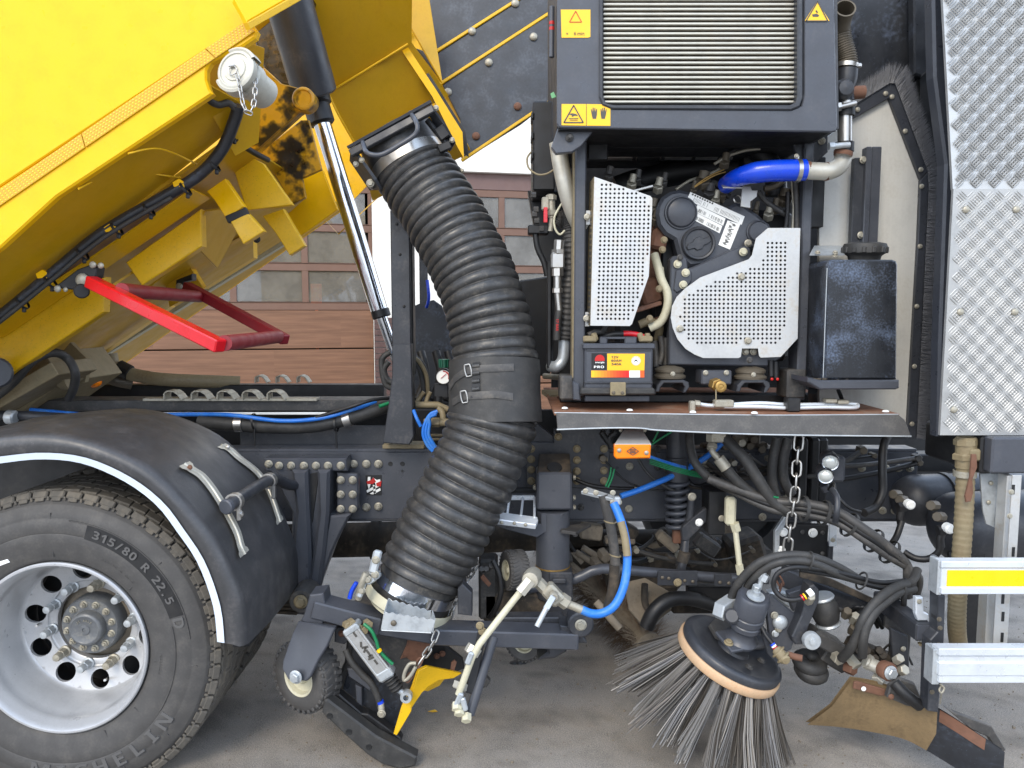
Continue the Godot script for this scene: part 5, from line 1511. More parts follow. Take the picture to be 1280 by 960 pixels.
	bolt(strut, at(902, 648, 2.975), 0.013, M.zinc, 1)
	var rod = ns()
	pb(rod, 908, 622, 921, 658, 2.9, 0.04, 0.01)
	hexa(rod, at(918, 654, 2.9), at(921, 664, 2.9), 0.019)
	tube(rod, [at(919, 660, 2.9), at(925, 712, 2.86)], 0.011, 12)
	hexa(rod, at(924, 706, 2.86), at(926, 718, 2.86), 0.016)
	tag(obj("lift_rod", rod, M.cream, truck), "pale threaded lift rod with a clevis")
	# hoses below the deck
	var hs = tb("hydraulic_hose", M.rubber, truck, [[862, 538, 2.98], [863, 560, 2.95], [870, 580, 2.92], [890, 600, 2.9], [926, 617, 2.88], [962, 632, 2.86]], 0.017, 14)
	tag(hs, "black hydraulic hoses hanging below the engine deck")
	tb("hydraulic_hose", M.rubber, hs, [[908, 586, 2.85], [920, 600, 2.85], [938, 615, 2.85], [962, 630, 2.84], [985, 641, 2.82]], 0.019, 14)
	tb("hydraulic_hose", M.rubber, hs, [[905, 546, 2.9], [918, 560, 2.87], [932, 575, 2.85], [948, 600, 2.83], [966, 626, 2.82], [990, 642, 2.8]], 0.022, 14)
	tb("hydraulic_hose", M.black_dusty, hs, [[972, 548, 3.0], [967, 570, 3.0], [965, 598, 3.0], [970, 620, 3.0]], 0.02, 12)
	tb("hydraulic_hose", M.black_dusty, hs, [[985, 548, 3.0], [979, 575, 3.0], [980, 600, 3.0], [990, 618, 3.0]], 0.02, 12)
	tb("hydraulic_hose", M.black_dark, hs, [[1110, 545, 3.0], [1104, 560, 2.95], [1103, 590, 2.93], [1103, 615, 2.92], [1094, 634, 2.9], [1080, 641, 2.86]], 0.016, 12)
	var ft = ns()
	hexa(ft, at(890, 542, 2.9), at(890, 552, 2.9), 0.024)
	bx(ft, at(897, 546, 2.9), Vector3(0.06, 0.04, 0.045), Basis(), 0.006)
	tube(ft, smooth([at(890, 550, 2.9), at(890, 563, 2.88), at(896, 571, 2.87), at(904, 580, 2.86)], 5), 0.012, 12)
	tube(ft, [at(898, 573, 2.865), at(908, 586, 2.855)], 0.022, 14)
	hexa(ft, at(890, 556, 2.89), at(890, 561, 2.88), 0.02)
	obj("hose_fitting", ft, M.zinc, hs)
	tb("blue_air_line", M.blue_line, hs, [[776, 620, 3.0], [800, 612, 3.02], [849, 591, 3.08], [883, 571, 3.1], [905, 551, 3.12]], 0.012, 10)
	for k in 2: tb("blue_wire", M.blue_line, hs, [[812, 570 + k * 2, 2.9], [832, 577 + k * 2, 2.95], [857, 584 + k * 2, 3.0]], 0.0045, 8)
	for k in 4: tb("green_wire", M.green_line, hs, [[812, 573 + k * 2.1, 2.9 + k * 0.01], [845, 584 + k * 1.9, 2.93], [881, 593 + k * 1.7, 2.97], [900, 600 + k, 2.96]], 0.0022, 6)
	for q in [[[814, 556], [826, 548], [842, 538]], [[816, 552], [820, 545], [824, 536]], [[757, 608], [762, 596], [764, 584]], [[760, 609], [765, 598], [768, 586]]]: tb("green_wire", M.green_line, hs, q, 0.004, 6, 4, 2.95)
	for q in [[[770, 540], [762, 548], [764, 560]], [[752, 540], [760, 552], [765, 556]]]: tb("black_cable", M.black_dark, hs, q, 0.012, 8, 4, 3.0)
	for q in [[885, 561], [905, 556], [950, 560], [925, 552], [940, 548], [935, 556]]:
		var bl = ns()
		bx(bl, at(q[0], q[1], 3.3), Vector3(0.06, 0.05, 0.05), Basis(), 0.006)
		hexa(bl, at(q[0] + 3, q[1] + 2, 3.26), at(q[0] + 3, q[1] + 2, 3.2), 0.018)
		obj("valve_block", bl, M.bellows_tan if q[0] != 925 else M.zinc, hs)
	# wiring harness sweeping to the brush arm
	for k in 9:
		var o1 = (k % 3 - 1) * 7.0; var o2 = (k / 3 - 1) * 5.0
		tb("harness_cable", M.black_dusty if k % 2 == 0 else M.black_dark, hs, [[885 + k * 9, 598 + k * 4, 2.88], [960, 630 + o1 * 0.8, 2.84 + o2 * 0.003], [1005, 636 + o1, 2.78], [1045, 646 + o1, 2.74], [1080, 668 + o1, 2.72 - o2 * 0.004], [1108, 688 + o1 * 0.9, 2.7], [1132, 706 + o1 * 0.3, 2.7], [1142 + o1, 722, 2.72 + o2 * 0.004], [1140 + o1 * 0.8, 745, 2.74]], 0.013 if k % 3 else 0.017, 10)
	for q in [[1005, 636, 1.0, -0.1], [1030, 641, 1.0, -0.3], [1062, 656, 0.8, -0.5], [1092, 676, 0.8, -0.55], [1112, 690, 0.8, -0.6]]:
		var t = ns()
		lathe(t, [[0.044, -0.006], [0.047, -0.006], [0.047, 0.006], [0.044, 0.006]], facing(at(q[0], q[1], 2.74), Vector3(q[2], q[3], 0)), 18)
		obj("cable_tie", t, M.rubber, hs)
	tb("green_wire", M.green_line, hs, [[967, 621, 2.76], [973, 622, 2.76]], 0.004, 6, 1)
	tb("harness_hook", M.black, hs, [[1040, 612, 2.74], [1046, 622, 2.7], [1046, 640, 2.68], [1044, 652, 2.7]], 0.011, 10)
	# chain hanging from the deck
	chain("hanging_chain", smooth(w3([[999, 545, 2.78], [996, 580, 2.77], [994, 615, 2.76], [989, 650, 2.76], [984, 690, 2.76]]), 8), 0.052, 0.0045, M.stainless)
	# twin work lamp
	var wl = ns()
	for q in [[1038, 578, 0.03], [1032, 595, 0.028]]:
		lathe(wl, [[q[2] * 0.8, -0.09], [q[2] * 1.1, -0.05], [q[2] * 1.15, -0.01], [q[2] * 1.1, 0.0], [q[2] * 1.0, -0.004]], facing(at(q[0], q[1], 2.82), Vector3(-0.25, -0.1, 1)), 24)
	bx(wl, at(1042, 585, 2.9), Vector3(0.07, 0.1, 0.06), Basis(), 0.01)
	tube(wl, [at(1030, 606, 2.86), at(1034, 613, 2.86)], 0.018, 12)
	var lamp = obj("work_lamp", wl, M.black_clean, truck)
	tag(lamp, "small twin-lens work lamp beside the hanging chain")
	for q in [[1038, 578, 0.027], [1032, 595, 0.025]]:
		var g = ns()
		lathe(g, [[q[2], -0.003], [q[2] * 0.75, 0.005], [q[2] * 0.4, 0.009], [0.0, 0.01]], facing(at(q[0], q[1], 2.82), Vector3(-0.25, -0.1, 1)), 24)
		obj("lamp_lens", g, M.lamp_glass, lamp)
		var rr3 = ns()
		lathe(rr3, [[q[2] * 1.12, -0.002], [q[2] * 1.1, 0.004], [q[2] * 1.0, 0.003], [q[2] * 0.98, -0.003]], facing(at(q[0], q[1], 2.82), Vector3(-0.25, -0.1, 1)), 28)
		obj("lamp_bezel", rr3, M.chrome, lamp)
	tb("lamp_cable", M.black_dark, lamp, [[1036, 612, 2.84], [1042, 604, 2.8], [1046, 618, 2.78], [1060, 634, 2.76], [1076, 640, 2.78]], 0.006, 8)
	for x in [1003, 1018, 1028]: rail("pump_body", M.black_dark, lamp, x - 6, x + 7, 548, 640, 3.05 + (x - 1003) * 0.003, 0.08, 0.02)
	# black plate under the harness with pale bolts
	var bp = pl("brush_mount", M.black_dark, truck, [[976, 655], [1036, 657], [1034, 690], [1036, 705], [972, 706]], 2.95, 0.03, 0.003)
	tag(bp, "black mount plate with pale bolts above the brush")
	pl("mount_edge", M.galvanised, bp, [[969, 664], [982, 644], [984, 652], [975, 668], [974, 702], [968, 702]], 2.94, 0.02, 0.002)
	pbolt(bp, [[979, 665], [1016, 666], [976, 688]], 2.947, 6.0, M.paper, 1)
	pbolt(bp, [[1003, 665], [1028, 666], [1028, 692]], 2.947, 3.0, M.black_dusty, 2)
	pl("slotted_strap", M.rail_white, bp, [[1037, 646], [1046, 646], [1046, 683], [1037, 683]], 2.9, 0.008, 0.001)
	for q in [[1041, 653], [1041, 675]]: bolt(bp, at(q[0], q[1], 2.897), 0.009, M.zinc, 1)
	rail("mount_bar", M.black, bp, 1036, 1042, 680, 705, 2.93, 0.04)
	# air tanks
	for q in [[1152, 626, 2.95, 34, 1124, 18], [1200, 660, 2.75, 47, 1171, 24]]:
		var r0: float = q[3] / 960.0 * q[2]
		var a = at(q[4] + q[5], q[1], q[2] + 0.1)
		var tk = ns()
		var pf = [[0.0, 0.0]]
		for i in range(1, 9): pf.append([r0 * sin(PI / 2 * i / 8), 0.1 * (1 - cos(PI / 2 * i / 8))])
		pf.append([r0, 0.9]); pf.append([0.0, 0.95])
		lathe(tk, pf, facing(a - Vector3(0.08, 0, 0), Vector3(1, 0, -0.12)), 40)
		var tank = obj("air_tank", tk, M.black, truck)
		tag(tank, "glossy black air tank, smaller and further back" if q[1] < 640 else "glossy black air tank in front of the other one")
		var bd = ns()
		lathe(bd, [[r0, -0.012], [r0 + 0.006, -0.011], [r0 + 0.006, 0.011], [r0, 0.012]], facing(a + Vector3(0.13, 0, -0.02), Vector3(1, 0, -0.12)), 40)
		obj("tank_band", bd, M.black_dusty, tank)
	for q in [[1119, 618, 2.95], [1127, 625, 2.93], [1166, 632, 2.75], [1174, 646, 2.73]]:
		var tf = ns()
		hexa(tf, at(q[0] + 4, q[1], q[2]), at(q[0] - 3, q[1], q[2] - 0.03), 0.018, 8)
		obj("tank_port", tf, M.bellows_tan, truck)
	for q in [[1128, 633, 2.86], [1178, 662, 2.66]]:
		var te = ns()
		hexa(te, at(q[0] + 6, q[1], q[2]), at(q[0] - 6, q[1] + 1, q[2]), 0.02)
		tube(te, [at(q[0], q[1], q[2]), at(q[0] - 3, q[1] + 12, q[2]), at(q[0] - 2, q[1] + 22, q[2])], 0.014, 10)
		obj("tank_valve", te, M.black_dark, truck)
	for q in [[1138, 631, 2.83], [1187, 661, 2.63]]:
		var tv = ns()
		lathe(tv, [[0.018, -0.02], [0.018, 0.004], [0.012, 0.01], [0.0, 0.01]], Transform3D(Basis(), at(q[0], q[1], q[2])), 16)
		obj("valve_cap", tv, M.paper, truck)
	tb("tank_line", M.black_dark, truck, [[1175, 672, 2.66], [1174, 688, 2.66], [1162, 698, 2.68], [1145, 698, 2.7], [1130, 690, 2.72]], 0.012, 10)
	tb("tank_line", M.black_dark, truck, [[1127, 652, 2.85], [1121, 670, 2.83], [1112, 684, 2.8]], 0.012, 10)
	rail("rear_beam", M.black_dark, truck, 1144, 1300, 568, 590, 3.3, 0.1)
	# far wheels and clutter in the shade
	var fw = ns()
	for q in [[960, 760, 4.4]]:
		lathe(fw, [[0.2, -0.3], [0.5, -0.28], [0.52, -0.2], [0.52, -0.05], [0.49, 0.0], [0.3, 0.01], [0.28, -0.05], [0.0, -0.06]], Transform3D(Basis(), Vector3(at(910, 760, 4.4).x, 0.52, -4.4)), 40)
	obj("front_far_wheel", fw, M.black_dark, truck)
	var cl = ns()
	bx(cl, at(905, 690, 3.9), Vector3(0.42, 0.16, 0.3), Basis(Vector3.BACK, -0.15), 0.02)
	bx(cl, at(930, 684, 3.7), Vector3(0.16, 0.14, 0.2), Basis(Vector3.BACK, 0.3), 0.02)
	bx(cl, at(872, 684, 3.8), Vector3(0.2, 0.1, 0.2), Basis(Vector3.BACK, 0.5), 0.02)
	tube(cl, [at(700, 672, 3.6), at(860, 672, 3.6)], 0.04, 14)
	tube(cl, [at(700, 700, 3.7), at(840, 690, 3.7)], 0.05, 14)
	bx(cl, at(800, 712, 3.7), Vector3(0.36, 0.16, 0.3), Basis(Vector3.BACK, 0.1), 0.03)
	bx(cl, at(760, 690, 3.8), Vector3(0.3, 0.12, 0.2), Basis(), 0.03)
	tag(obj("axle_housing", cl, M.grime, truck), "dusty axle housing and brackets in the shade under the frame")
	var c2 = ns()
	for q in [[[720, 690], [760, 716]], [[728, 684], [774, 712]], [[712, 704], [735, 722]]]: tube(c2, [at(q[0][0], q[0][1], 3.4), at(q[1][0], q[1][1], 3.4)], 0.014, 8)
	for q in [[752, 690], [742, 700], [765, 700]]: hexa(c2, at(q[0], q[1], 3.4), at(q[0] + 6, q[1] + 8, 3.35), 0.025)
	sheet(c2, w3([[714, 692, 3.4], [724, 690, 3.4], [732, 700, 3.4], [726, 706, 3.4]]), 0.02)
	obj("linkage_rod", c2, M.dried_mud, truck)

# ---------------------------------------------------------------- engine bay
func text_mesh(st: SurfaceTool, txt: String, p: Vector3, size: float, depth := 0.001, bold := true, turn := 0.0, sx := 1.0) -> void:
	var f = SystemFont.new()
	f.font_names = PackedStringArray(["Droid Sans"])
	f.font_weight = 700 if bold else 400
	var tm = TextMesh.new()
	tm.font = f; tm.text = txt; tm.font_size = 48; tm.pixel_size = size / 48.0; tm.depth = depth; tm.curve_step = 4.0
	st.append_from(tm, 0, Transform3D(Basis(Vector3.BACK, turn) * Basis.from_scale(Vector3(sx, 1, 1)), p))
func tri_sign(st: SurfaceTool, c: Vector3, s: float, w: float) -> void:
	var p = []
	for k in 3: p.append(c + Vector3(sin(TAU * k / 3), cos(TAU * k / 3), 0) * s)
	for k in 3: bar(st, p[k], p[(k + 1) % 3], w, 0.001, Vector3.BACK, 0.0)
func build_radiator() -> void:
	var Z = 2.62
	var fr = ns()
	plate(fr, [[697, -170], [752, -170], [752, 118], [758, 131], [768, 136], [990, 137], [1002, 132], [1005, 118], [1005, -170], [1043, -170], [1043, 0], [1047, 158], [1045, 164], [1040, 165], [703, 160], [698, 159], [696, 154]], Z, 0.012, 0.004)
	var rad = obj("radiator_housing", fr, M.black_clean, truck)
	tag(rad, "grey-black radiator housing with pale cooling tubes and yellow stickers")
	var sd = ns()
	var w = [at(697, -170, Z), at(697, 156, Z)]
	sheet(sd, [w[0] + Vector3(0, 0, -0.013), w[1] + Vector3(0, 0, -0.013), w[1] + Vector3(0, -0.005, -0.7), w[0] + Vector3(0, 0, -0.7)], 0.012)
	obj("housing_side", sd, M.black, rad)
	var r0 = at(1042, -170, Z); var r1 = at(1046, 160, Z)
	sd = ns()
	sheet(sd, [r0 + Vector3(0, 0, -0.013), r1 + Vector3(0, 0, -0.013), r1 + Vector3(0, 0, -0.7), r0 + Vector3(0, 0, -0.7)], 0.012)
	obj("housing_side", sd, M.black, rad)
	var un = ns()
	sheet(un, [w[1] + Vector3(0.004, -0.004, -0.012), r1 + Vector3(-0.004, -0.012, -0.012), r1 + Vector3(-0.004, -0.012, -0.7), w[1] + Vector3(0.004, -0.004, -0.7)], 0.01)
	obj("housing_floor", un, M.black_dark, rad)
	pl("housing_corner", M.black_clean, rad, [[689, 184], [697, 160], [701, 160], [742, 163], [727, 182], [715, 190], [695, 192]], 2.66, 0.03, 0.003)
	bolt(rad, at(712, 172, 2.655), 0.014, M.black_dusty, 0)
	# bezel round the core
	var bz = ns()
	plate(bz, [[749, -170], [754, -170], [754, 121], [758, 129], [767, 131], [988, 131], [995, 128], [997, 121], [997, -170], [1004, -170], [1004, 122], [1000, 133], [989, 137.5], [765, 136], [753, 131], [749, 121]], Z - 0.008, 0.05, 0.004)
	obj("core_bezel", bz, M.black, rad)
	var y = 127.0
	var k = 0
	while y > -150:
		var tbm = ns()
		pb(tbm, 754, y - 1.6, 997, y + 1.4, 2.645, 0.03, 0.0018)
		obj("cooling_tube", tbm, M.tube_metal, rad)
		y -= 6.1
		k += 1
	var fn = ns() # the folded fins between the tubes
	y = 127.0 - 3.05
	while y > -150:
		for i in 100:
			var x = 755 + i * 2.42
			var a = at(x, y + 1.9, 2.655); var b = at(x + 1.21, y - 1.9, 2.655); var c = at(x + 2.42, y + 1.9, 2.655)
			var dz = Vector3(0, 0, -0.02)
			flat(fn, a, b, b + dz, a + dz, Vector3(-1, 0.5, 0))
			flat(fn, b, c, c + dz, b + dz, Vector3(1, 0.5, 0))
		y -= 6.1
	tag(obj("cooling_fin", fn, M.fin, rad), "", "", "", "stuff")
	var bk = ns()
	pb(bk, 740, -175, 1010, 140, 2.69, 0.02)
	obj("core_back", bk, M.black_dark, rad)
	# stickers
	var zs = Z - 0.0 # face
	var s1 = pl("warning_sticker", M.sticker, rad, [[701, 12], [738, 12], [738, 46], [735, 47], [702, 47]], zs - 0.0 - 0.002, 0.0015, 0.0)
	s1.set_meta("label", "yellow sticker with warning triangle and spanner")
	var ik = ns()
	tri_sign(ik, at(719.5, 23, Z - 0.003), 0.023, 0.0022)
	obj("sticker_triangle", ik, M.ink_red, rad)
	var i2 = ns()
	bar(i2, at(719.5, 17.5, Z - 0.003), at(719.5, 24, Z - 0.003), 0.003, 0.001, Vector3.BACK, 0.0)
	bar(i2, at(719.5, 25.5, Z - 0.003), at(719.5, 26.6, Z - 0.003), 0.003, 0.001, Vector3.BACK, 0.0)
	bar(i2, at(716, 32, Z - 0.003), at(723, 36, Z - 0.003), 0.006, 0.001, Vector3.BACK, 0.0)
	for q in [[[713, 31], [716, 32.5]], [[714.5, 30], [716.5, 32]], [[723, 36], [725, 37.5]], [[722.5, 36], [724, 38]]]: bar(i2, at(q[0][0], q[0][1], Z - 0.003), at(q[1][0], q[1][1], Z - 0.003), 0.003, 0.001, Vector3.BACK, 0.0)
	text_mesh(i2, "6 min", at(724, 42, Z - 0.0032), 0.014, 0.001, false)
	var cc = at(709, 42, Z - 0.003)
	for q in 12: bar(i2, cc + Vector3(cos(TAU * q / 12), sin(TAU * q / 12), 0) * 0.0075, cc + Vector3(cos(TAU * (q + 1) / 12), sin(TAU * (q + 1) / 12), 0) * 0.0075, 0.0012, 0.001, Vector3.BACK, 0.0)
	text_mesh(i2, "M", cc, 0.007, 0.001, true)
	obj("sticker_print", i2, M.ink_grey, rad)
	var s2 = pl("warning_sticker", M.sticker, rad, [[702, 130], [732.6, 130], [732.6, 157], [702, 156.5]], Z - 0.002, 0.0015, 0.0)
	s2.set_meta("label", "yellow sticker with hot-surface hand triangle")
	var s3 = pl("warning_sticker", M.sticker, rad, [[733.4, 130], [763, 130.5], [763, 157.3], [733.4, 157]], Z - 0.002, 0.0015, 0.0)
	s3.set_meta("label", "yellow sticker with two grey gloves")
	var i3 = ns()
	tri_sign(i3, at(717, 146, Z - 0.003), 0.037, 0.004)
	for q in [[[711, 148], [723, 148]], [[712, 150], [722, 150]]]: bar(i3, at(q[0][0], q[0][1], Z - 0.003), at(q[1][0], q[1][1], Z - 0.003), 0.002, 0.001, Vector3.BACK, 0.0)
	plate(i3, [[711, 143], [714, 141.5], [719, 142], [722, 143.5], [722, 145], [718, 144.8], [716, 146], [714, 145.5], [715, 144.4]], Z - 0.0025, 0.001)
	for gx in [743.0, 754.0]:
		var m = 1.0 if gx < 750 else -1.0
		plate(i3, [[gx - 4 * m, 140], [gx - 4.4 * m, 136.5], [gx - 3.4 * m, 136.5], [gx - 2.6 * m, 140], [gx - 2.2 * m, 134.5], [gx - 1.0 * m, 134.5], [gx - 0.6 * m, 139.6], [gx + 0.2 * m, 134.8], [gx + 1.3 * m, 135], [gx + 1.2 * m, 140], [gx + 2.4 * m, 136], [gx + 3.4 * m, 136.5], [gx + 3.2 * m, 143], [gx + 2.2 * m, 148.5], [gx - 2.2 * m, 148.5], [gx - 3.4 * m, 143.5]], Z - 0.0025, 0.001)
	obj("sticker_print", i3, M.ink_grey, rad)
	var s4 = ns()
	plate(s4, [[1006, 26], [1021.5, 1.5], [1037, 26]], Z - 0.002, 0.0015)
	var ts = obj("warning_sticker", s4, M.sticker, rad)
	ts.set_meta("label", "triangular yellow warning sticker")
	var i4 = ns()
	tri_sign(i4, at(1021.5, 18, Z - 0.003), 0.041, 0.0035)
	plate(i4, [[1015, 18], [1021, 17], [1024, 19], [1023, 21], [1016, 21]], Z - 0.0025, 0.001)
	bar(i4, at(1020, 13, Z - 0.003), at(1022, 16, Z - 0.003), 0.004, 0.001, Vector3.BACK, 0.0)
	obj("sticker_print", i4, M.ink_grey, rad)
	var gs = ns()
	cyl(gs, at(689.5, 72, 2.7), at(690, 8, 2.7), 0.009, 14, 0.002)
	obj("gas_strut", gs, M.black_clean, rad)
	for q in [[689.8, 29], [689.8, 36]]:
		var rb = ns()
		cyl(rb, at(q[0], q[1] + 2, 2.7), at(q[0], q[1] - 2, 2.7), 0.0096, 14)
		obj("strut_mark", rb, M.ink_red, rad)
	pl("green_tag", M.leaf_green, rad, [[688, 117], [692, 114.5], [695, 121], [690, 123]], 2.72, 0.003, 0.0)
	# side box left of the radiator
	var bx2 = rail("filter_box", M.black_dark, truck, 666, 694, 126, 238, 3.0, 0.3, 0.006)
	tag(bx2, "black box with a thin cable left of the radiator")
	for yy in [140, 165, 190]: rail("box_rib", M.black_dark, bx2, 664, 667, yy, yy + 8, 2.99, 0.1, 0.002)
	tb("thin_cable", M.hose_old, bx2, [[664, 190, 2.95], [659, 198, 2.95], [661, 210, 2.93], [672, 218, 2.9], [684, 217, 2.88], [695, 210, 2.88]], 0.0035, 8)
	# exhaust and charge-air pipes right of the radiator
	var pp = ns()
	tube(pp, smooth(w3([[1057, 10, 2.66], [1052, 22, 2.7], [1049, 38, 2.74]]), 5), 0.034, 24, false)
	tube(pp, smooth(w3([[1057, 10, 2.66], [1052, 22, 2.7], [1049, 38, 2.74]]), 5), 0.029, 24, false)
	lathe(pp, [[0.034, -0.004], [0.034, 0.0], [0.029, 0.0], [0.029, -0.004]], facing(at(1057, 10, 2.66), at(1057, 10, 2.66) - at(1052, 22, 2.7)), 24)
	var pipe = obj("exhaust_pipe", pp, M.bellows_tan, truck)
	tag(pipe, "open-ended grey exhaust pipe beside the radiator housing")
	var bl = smooth(w3([[1049, 38, 2.74], [1052, 54, 2.74], [1057, 70, 2.74], [1059, 86, 2.74]]), 24)
	var br = []
	for i in bl.size(): br.append(0.034 + 0.003 * sin(i * TAU / 4.0))
	var fl = ns()
	tube(fl, bl, br, 24)
	obj("flexible_pipe", fl, M.bellows_tan, pipe)
	var b1 = ns()
	lathe(b1, [[0.036, -0.008], [0.04, -0.007], [0.04, 0.007], [0.036, 0.008]], facing(at(1058, 83, 2.74), Vector3(0.1, 1, 0)), 24)
	bx(b1, at(1071, 82, 2.72), Vector3(0.03, 0.014, 0.016))
	obj("pipe_band", b1, M.stainless, pipe)
	var rdx = ns()
	tube(rdx, smooth(w3([[1059, 87, 2.74], [1058, 98, 2.74], [1056, 110, 2.74], [1056, 127, 2.74]]), 4), [0.036, 0.036, 0.036, 0.036, 0.036, 0.035, 0.034, 0.033, 0.031, 0.031, 0.031, 0.031, 0.031], 24)
	lathe(rdx, [[0.0, -0.03], [0.02, -0.026], [0.034, -0.01], [0.034, 0.01], [0.024, 0.026], [0.0, 0.03]], Transform3D(Basis(), at(1054, 112, 2.7)), 20)
	obj("rubber_elbow", rdx, M.black, pipe)
	var pc = ns()
	cyl(pc, at(1064, 116, 2.74), at(1080, 115, 2.74), 0.022, 18)
	obj("pipe_stub", pc, M.rust, pipe)
	var clp = ns()
	lathe(clp, [[0.03, -0.008], [0.034, -0.008], [0.034, 0.008], [0.03, 0.008]], facing(at(1056, 131, 2.74), Vector3.UP), 24)
	tube(clp, [at(1048, 134, 2.7), at(1070, 129, 2.7)], 0.009, 10)
	hexa(clp, at(1046, 134, 2.7), at(1051, 133, 2.7), 0.016)
	obj("pipe_band", clp, M.stainless, pipe)
	var cl2 = ns()
	lathe(cl2, [[0.03, -0.014], [0.033, -0.014], [0.033, 0.014], [0.03, 0.014]], facing(at(1056, 140, 2.74), Vector3.UP), 24)
	obj("rubber_cuff", cl2, M.black_dark, pipe)
	cl2 = ns()
	lathe(cl2, [[0.029, -0.016], [0.033, -0.016], [0.033, 0.016], [0.029, 0.016]], facing(at(1055, 184, 2.74), Vector3.UP), 24)
	obj("rubber_cuff", cl2, M.black_dark, pipe)
	var c3 = ns()
	tube(c3, [at(1036, 183, 2.69), at(1062, 181, 2.69)], 0.01, 10)
	hexa(c3, at(1036, 183, 2.69), at(1043, 182.5, 2.69), 0.014)
	obj("pipe_band", c3, M.galvanised, pipe)
	var sp = ns()
	cyl(sp, at(1056, 180, 2.74), at(1056, 143, 2.74), 0.024, 24)
	obj("steel_pipe", sp, M.stainless, pipe)
	tb("steel_elbow", M.tube_metal, pipe, [[1055, 190, 2.74], [1053, 200, 2.74], [1047, 209, 2.73], [1036, 214, 2.72], [1022, 214, 2.72], [1003, 213, 2.72]], 0.03, 24, 5)
	for q in [[1033, 214.5, Vector3(1, 0, 0)], [1009, 213, Vector3(1, 0, 0)], [1054, 192, Vector3(0.2, 1, 0)]]:
		var ws = ns()
		lathe(ws, [[0.03, -0.008], [0.032, 0.0], [0.03, 0.008]], facing(at(q[0], q[1], 2.722), q[2]), 24)
		obj("weld_ring", ws, M.rust, pipe)
	var bh = ns()
	tube(bh, smooth(w3([[1006, 212.5, 2.72], [985, 213, 2.72], [960, 214, 2.73], [938, 217, 2.75], [920, 223, 2.8], [908, 231, 2.9]]), 6), [0.037, 0.037, 0.037, 0.037, 0.037, 0.037, 0.037, 0.037, 0.037, 0.037, 0.037, 0.037, 0.037, 0.037, 0.037, 0.037, 0.037, 0.036, 0.035, 0.034, 0.034, 0.033, 0.033, 0.032, 0.032, 0.032, 0.032, 0.032, 0.032, 0.032, 0.032], 28)
	var blue = obj("blue_hose", bh, M.blue, truck)
	tag(blue, "bright blue silicone charge-air hose above the engine")
	var bb = ns()
	lathe(bb, [[0.037, -0.008], [0.04, -0.007], [0.04, 0.007], [0.037, 0.008]], facing(at(997, 213, 2.72), Vector3(1, 0, 0)), 28)
	bx(bb, at(996, 197, 2.71), Vector3(0.014, 0.014, 0.02))
	obj("hose_band", bb, M.stainless, blue)
	bolt(blue, at(995.5, 195, 2.7), 0.008, M.zinc, 1)
	pl("hose_bracket", M.aluminium, blue, [[928, 233], [938, 233], [940, 238], [947, 238], [946, 246], [938, 252], [938, 260], [926, 258]], 2.84, 0.006, 0.001)
	sh("hose_bracket", M.aluminium, blue, [[902, 231, 2.84], [930, 232, 2.84], [928, 234, 2.8], [904, 234, 2.8]], 0.0, 0.004)
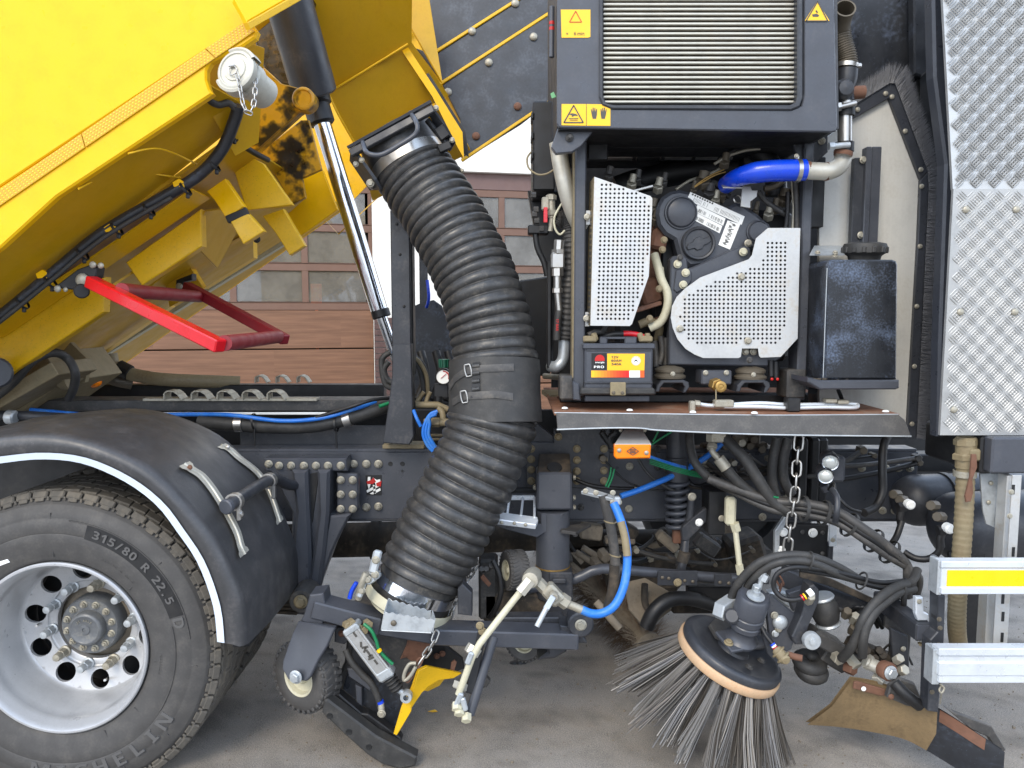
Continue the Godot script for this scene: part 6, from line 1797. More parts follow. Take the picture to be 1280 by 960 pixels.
func build_engine() -> void:
	# bay frame
	var fp = rail("bay_post", M.black_clean, truck, 718, 732, 172, 496, 2.78, 0.1, 0.005)
	tag(fp, "left upright post of the engine bay")
	rail("bay_post_edge", M.hose_old, fp, 716, 718, 186, 496, 2.79, 0.08, 0.001)
	var rp = rail("bay_post", M.black_clean, truck, 1001, 1013, 168, 500, 2.84, 0.1, 0.005)
	tag(rp, "right upright post of the engine bay")
	pl("post_gusset", M.black, rp, [[992, 180], [1003, 168], [1035, 165], [1035, 190], [1018, 205], [1000, 205]], 2.86, 0.02, 0.003)
	bolt(rp, at(1027, 176, 2.855), 0.014, M.zinc, 0)
	rail("post_plate", M.black_dark, rp, 1013, 1031, 196, 284, 2.9, 0.05, 0.003)
	rail("post_foot", M.black_dusty, rp, 984, 1008, 462, 498, 2.83, 0.12, 0.006)
	rail("post_foot", M.black_dusty, fp, 700, 728, 470, 500, 2.79, 0.12, 0.006)
	rail("bay_back", M.black_dark, truck, 690, 1070, 120, 512, 3.75, 0.03)
	rail("bay_top", M.black_dark, truck, 735, 1010, 172, 184, 2.9, 0.06)
	rail("bay_top", M.black_dark, truck, 735, 760, 178, 200, 2.86, 0.04, 0.004)
	var tp = ns()
	tube(tp, [at(740, 193, 3.1), at(915, 193, 3.1)], 0.022, 18)
	tag(obj("cross_pipe", tp, M.stainless, truck), "dark steel cross pipe above the engine")
	var tpb = ns()
	for x in [792, 798, 822, 828, 866]: lathe(tpb, [[0.022, -0.007], [0.027, -0.006], [0.027, 0.006], [0.022, 0.007]], facing(at(x, 193, 3.1), Vector3.RIGHT), 18)
	tube(tpb, [at(800, 193, 3.1), at(820, 193, 3.1)], 0.027, 18)
	tag(obj("pipe_sleeve", tpb, M.black_dark, truck), "black sleeves on the cross pipe")
	var air = tb("air_duct", M.tube_metal, truck, [[697, 178, 2.86], [701, 205, 2.86], [708, 238, 2.86], [717, 266, 2.88], [726, 284, 2.92]], 0.031, 24)
	tag(air, "dusty pale bent air duct behind the left post")
	# deck plate
	var dk = ns()
	var f0 = at(693, 516, 2.66); var f1 = at(1124, 518, 2.66)
	sheet(dk, [f0, f1, Vector3(f1.x, f1.y, -3.6), Vector3(f0.x, f0.y, -3.6)], 0.006)
	var deck = obj("engine_deck", dk, M.deck, truck)
	tag(deck, "rust-stained deck plate under the engine with a bent black lip")
	var lp = ns()
	plate(lp, [[695, 515.5], [830, 517.5], [960, 519], [1123, 518], [1131, 525], [1139, 545], [1100, 546], [960, 543], [880, 541], [832, 538], [800, 535], [760, 535], [697, 537]], 2.645, 0.004, 0.002)
	obj("deck_lip", lp, M.grey_lip, deck)
	var le = ns()
	tube(le, smooth(w3([[696, 537, 2.643], [760, 535, 2.643], [800, 535.3, 2.643], [832, 538.3, 2.643], [960, 543.3, 2.643], [1139, 545.4, 2.643]]), 5), 0.003, 8)
	tube(le, smooth(w3([[693, 516, 2.648], [830, 517.5, 2.648], [960, 519, 2.648], [1123, 518, 2.648]]), 5), 0.0025, 8)
	obj("deck_edge", le, M.galvanised, deck)
	for q in [[706, 511], [787, 513.5], [866, 516], [943, 517], [1107, 515]]: bolt(deck, on_plane(q[0], q[1], Plane(Vector3.UP, f0)) + Vector3(0, 0.001, 0), 0.012, M.paper, 2, Vector3.UP)
	bolt(deck, on_plane(705, 497, Plane(Vector3.UP, f0)), 0.03, M.rust, 1, Vector3.UP)
	rail("deck_beam", M.black_dark, deck, 700, 1090, 493, 503, 2.98, 0.08, 0.004)
	rail("deck_beam", M.black_clean, deck, 731, 812, 494.5, 502, 2.75, 0.03, 0.003)
	sh("deck_flange", M.hose_old, deck, [[677, 487, 3.42], [700, 487, 3.42], [703, 494, 3.2], [688, 494, 3.2]], 0.0, 0.02)
	# pale pipes lying on the deck
	var dp = tb("deck_pipe", M.rail_white, truck, [[868, 504, 2.74], [888, 507, 2.74], [910, 506, 2.74], [950, 504, 2.74], [985, 506, 2.74], [1030, 505.5, 2.74], [1066, 505, 2.74], [1072, 507, 2.73], [1066, 509.5, 2.72], [1030, 509, 2.72], [985, 510, 2.72], [950, 508.5, 2.72], [905, 508, 2.72]], 0.0075, 10)
	tag(dp, "pale pipe looped along the deck edge")
	var df = ns()
	bx(df, at(865, 508, 2.73), Vector3(0.02, 0.04, 0.03), Basis(), 0.004)
	hexa(df, at(868, 504, 2.73), at(875, 505, 2.73), 0.012)
	obj("pipe_fitting", df, M.zinc, dp)
	for q in [[906, 505, 24, 9], [1040, 501.5, 14, 5], [1055, 503, 14, 5]]: 
		var f = ns()
		pb(f, q[0] - q[2] / 2.0, q[1] - q[3] / 2.0, q[0] + q[2] / 2.0, q[1] + q[3] / 2.0, 2.71, 0.04, 0.004)
		obj("pipe_clamp", f, M.zinc, dp)
	rail("pipe_saddle", M.black_dark, dp, 985, 1001, 498, 515, 2.69, 0.05, 0.004)
	tb("deck_hose", M.black_dark, dp, [[1016, 480, 2.9], [1016, 500, 2.85]], 0.015, 10, 1)
	tb("deck_hose", M.black_dark, dp, [[1048, 488, 2.9], [1052, 498, 2.85]], 0.008, 8, 1)
	# perforated exhaust shield
	var ps = ns()
	perf(ps, [[743, 221], [813, 245], [815.5, 248], [815, 265], [811, 345], [790, 405], [787, 407.5], [738, 407]], [[748, 226], [756, 228], [810, 246.5], [812, 262], [808, 345], [787, 400], [784, 403], [743, 403]], 2.74, 0.003, 752.4, 231.0, 5.4, 1.55, -0.029)
	var shd = obj("exhaust_shield", ps, M.guard_steel, truck)
	tag(shd, "tall perforated sheet steel shield left of the engine")
	var fd = ns()
	sheet(fd, w3([[743, 221, 2.741], [738, 407, 2.741], [733.5, 406, 2.83], [736, 229, 2.83]]), 0.003)
	obj("shield_flank", fd, M.hose_old, shd)
	for j in 24:
		var yy = 236 + j * 7.1
		sh("shield_slot", M.ink_grey, shd, [[741.6 - j * 0.2, yy, 2.757], [738.4 - j * 0.2, yy + 0.5, 2.795], [738.3 - j * 0.2, yy + 4.5, 2.795], [741.5 - j * 0.2, yy + 4.8, 2.757]], 0.0, 0.001)
	for q in [[734, 271], [733, 398]]:
		bolt(shd, at(q[0], q[1], 2.77), 0.012, M.zinc, 1)
		rail("shield_tab", M.guard_steel, shd, q[0] - 4, q[0] + 4, q[1] - 8, q[1] + 10, 2.79, 0.006, 0.001)
	# engine block behind
	var eb = ns()
	pb(eb, 822, 262, 990, 452, 3.0, 0.5, 0.02)
	pb(eb, 770, 290, 840, 440, 3.15, 0.35, 0.02)
	var eng = obj("engine", eb, M.black_dark, truck)
	tag(eng, "diesel engine with dark front cover behind perforated guards")
	pl("timing_cover", M.black_clean, eng, [[820, 268], [822, 256], [828, 246], [838, 239.5], [850, 237], [862, 240], [872, 245], [909, 262], [914, 256], [921, 253], [930, 256], [948, 268], [962, 280], [967, 289], [962, 301], [940, 312], [915, 330], [862, 334], [849, 322], [843, 300], [831, 293], [823, 282]], 2.9, 0.08, 0.012)
	for q in [[851, 266, 18.5], [947, 290, 13.0]]:
		var d = ns()
		var r: float = q[2] / 960 * 2.89
		lathe(d, [[r * 1.12, 0.0], [r * 1.08, 0.008], [r * 1.0, 0.009], [r * 0.98, 0.006], [r * 0.93, 0.014], [r * 0.86, 0.017], [0.0, 0.017]], Transform3D(Basis(), at(q[0], q[1], 2.9)), 36)
		obj("cover_boss", d, M.black_clean, eng)
	var oc = ns()
	var ob = at(872, 304.5, 2.9)
	lathe(oc, [[0.062, 0.0], [0.062, 0.02], [0.058, 0.024], [0.052, 0.022], [0.049, 0.014], [0.0, 0.014]], Transform3D(Basis(), ob), 40)
	ext(oc, PackedVector2Array([Vector2(-0.047, 0.003), Vector2(-0.035, 0.012), Vector2(-0.02, 0.012), Vector2(-0.008, 0.022), Vector2(0.012, 0.022), Vector2(0.022, 0.01), Vector2(0.047, 0.01), Vector2(0.046, -0.008), Vector2(0.03, -0.014), Vector2(0.015, -0.014), Vector2(0.006, -0.023), Vector2(-0.014, -0.023), Vector2(-0.022, -0.012), Vector2(-0.046, -0.01)]), Transform3D(Basis(Vector3.BACK, 0.35), ob + Vector3(0, 0, 0.021)), 0.006, 0.002)
	obj("oil_cap", oc, M.black, eng)
	# paper labels with bar codes
	for L in [[[863, 240], [931, 270.5], [927, 281], [858.5, 249.5]], [[872, 256], [907, 273], [904, 282], [868, 264.5]], [[870, 265.8], [903, 282.4], [899.5, 291.5], [866.5, 274.5]], [[909.5, 275.5], [925.5, 280], [912.5, 312], [898, 306]]]:
		pl("paper_label", M.paper, eng, L, 2.8975, 0.003, 0.0)
		var bc = ns()
		var a = Vector2(L[0][0], L[0][1]); var b = Vector2(L[1][0], L[1][1]); var c = Vector2(L[2][0], L[2][1]); var d = Vector2(L[3][0], L[3][1])
		var dense = a.distance_to(b) > 20
		for i in 40:
			var u = 0.06 + i * 0.0223
			if not dense:
				var p0 = a.lerp(b, rng.randf_range(0.15, 0.6)).lerp(d.lerp(c, rng.randf_range(0.15, 0.6)), i / 41.0 * 0.9 + 0.05)
				var p1 = p0 + (b - a).normalized() * rng.randf_range(2, 5)
				bar(bc, at(p0.x, p0.y, 2.897), at(p1.x, p1.y, 2.897), 0.0016, 0.0006, Vector3.BACK, 0.0)
				continue
			if absf(u - 0.42) < 0.05 or rng.randf() < 0.2: continue
			var q0 = a.lerp(b, u).lerp(d.lerp(c, u), 0.38); var q1 = a.lerp(b, u).lerp(d.lerp(c, u), 0.86)
			bar(bc, at(q0.x, q0.y, 2.897), at(q1.x, q1.y, 2.897), 0.0007 + 0.0008 * rng.randf(), 0.0006, Vector3.BACK, 0.0)
		if dense and a.x < 866:
			for i in 9:
				var q0 = a.lerp(b, 0.04 + i * 0.045).lerp(d.lerp(c, 0.04 + i * 0.045), 0.16); var q1 = q0 + (b - a).normalized() * 2.2
				bar(bc, at(q0.x, q0.y, 2.897), at(q1.x, q1.y, 2.897), 0.006, 0.0006, Vector3.BACK, 0.0)
		obj("label_print", bc, M.ink_grey, eng)
	pl("mount_plate", M.black_clean, eng, [[838, 324], [842, 320], [854, 319], [859, 323], [860, 335], [866, 334], [923, 309], [932, 307], [938, 311], [940, 330], [976, 330], [976, 448], [960, 458], [836, 456]], 2.855, 0.05, 0.005)
	pl("mount_pad", M.black_clean, eng, [[845, 338], [858, 334], [865, 340], [864, 352], [858, 360], [846, 366], [842, 362]], 2.848, 0.02, 0.003)
	pbolt(eng, [[847, 330], [857, 341], [854, 356], [929, 315]], 2.845, 5.2, M.cream, 1)
	bolt(eng, at(935, 304, 2.88), 0.014, M.zinc, 1)
	# perforated belt guard
	var g = ns()
	perf(g, [[960, 285], [1000.5, 285], [1000, 300], [997, 423], [976, 446], [951, 447], [949, 445], [947.5, 435.5], [927.5, 435.5], [926, 446], [923, 447.5], [879, 447.5], [868, 443], [857, 436], [847, 424], [841, 410], [838.5, 397], [840, 383], [846, 371], [856, 361], [875, 347], [912, 333], [936, 324], [940, 319], [945, 298]], [[957, 300], [985, 300], [983, 400], [972, 431], [950, 431], [948, 428], [925, 428], [922, 433], [873, 433], [858, 421], [850, 398], [852, 378], [862, 367], [880, 359], [915, 343], [948, 332], [955, 322]], 2.8, 0.003, 959.9, 303.8, 5.42, 1.6, -0.012)
	var gd = obj("belt_guard", g, M.guard_steel, truck)
	tag(gd, "rounded perforated sheet steel belt guard on the engine")
	pbolt(gd, [[927, 346], [850, 411], [935, 426]], 2.797, 4.6, M.zinc, 1)
	pbolt(gd, [[932, 439.5], [942, 439.5]], 2.84, 4.6, M.zinc, 1)
	for q in [[850, 322, 2.83], [937, 450, 2.82]]: bolt(gd, at(q[0], q[1], q[2]), 0.012, M.black_dusty, 1)
	# pulleys glimpsed through the guards
	var pu = ns()
	for q in [[880, 395, 0.09], [945, 400, 0.07], [950, 340, 0.05]]: lathe(pu, [[q[2], -0.04], [q[2], 0.0], [q[2] - 0.012, 0.0], [q[2] - 0.016, -0.014], [0.03, -0.014], [0.028, 0.0], [0.0, 0.0]], Transform3D(Basis(), at(q[0], q[1], 2.84)), 32)
	obj("belt_pulley", pu, M.black_dusty, gd)
	# rubber mounts and channels under the engine
	for q in [[837, 463, "left rubber engine mount"], [938, 464, "right rubber engine mount"]]:
		var rm = ns()
		lathe(rm, [[0.0, -0.03], [0.058, -0.028], [0.06, -0.02], [0.05, -0.012], [0.05, -0.008], [0.055, -0.004], [0.056, 0.004], [0.045, 0.012], [0.02, 0.018], [0.0, 0.018]], facing(at(q[0], q[1], 2.86), Vector3.UP), 28)
		var mo = obj("engine_mount", rm, M.bellows_tan, truck)
		tag(mo, q[2])
		bolt(mo, at(q[0] + 4, q[1] + 4.5, 2.805), 0.009, M.zinc, 1)
		var ch = ns()
		var x0: float = q[0] - 16; var x1: float = q[0] + 24
		plate(ch, [[x0 - 2, 490], [x0, 482], [x0 + 6, 475.5], [x1 - 6, 475], [x1, 478], [x1 + 1, 484], [x1 - 4, 491], [x1 - 7, 491], [x1 - 5, 484], [x1 - 8, 479], [x0 + 9, 479], [x0 + 5, 484], [x0 + 3, 490]], 2.8, 0.2, 0.003)
		obj("mount_channel", ch, M.black, mo)
	var cbx = rail("drain_bracket", M.black_clean, truck, 877, 915, 463, 481, 2.82, 0.1, 0.005)
	tag(cbx, "small black bracket with a brass drain plug")
	pbolt(cbx, [[882, 466], [908, 466]], 2.817, 3.4, M.zinc, 1)
	var bp = ns()
	hexa(bp, at(893, 480, 2.8), at(898, 482, 2.76), 0.024, 6)
	lathe(bp, [[0.0, -0.03], [0.019, -0.028], [0.02, -0.002], [0.017, 0.0], [0.01, 0.0], [0.008, -0.002], [0.0, -0.001]], Transform3D(Basis(), at(901.5, 483.5, 2.73)), 22)
	obj("drain_plug", bp, M.brass, cbx)
	var wr = ns()
	tube(wr, [at(895, 484, 2.74), at(895, 508, 2.72)], 0.0025, 6)
	obj("plug_wire", wr, M.hose_old, cbx)
	var pin = ns()
	for q in [[964, 458], [970, 460]]: 
		cyl(pin, at(q[0], q[1] + 12, 2.85), at(q[0], q[1] - 8, 2.85), 0.011, 12)
	obj("switch_body", pin, M.black_dark, cbx)
	for q in [[965, 474], [972, 474]]: bolt(cbx, at(q[0], q[1], 2.84), 0.006, M.ink_red, 2)
	# hot side: manifolds, wrapped pipe, small plumbing
	var mf = ns()
	bx(mf, at(812, 365, 2.95), Vector3(0.08, 0.1, 0.1), Basis(Vector3.BACK, 0.3), 0.012)
	bx(mf, at(806, 384, 2.92), Vector3(0.11, 0.016, 0.12), Basis(Vector3.BACK, 0.3), 0.003)
	bx(mf, at(822, 300, 2.98), Vector3(0.06, 0.08, 0.1), Basis(Vector3.BACK, -0.2), 0.012)
	tube(mf, smooth(w3([[826, 285, 3.0], [818, 300, 3.0], [816, 325, 3.0], [812, 350, 3.0]]), 5), 0.03, 14)
	bx(mf, at(820, 400, 2.95), Vector3(0.1, 0.02, 0.1), Basis(Vector3.BACK, 0.2), 0.003)
	var mfo = obj("exhaust_manifold", mf, M.rust, truck)
	tag(mfo, "brown rusty exhaust manifold between the two guards")
	tb("wrapped_pipe", M.cream, mfo, [[818, 318, 2.9], [822, 332, 2.88], [827, 350, 2.86], [834, 366, 2.85], [834, 384, 2.85], [826, 402, 2.86], [812, 410, 2.87]], 0.016, 14)
	tb("wrapped_pipe", M.cream, mfo, [[826, 335, 2.9], [828, 352, 2.88], [834, 370, 2.87], [832, 392, 2.87], [822, 408, 2.88]], 0.012, 12)
	tb("mani_pipe", M.hose_old, mfo, [[799, 406, 2.9], [812, 402, 2.9], [824, 408, 2.92], [822, 424, 2.95]], 0.016, 12)
	for q in [[824, 361], [812, 398], [830, 300], [828, 312]]: bolt(mfo, at(q[0], q[1], 2.84), 0.013, M.hose_old, 1)
	for q in [[[826, 420], [828, 440], [824, 455]], [[832, 422], [834, 442], [832, 456]], [[818, 426], [820, 446], [820, 458]]]: tb("small_hose", M.black_dusty, mfo, q, 0.012, 8, 4, 2.92)
	# wires, unions and small pipes on top of the engine
	var k = 0
	for q in [[[790, 220], [802, 232], [820, 236], [830, 228]], [[845, 237], [862, 226], [886, 218], [905, 208]], [[880, 236], [892, 228], [903, 240], [912, 246]], [[866, 238], [876, 232], [884, 240], [896, 246], [905, 252]], [[898, 200], [914, 190], [930, 182], [946, 178]], [[893, 205], [910, 195], [932, 188], [950, 186]], [[948, 240], [958, 252], [972, 262], [982, 268]], [[955, 236], [970, 232], [982, 220], [985, 200]], [[968, 300], [980, 290], [984, 270], [985, 240]], [[990, 300], [992, 260], [990, 225]], [[996, 300], [996, 260], [994, 225]]]:
		var c = tb("engine_wire", [M.black_dark, M.zinc, M.black_dusty, M.bellows_tan][k % 4], eng, q, [0.009, 0.006, 0.011, 0.012][k % 4], 8, 5, 2.98 - 0.01 * k)
		k += 1
	for q in [[[868, 233], [880, 224], [893, 217], [905, 212]], [[868, 234], [881, 226], [894, 219], [907, 215]]]: tb("copper_wire", M.brass, eng, q, 0.003, 6, 5, 2.9)
	for q in [[789, 232, 0.02], [796, 226, 0.016], [822, 236, 0.02], [829, 230, 0.015], [866, 240, 0.014], [886, 243, 0.024], [894, 252, 0.018], [902, 246, 0.016], [960, 270, 0.02], [968, 262, 0.018], [935, 262, 0.012], [944, 266, 0.012], [760, 222, 0.02], [878, 228, 0.03], [905, 205, 0.02], [815, 262, 0.02], [818, 276, 0.016], [980, 250, 0.03]]:
		var u = ns()
		hexa(u, at(q[0], q[1] + 3, 2.95), at(q[0] + 1, q[1] - 4, 2.93), q[2])
		lathe(u, [[q[2] * 0.7, 0.0], [q[2] * 0.65, 0.03], [0.0, 0.034]], facing(at(q[0] + 1, q[1] - 4, 2.93), Vector3(0.2, 1, 0.1)), 12)
		obj("pipe_union", u, [M.zinc, M.black_dusty, M.bellows_tan][int(q[0]) % 3], eng)
	var rg = ns()
	lathe(rg, [[0.014, -0.003], [0.018, 0.0], [0.014, 0.003]], facing(at(922, 249, 2.93), Vector3(0.2, 0.2, 1)), 18)
	obj("lifting_eye", rg, M.stainless, eng)
	rg = ns()
	bx(rg, at(803, 236, 2.9), Vector3(0.08, 0.01, 0.02), Basis(Vector3.BACK, 0.25))
	obj("throttle_lever", rg, M.stainless, eng)
	var ex = ns()
	tube(ex, smooth(w3([[770, 236, 3.2], [800, 226, 3.2], [860, 214, 3.2], [920, 210, 3.2]]), 6), 0.05, 16)
	tube(ex, smooth(w3([[930, 176, 3.05], [950, 190, 3.05], [968, 215, 3.05], [970, 245, 3.05]]), 6), 0.04, 16)
	lathe(ex, [[0.09, -0.1], [0.09, 0.0], [0.07, 0.01], [0.0, 0.01]], Transform3D(Basis(), at(958, 195, 3.1)), 28)
	obj("intake_pipe", ex, M.black_dark, eng)
	# dipstick, hoses hanging on the left side of the post
	var lv = ns()
	hexa(lv, at(689, 250, 2.95), at(689, 244, 2.95), 0.022, 8)
	tube(lv, [at(689, 243, 2.95), at(690, 272, 2.95)], 0.014, 12)
	hexa(lv, at(690, 263, 2.95), at(690, 270, 2.95), 0.02, 6)
	tube(lv, [at(690, 272, 2.95), at(688, 289, 2.95)], 0.01, 10)
	bx(lv, at(682, 255, 2.95), Vector3(0.03, 0.05, 0.03), Basis(), 0.005)
	var valve = obj("drain_valve", lv, M.zinc, truck)
	tag(valve, "brassy drain valve with a red lever left of the post")
	rail("valve_lever", M.red, valve, 679.5, 684.5, 259, 278, 2.92, 0.006, 0.002)
	var stack = ns()
	hexa(stack, at(698, 316, 2.9), at(699, 300, 2.9), 0.02, 8)
	hexa(stack, at(698, 312, 2.9), at(698, 318, 2.9), 0.026, 6)
	bx(stack, at(697, 326, 2.9), Vector3(0.05, 0.06, 0.04), Basis(), 0.006)
	hexa(stack, at(697, 345, 2.9), at(697, 335, 2.9), 0.022, 6)
	tube(stack, [at(697, 362, 2.9), at(697, 344, 2.9)], 0.015, 12)
	hexa(stack, at(697, 366, 2.9), at(697, 360, 2.9), 0.02, 6)
	tube(stack, [at(699, 388, 2.9), at(697, 366, 2.9)], 0.012, 12)
	obj("test_coupling", stack, M.stainless, valve)
	tb("fabric_hose", M.rubber, valve, [[699, 388, 2.9], [697, 405, 2.9], [696, 425, 2.9]], 0.014, 12)
	var tx = ns()
	text_mesh(tx, "17 BAR", at(696.5, 406, 2.884), 0.014, 0.001, true, -PI / 2)
	obj("hose_lettering", tx, M.ink_red, valve)
	var hp = smooth(w3([[696, 282, 2.98], [703, 272, 2.98], [710, 278, 2.97], [713, 296, 2.96], [712, 340, 2.95], [709, 385, 2.95], [705, 425, 2.95]]), 30)
	var hr = []
	for i in hp.size(): hr.append(0.028 + 0.003 * sin(i * TAU / 4.5))
	var hc = ns()
	tube(hc, hp, hr, 18)
	obj("corrugated_hose", hc, M.black_dusty, valve)
	tb("drain_elbow", M.galvanised, valve, [[705, 420, 2.95], [705, 436, 2.95], [703, 450, 2.95], [696, 458, 2.95], [688, 458, 2.98]], 0.022, 14)
	tb("thin_wire", M.cream, valve, [[707, 249, 2.9], [700, 258, 2.9], [693, 272, 2.9], [694, 286, 2.9], [700, 293, 2.9], [706, 288, 2.9]], 0.004, 8)
	var pl2 = ns()
	tube(pl2, smooth(w3([[669, 290, 3.0], [672, 310, 3.0], [680, 328, 3.0], [684, 345, 3.0]]), 5), 0.012, 10)
	pb(pl2, 660, 281, 686, 292, 2.98, 0.08, 0.004)
	pb(pl2, 684, 326, 689, 460, 2.95, 0.04, 0.003)
	pb(pl2, 689, 326, 692, 460, 3.0, 0.04, 0.003)
	obj("valve_frame", pl2, M.black_dark, valve)
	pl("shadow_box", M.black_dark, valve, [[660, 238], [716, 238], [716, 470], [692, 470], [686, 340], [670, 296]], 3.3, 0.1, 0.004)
	for q in [[668, 268], [671, 276], [667, 244], [670, 262], [677, 286]]:
		var sc = ns()
		hexa(sc, at(q[0] + 3, q[1], 2.98), at(q[0] - 3, q[1], 2.98), 0.012)
		obj("small_union", sc, M.black_dusty, valve)
	tb("deck_line", M.zinc, valve, [[680, 470, 3.1], [700, 472, 3.05], [716, 478, 3.0]], 0.012, 10)
func build_battery() -> void:
	var Z = 2.74
	var base = at(773, 487, Z + 0.1)
	var b = thing("battery", "black starter battery with red and yellow label on the engine deck", "battery", base)
	var c = ns()
	pb(c, 731, 434, 816, 488, Z, 0.19, 0.006)
	obj("case", c, M.black_clean, b)
	var lid = ns()
	pb(lid, 729, 429.5, 819, 436.5, Z - 0.006, 0.2, 0.005)
	obj("lid", lid, M.black_clean, b)
	var rib = ns()
	pb(rib, 731, 477, 816, 480, Z - 0.004, 0.03, 0.002)
	pb(rib, 733, 437, 814, 439, Z - 0.003, 0.03, 0.002)
	obj("case_rib", rib, M.black, b)
	var h = ns()
	for q in [[750, 759.5], [781, 796]]: pb(h, q[0], 421.5, q[1], 430, Z + 0.02, 0.12, 0.004)
	pb(h, 750, 421, 796, 424, Z + 0.026, 0.1, 0.003)
	obj("handle_block", h, M.black_clean, b)
	for q in [[737, 740, -1], [806, 809, 1]]:
		var t = ns()
		lathe(t, [[0.012, -0.02], [0.011, 0.03], [0.008, 0.034], [0.0, 0.034]], facing(at(q[1], 428, Z + 0.07), Vector3.UP), 16)
		bx(t, at(q[0], 423.5, Z + 0.05), Vector3(0.05, 0.022, 0.05), Basis(), 0.005)
		bx(t, at(q[0] - 6 * q[2], 421, Z + 0.05), Vector3(0.02, 0.03, 0.04), Basis(Vector3.BACK, 0.3), 0.004)
		hexa(t, at(q[0] + 8 * q[2], 424, Z + 0.04), at(q[0] + 4 * q[2], 424, Z + 0.04), 0.012)
		obj("terminal_clamp", t, M.hose_old, b)
	var blk = obj("earth_cable", _tube_of([[735, 419, Z + 0.06], [744, 415, Z + 0.07], [752, 416, Z + 0.1], [756, 410, Z + 0.16]], 0.01), M.black_dusty, b)
	obj("black_cable", _tube_of([[740, 424, Z + 0.12], [757, 420, Z + 0.06], [768, 417.5, Z + 0.05], [779, 417, Z + 0.05]], 0.011), M.black_dark, b)
	obj("red_cable", _tube_of([[779, 417, Z + 0.05], [788, 417, Z + 0.05], [797, 418.5, Z + 0.05], [804, 421, Z + 0.05]], 0.0105), M.red, b)
	# printed label
	var zl = Z - 0.002
	var l1 = ns(); plate(l1, [[739.5, 441.5], [758.3, 441.5], [758.3, 462], [739.5, 462]], zl, 0.0015)
	obj("label_dark", l1, M.black_dark, b)
	var l2 = ns(); plate(l2, [[759, 442], [806, 442.2], [805.5, 463], [759, 463]], zl, 0.0015)
	obj("label_yellow", l2, M.label_amber, b)
	var x = 739.0
	for i in 12: # the graded stripe, printed in steps
		var st = ns()
		plate(st, [[x, 463.2], [x + 3.97, 463.2], [x + 3.97, 471.8], [x, 471.8]], zl, 0.0015)
		var m = StandardMaterial3D.new()
		m.albedo_color = Color(0.95, 0.72, 0.15).lerp(Color(0.82, 0.12, 0.1), i / 11.0)
		m.roughness = 0.4
		obj("label_stripe", st, m, b)
		x += 3.95
	var l3 = ns(); plate(l3, [[786.6, 463.2], [800, 463.2], [800, 471.8], [786.6, 471.8]], zl - 0.0003, 0.001)
	obj("label_white", l3, M.paper, b)
	var l4 = ns(); plate(l4, [[800.1, 463.2], [805.4, 463.2], [805.4, 471.8], [800.1, 471.8]], zl, 0.0015)
	obj("label_orange", l4, M.label_orange, b)
	var bc = ns()
	for i in 14:
		if i == 5 or i == 9: continue
		bar(bc, at(789 + i * 0.72, 464.2, zl - 0.001), at(789 + i * 0.72, 470.4, zl - 0.001), 0.0008 + 0.0006 * (i % 3), 0.0005, Vector3.BACK, 0.0)
	text_mesh(bc, "12V", at(768.5, 446.5, zl - 0.001), 0.0115, 0.0008, true, 0.0, 1.35)
	text_mesh(bc, "60AH", at(770.5, 450.8, zl - 0.001), 0.0115, 0.0008, true, 0.0, 1.35)
	text_mesh(bc, "540A", at(770.5, 455.2, zl - 0.001), 0.0115, 0.0008, true, 0.0, 1.35)
	for i in 9: bar(bc, at(765 + i * 2.2, 460.5, zl - 0.001), at(766.4 + i * 2.2, 460.5, zl - 0.001), 0.003, 0.0005, Vector3.BACK, 0.0)
	for i in 6: bar(bc, at(764 + i * 2.0, 469, zl - 0.001), at(765.3 + i * 2.0, 469, zl - 0.001), 0.003, 0.0005, Vector3.BACK, 0.0)
	obj("label_print", bc, M.ink_grey, b)
	var lg = ns()
	var lc = at(749.7, 448.5, zl - 0.0006)
	var dome = PackedVector2Array()
	for i in 17: dome.append(Vector2(cos(PI * i / 16) * 0.0175, sin(PI * i / 16) * 0.0175 - 0.003))
	dome.append(Vector2(-0.0175, -0.008)); dome.append(Vector2(0.0175, -0.008))
	ext(lg, dome, Transform3D(Basis(), lc), 0.0006)
	obj("label_emblem", lg, M.ink_red, b)
	var wl = ns()
	ext(wl, PackedVector2Array([Vector2(-0.007, -0.006), Vector2(-0.008, 0.004), Vector2(-0.004, 0.01), Vector2(0.004, 0.01), Vector2(0.006, 0.006), Vector2(0.001, 0.005), Vector2(0.001, 0.001), Vector2(0.007, 0.001), Vector2(0.007, -0.006)]), Transform3D(Basis(), lc + Vector3(0, 0, 0.0008)), 0.0006)
	text_mesh(wl, "energia", at(749.7, 453, zl - 0.001), 0.0075, 0.0008, true, 0.0, 1.2)
	text_mesh(wl, "PRO", at(748.7, 458.7, zl - 0.001), 0.0115, 0.0008, true, 0.0, 1.7)
	obj("label_lettering", wl, M.paper, b)
	var bd = ns()
	ext(bd, circ(0.0165, 24), Transform3D(Basis(), at(795, 451, zl - 0.0006)), 0.0006)
	obj("label_badge", bd, M.paper, b)
	var bd2 = ns()
	ext(bd2, PackedVector2Array([Vector2(-0.009, -0.004), Vector2(-0.004, 0.002), Vector2(0, 0.006), Vector2(0.004, 0.002), Vector2(0.009, -0.004), Vector2(0.0, -0.001)]), Transform3D(Basis(), at(795, 451, zl - 0.0012)), 0.0006)
	for i in 20: bar(bd2, at(795, 451, zl - 0.0012) + Vector3(cos(TAU * i / 20), sin(TAU * i / 20), 0) * 0.0145, at(795, 451, zl - 0.0012) + Vector3(cos(TAU * (i + 1) / 20), sin(TAU * (i + 1) / 20), 0) * 0.0145, 0.001, 0.0005, Vector3.BACK, 0.0)
	obj("badge_print", bd2, M.ink_grey, b)
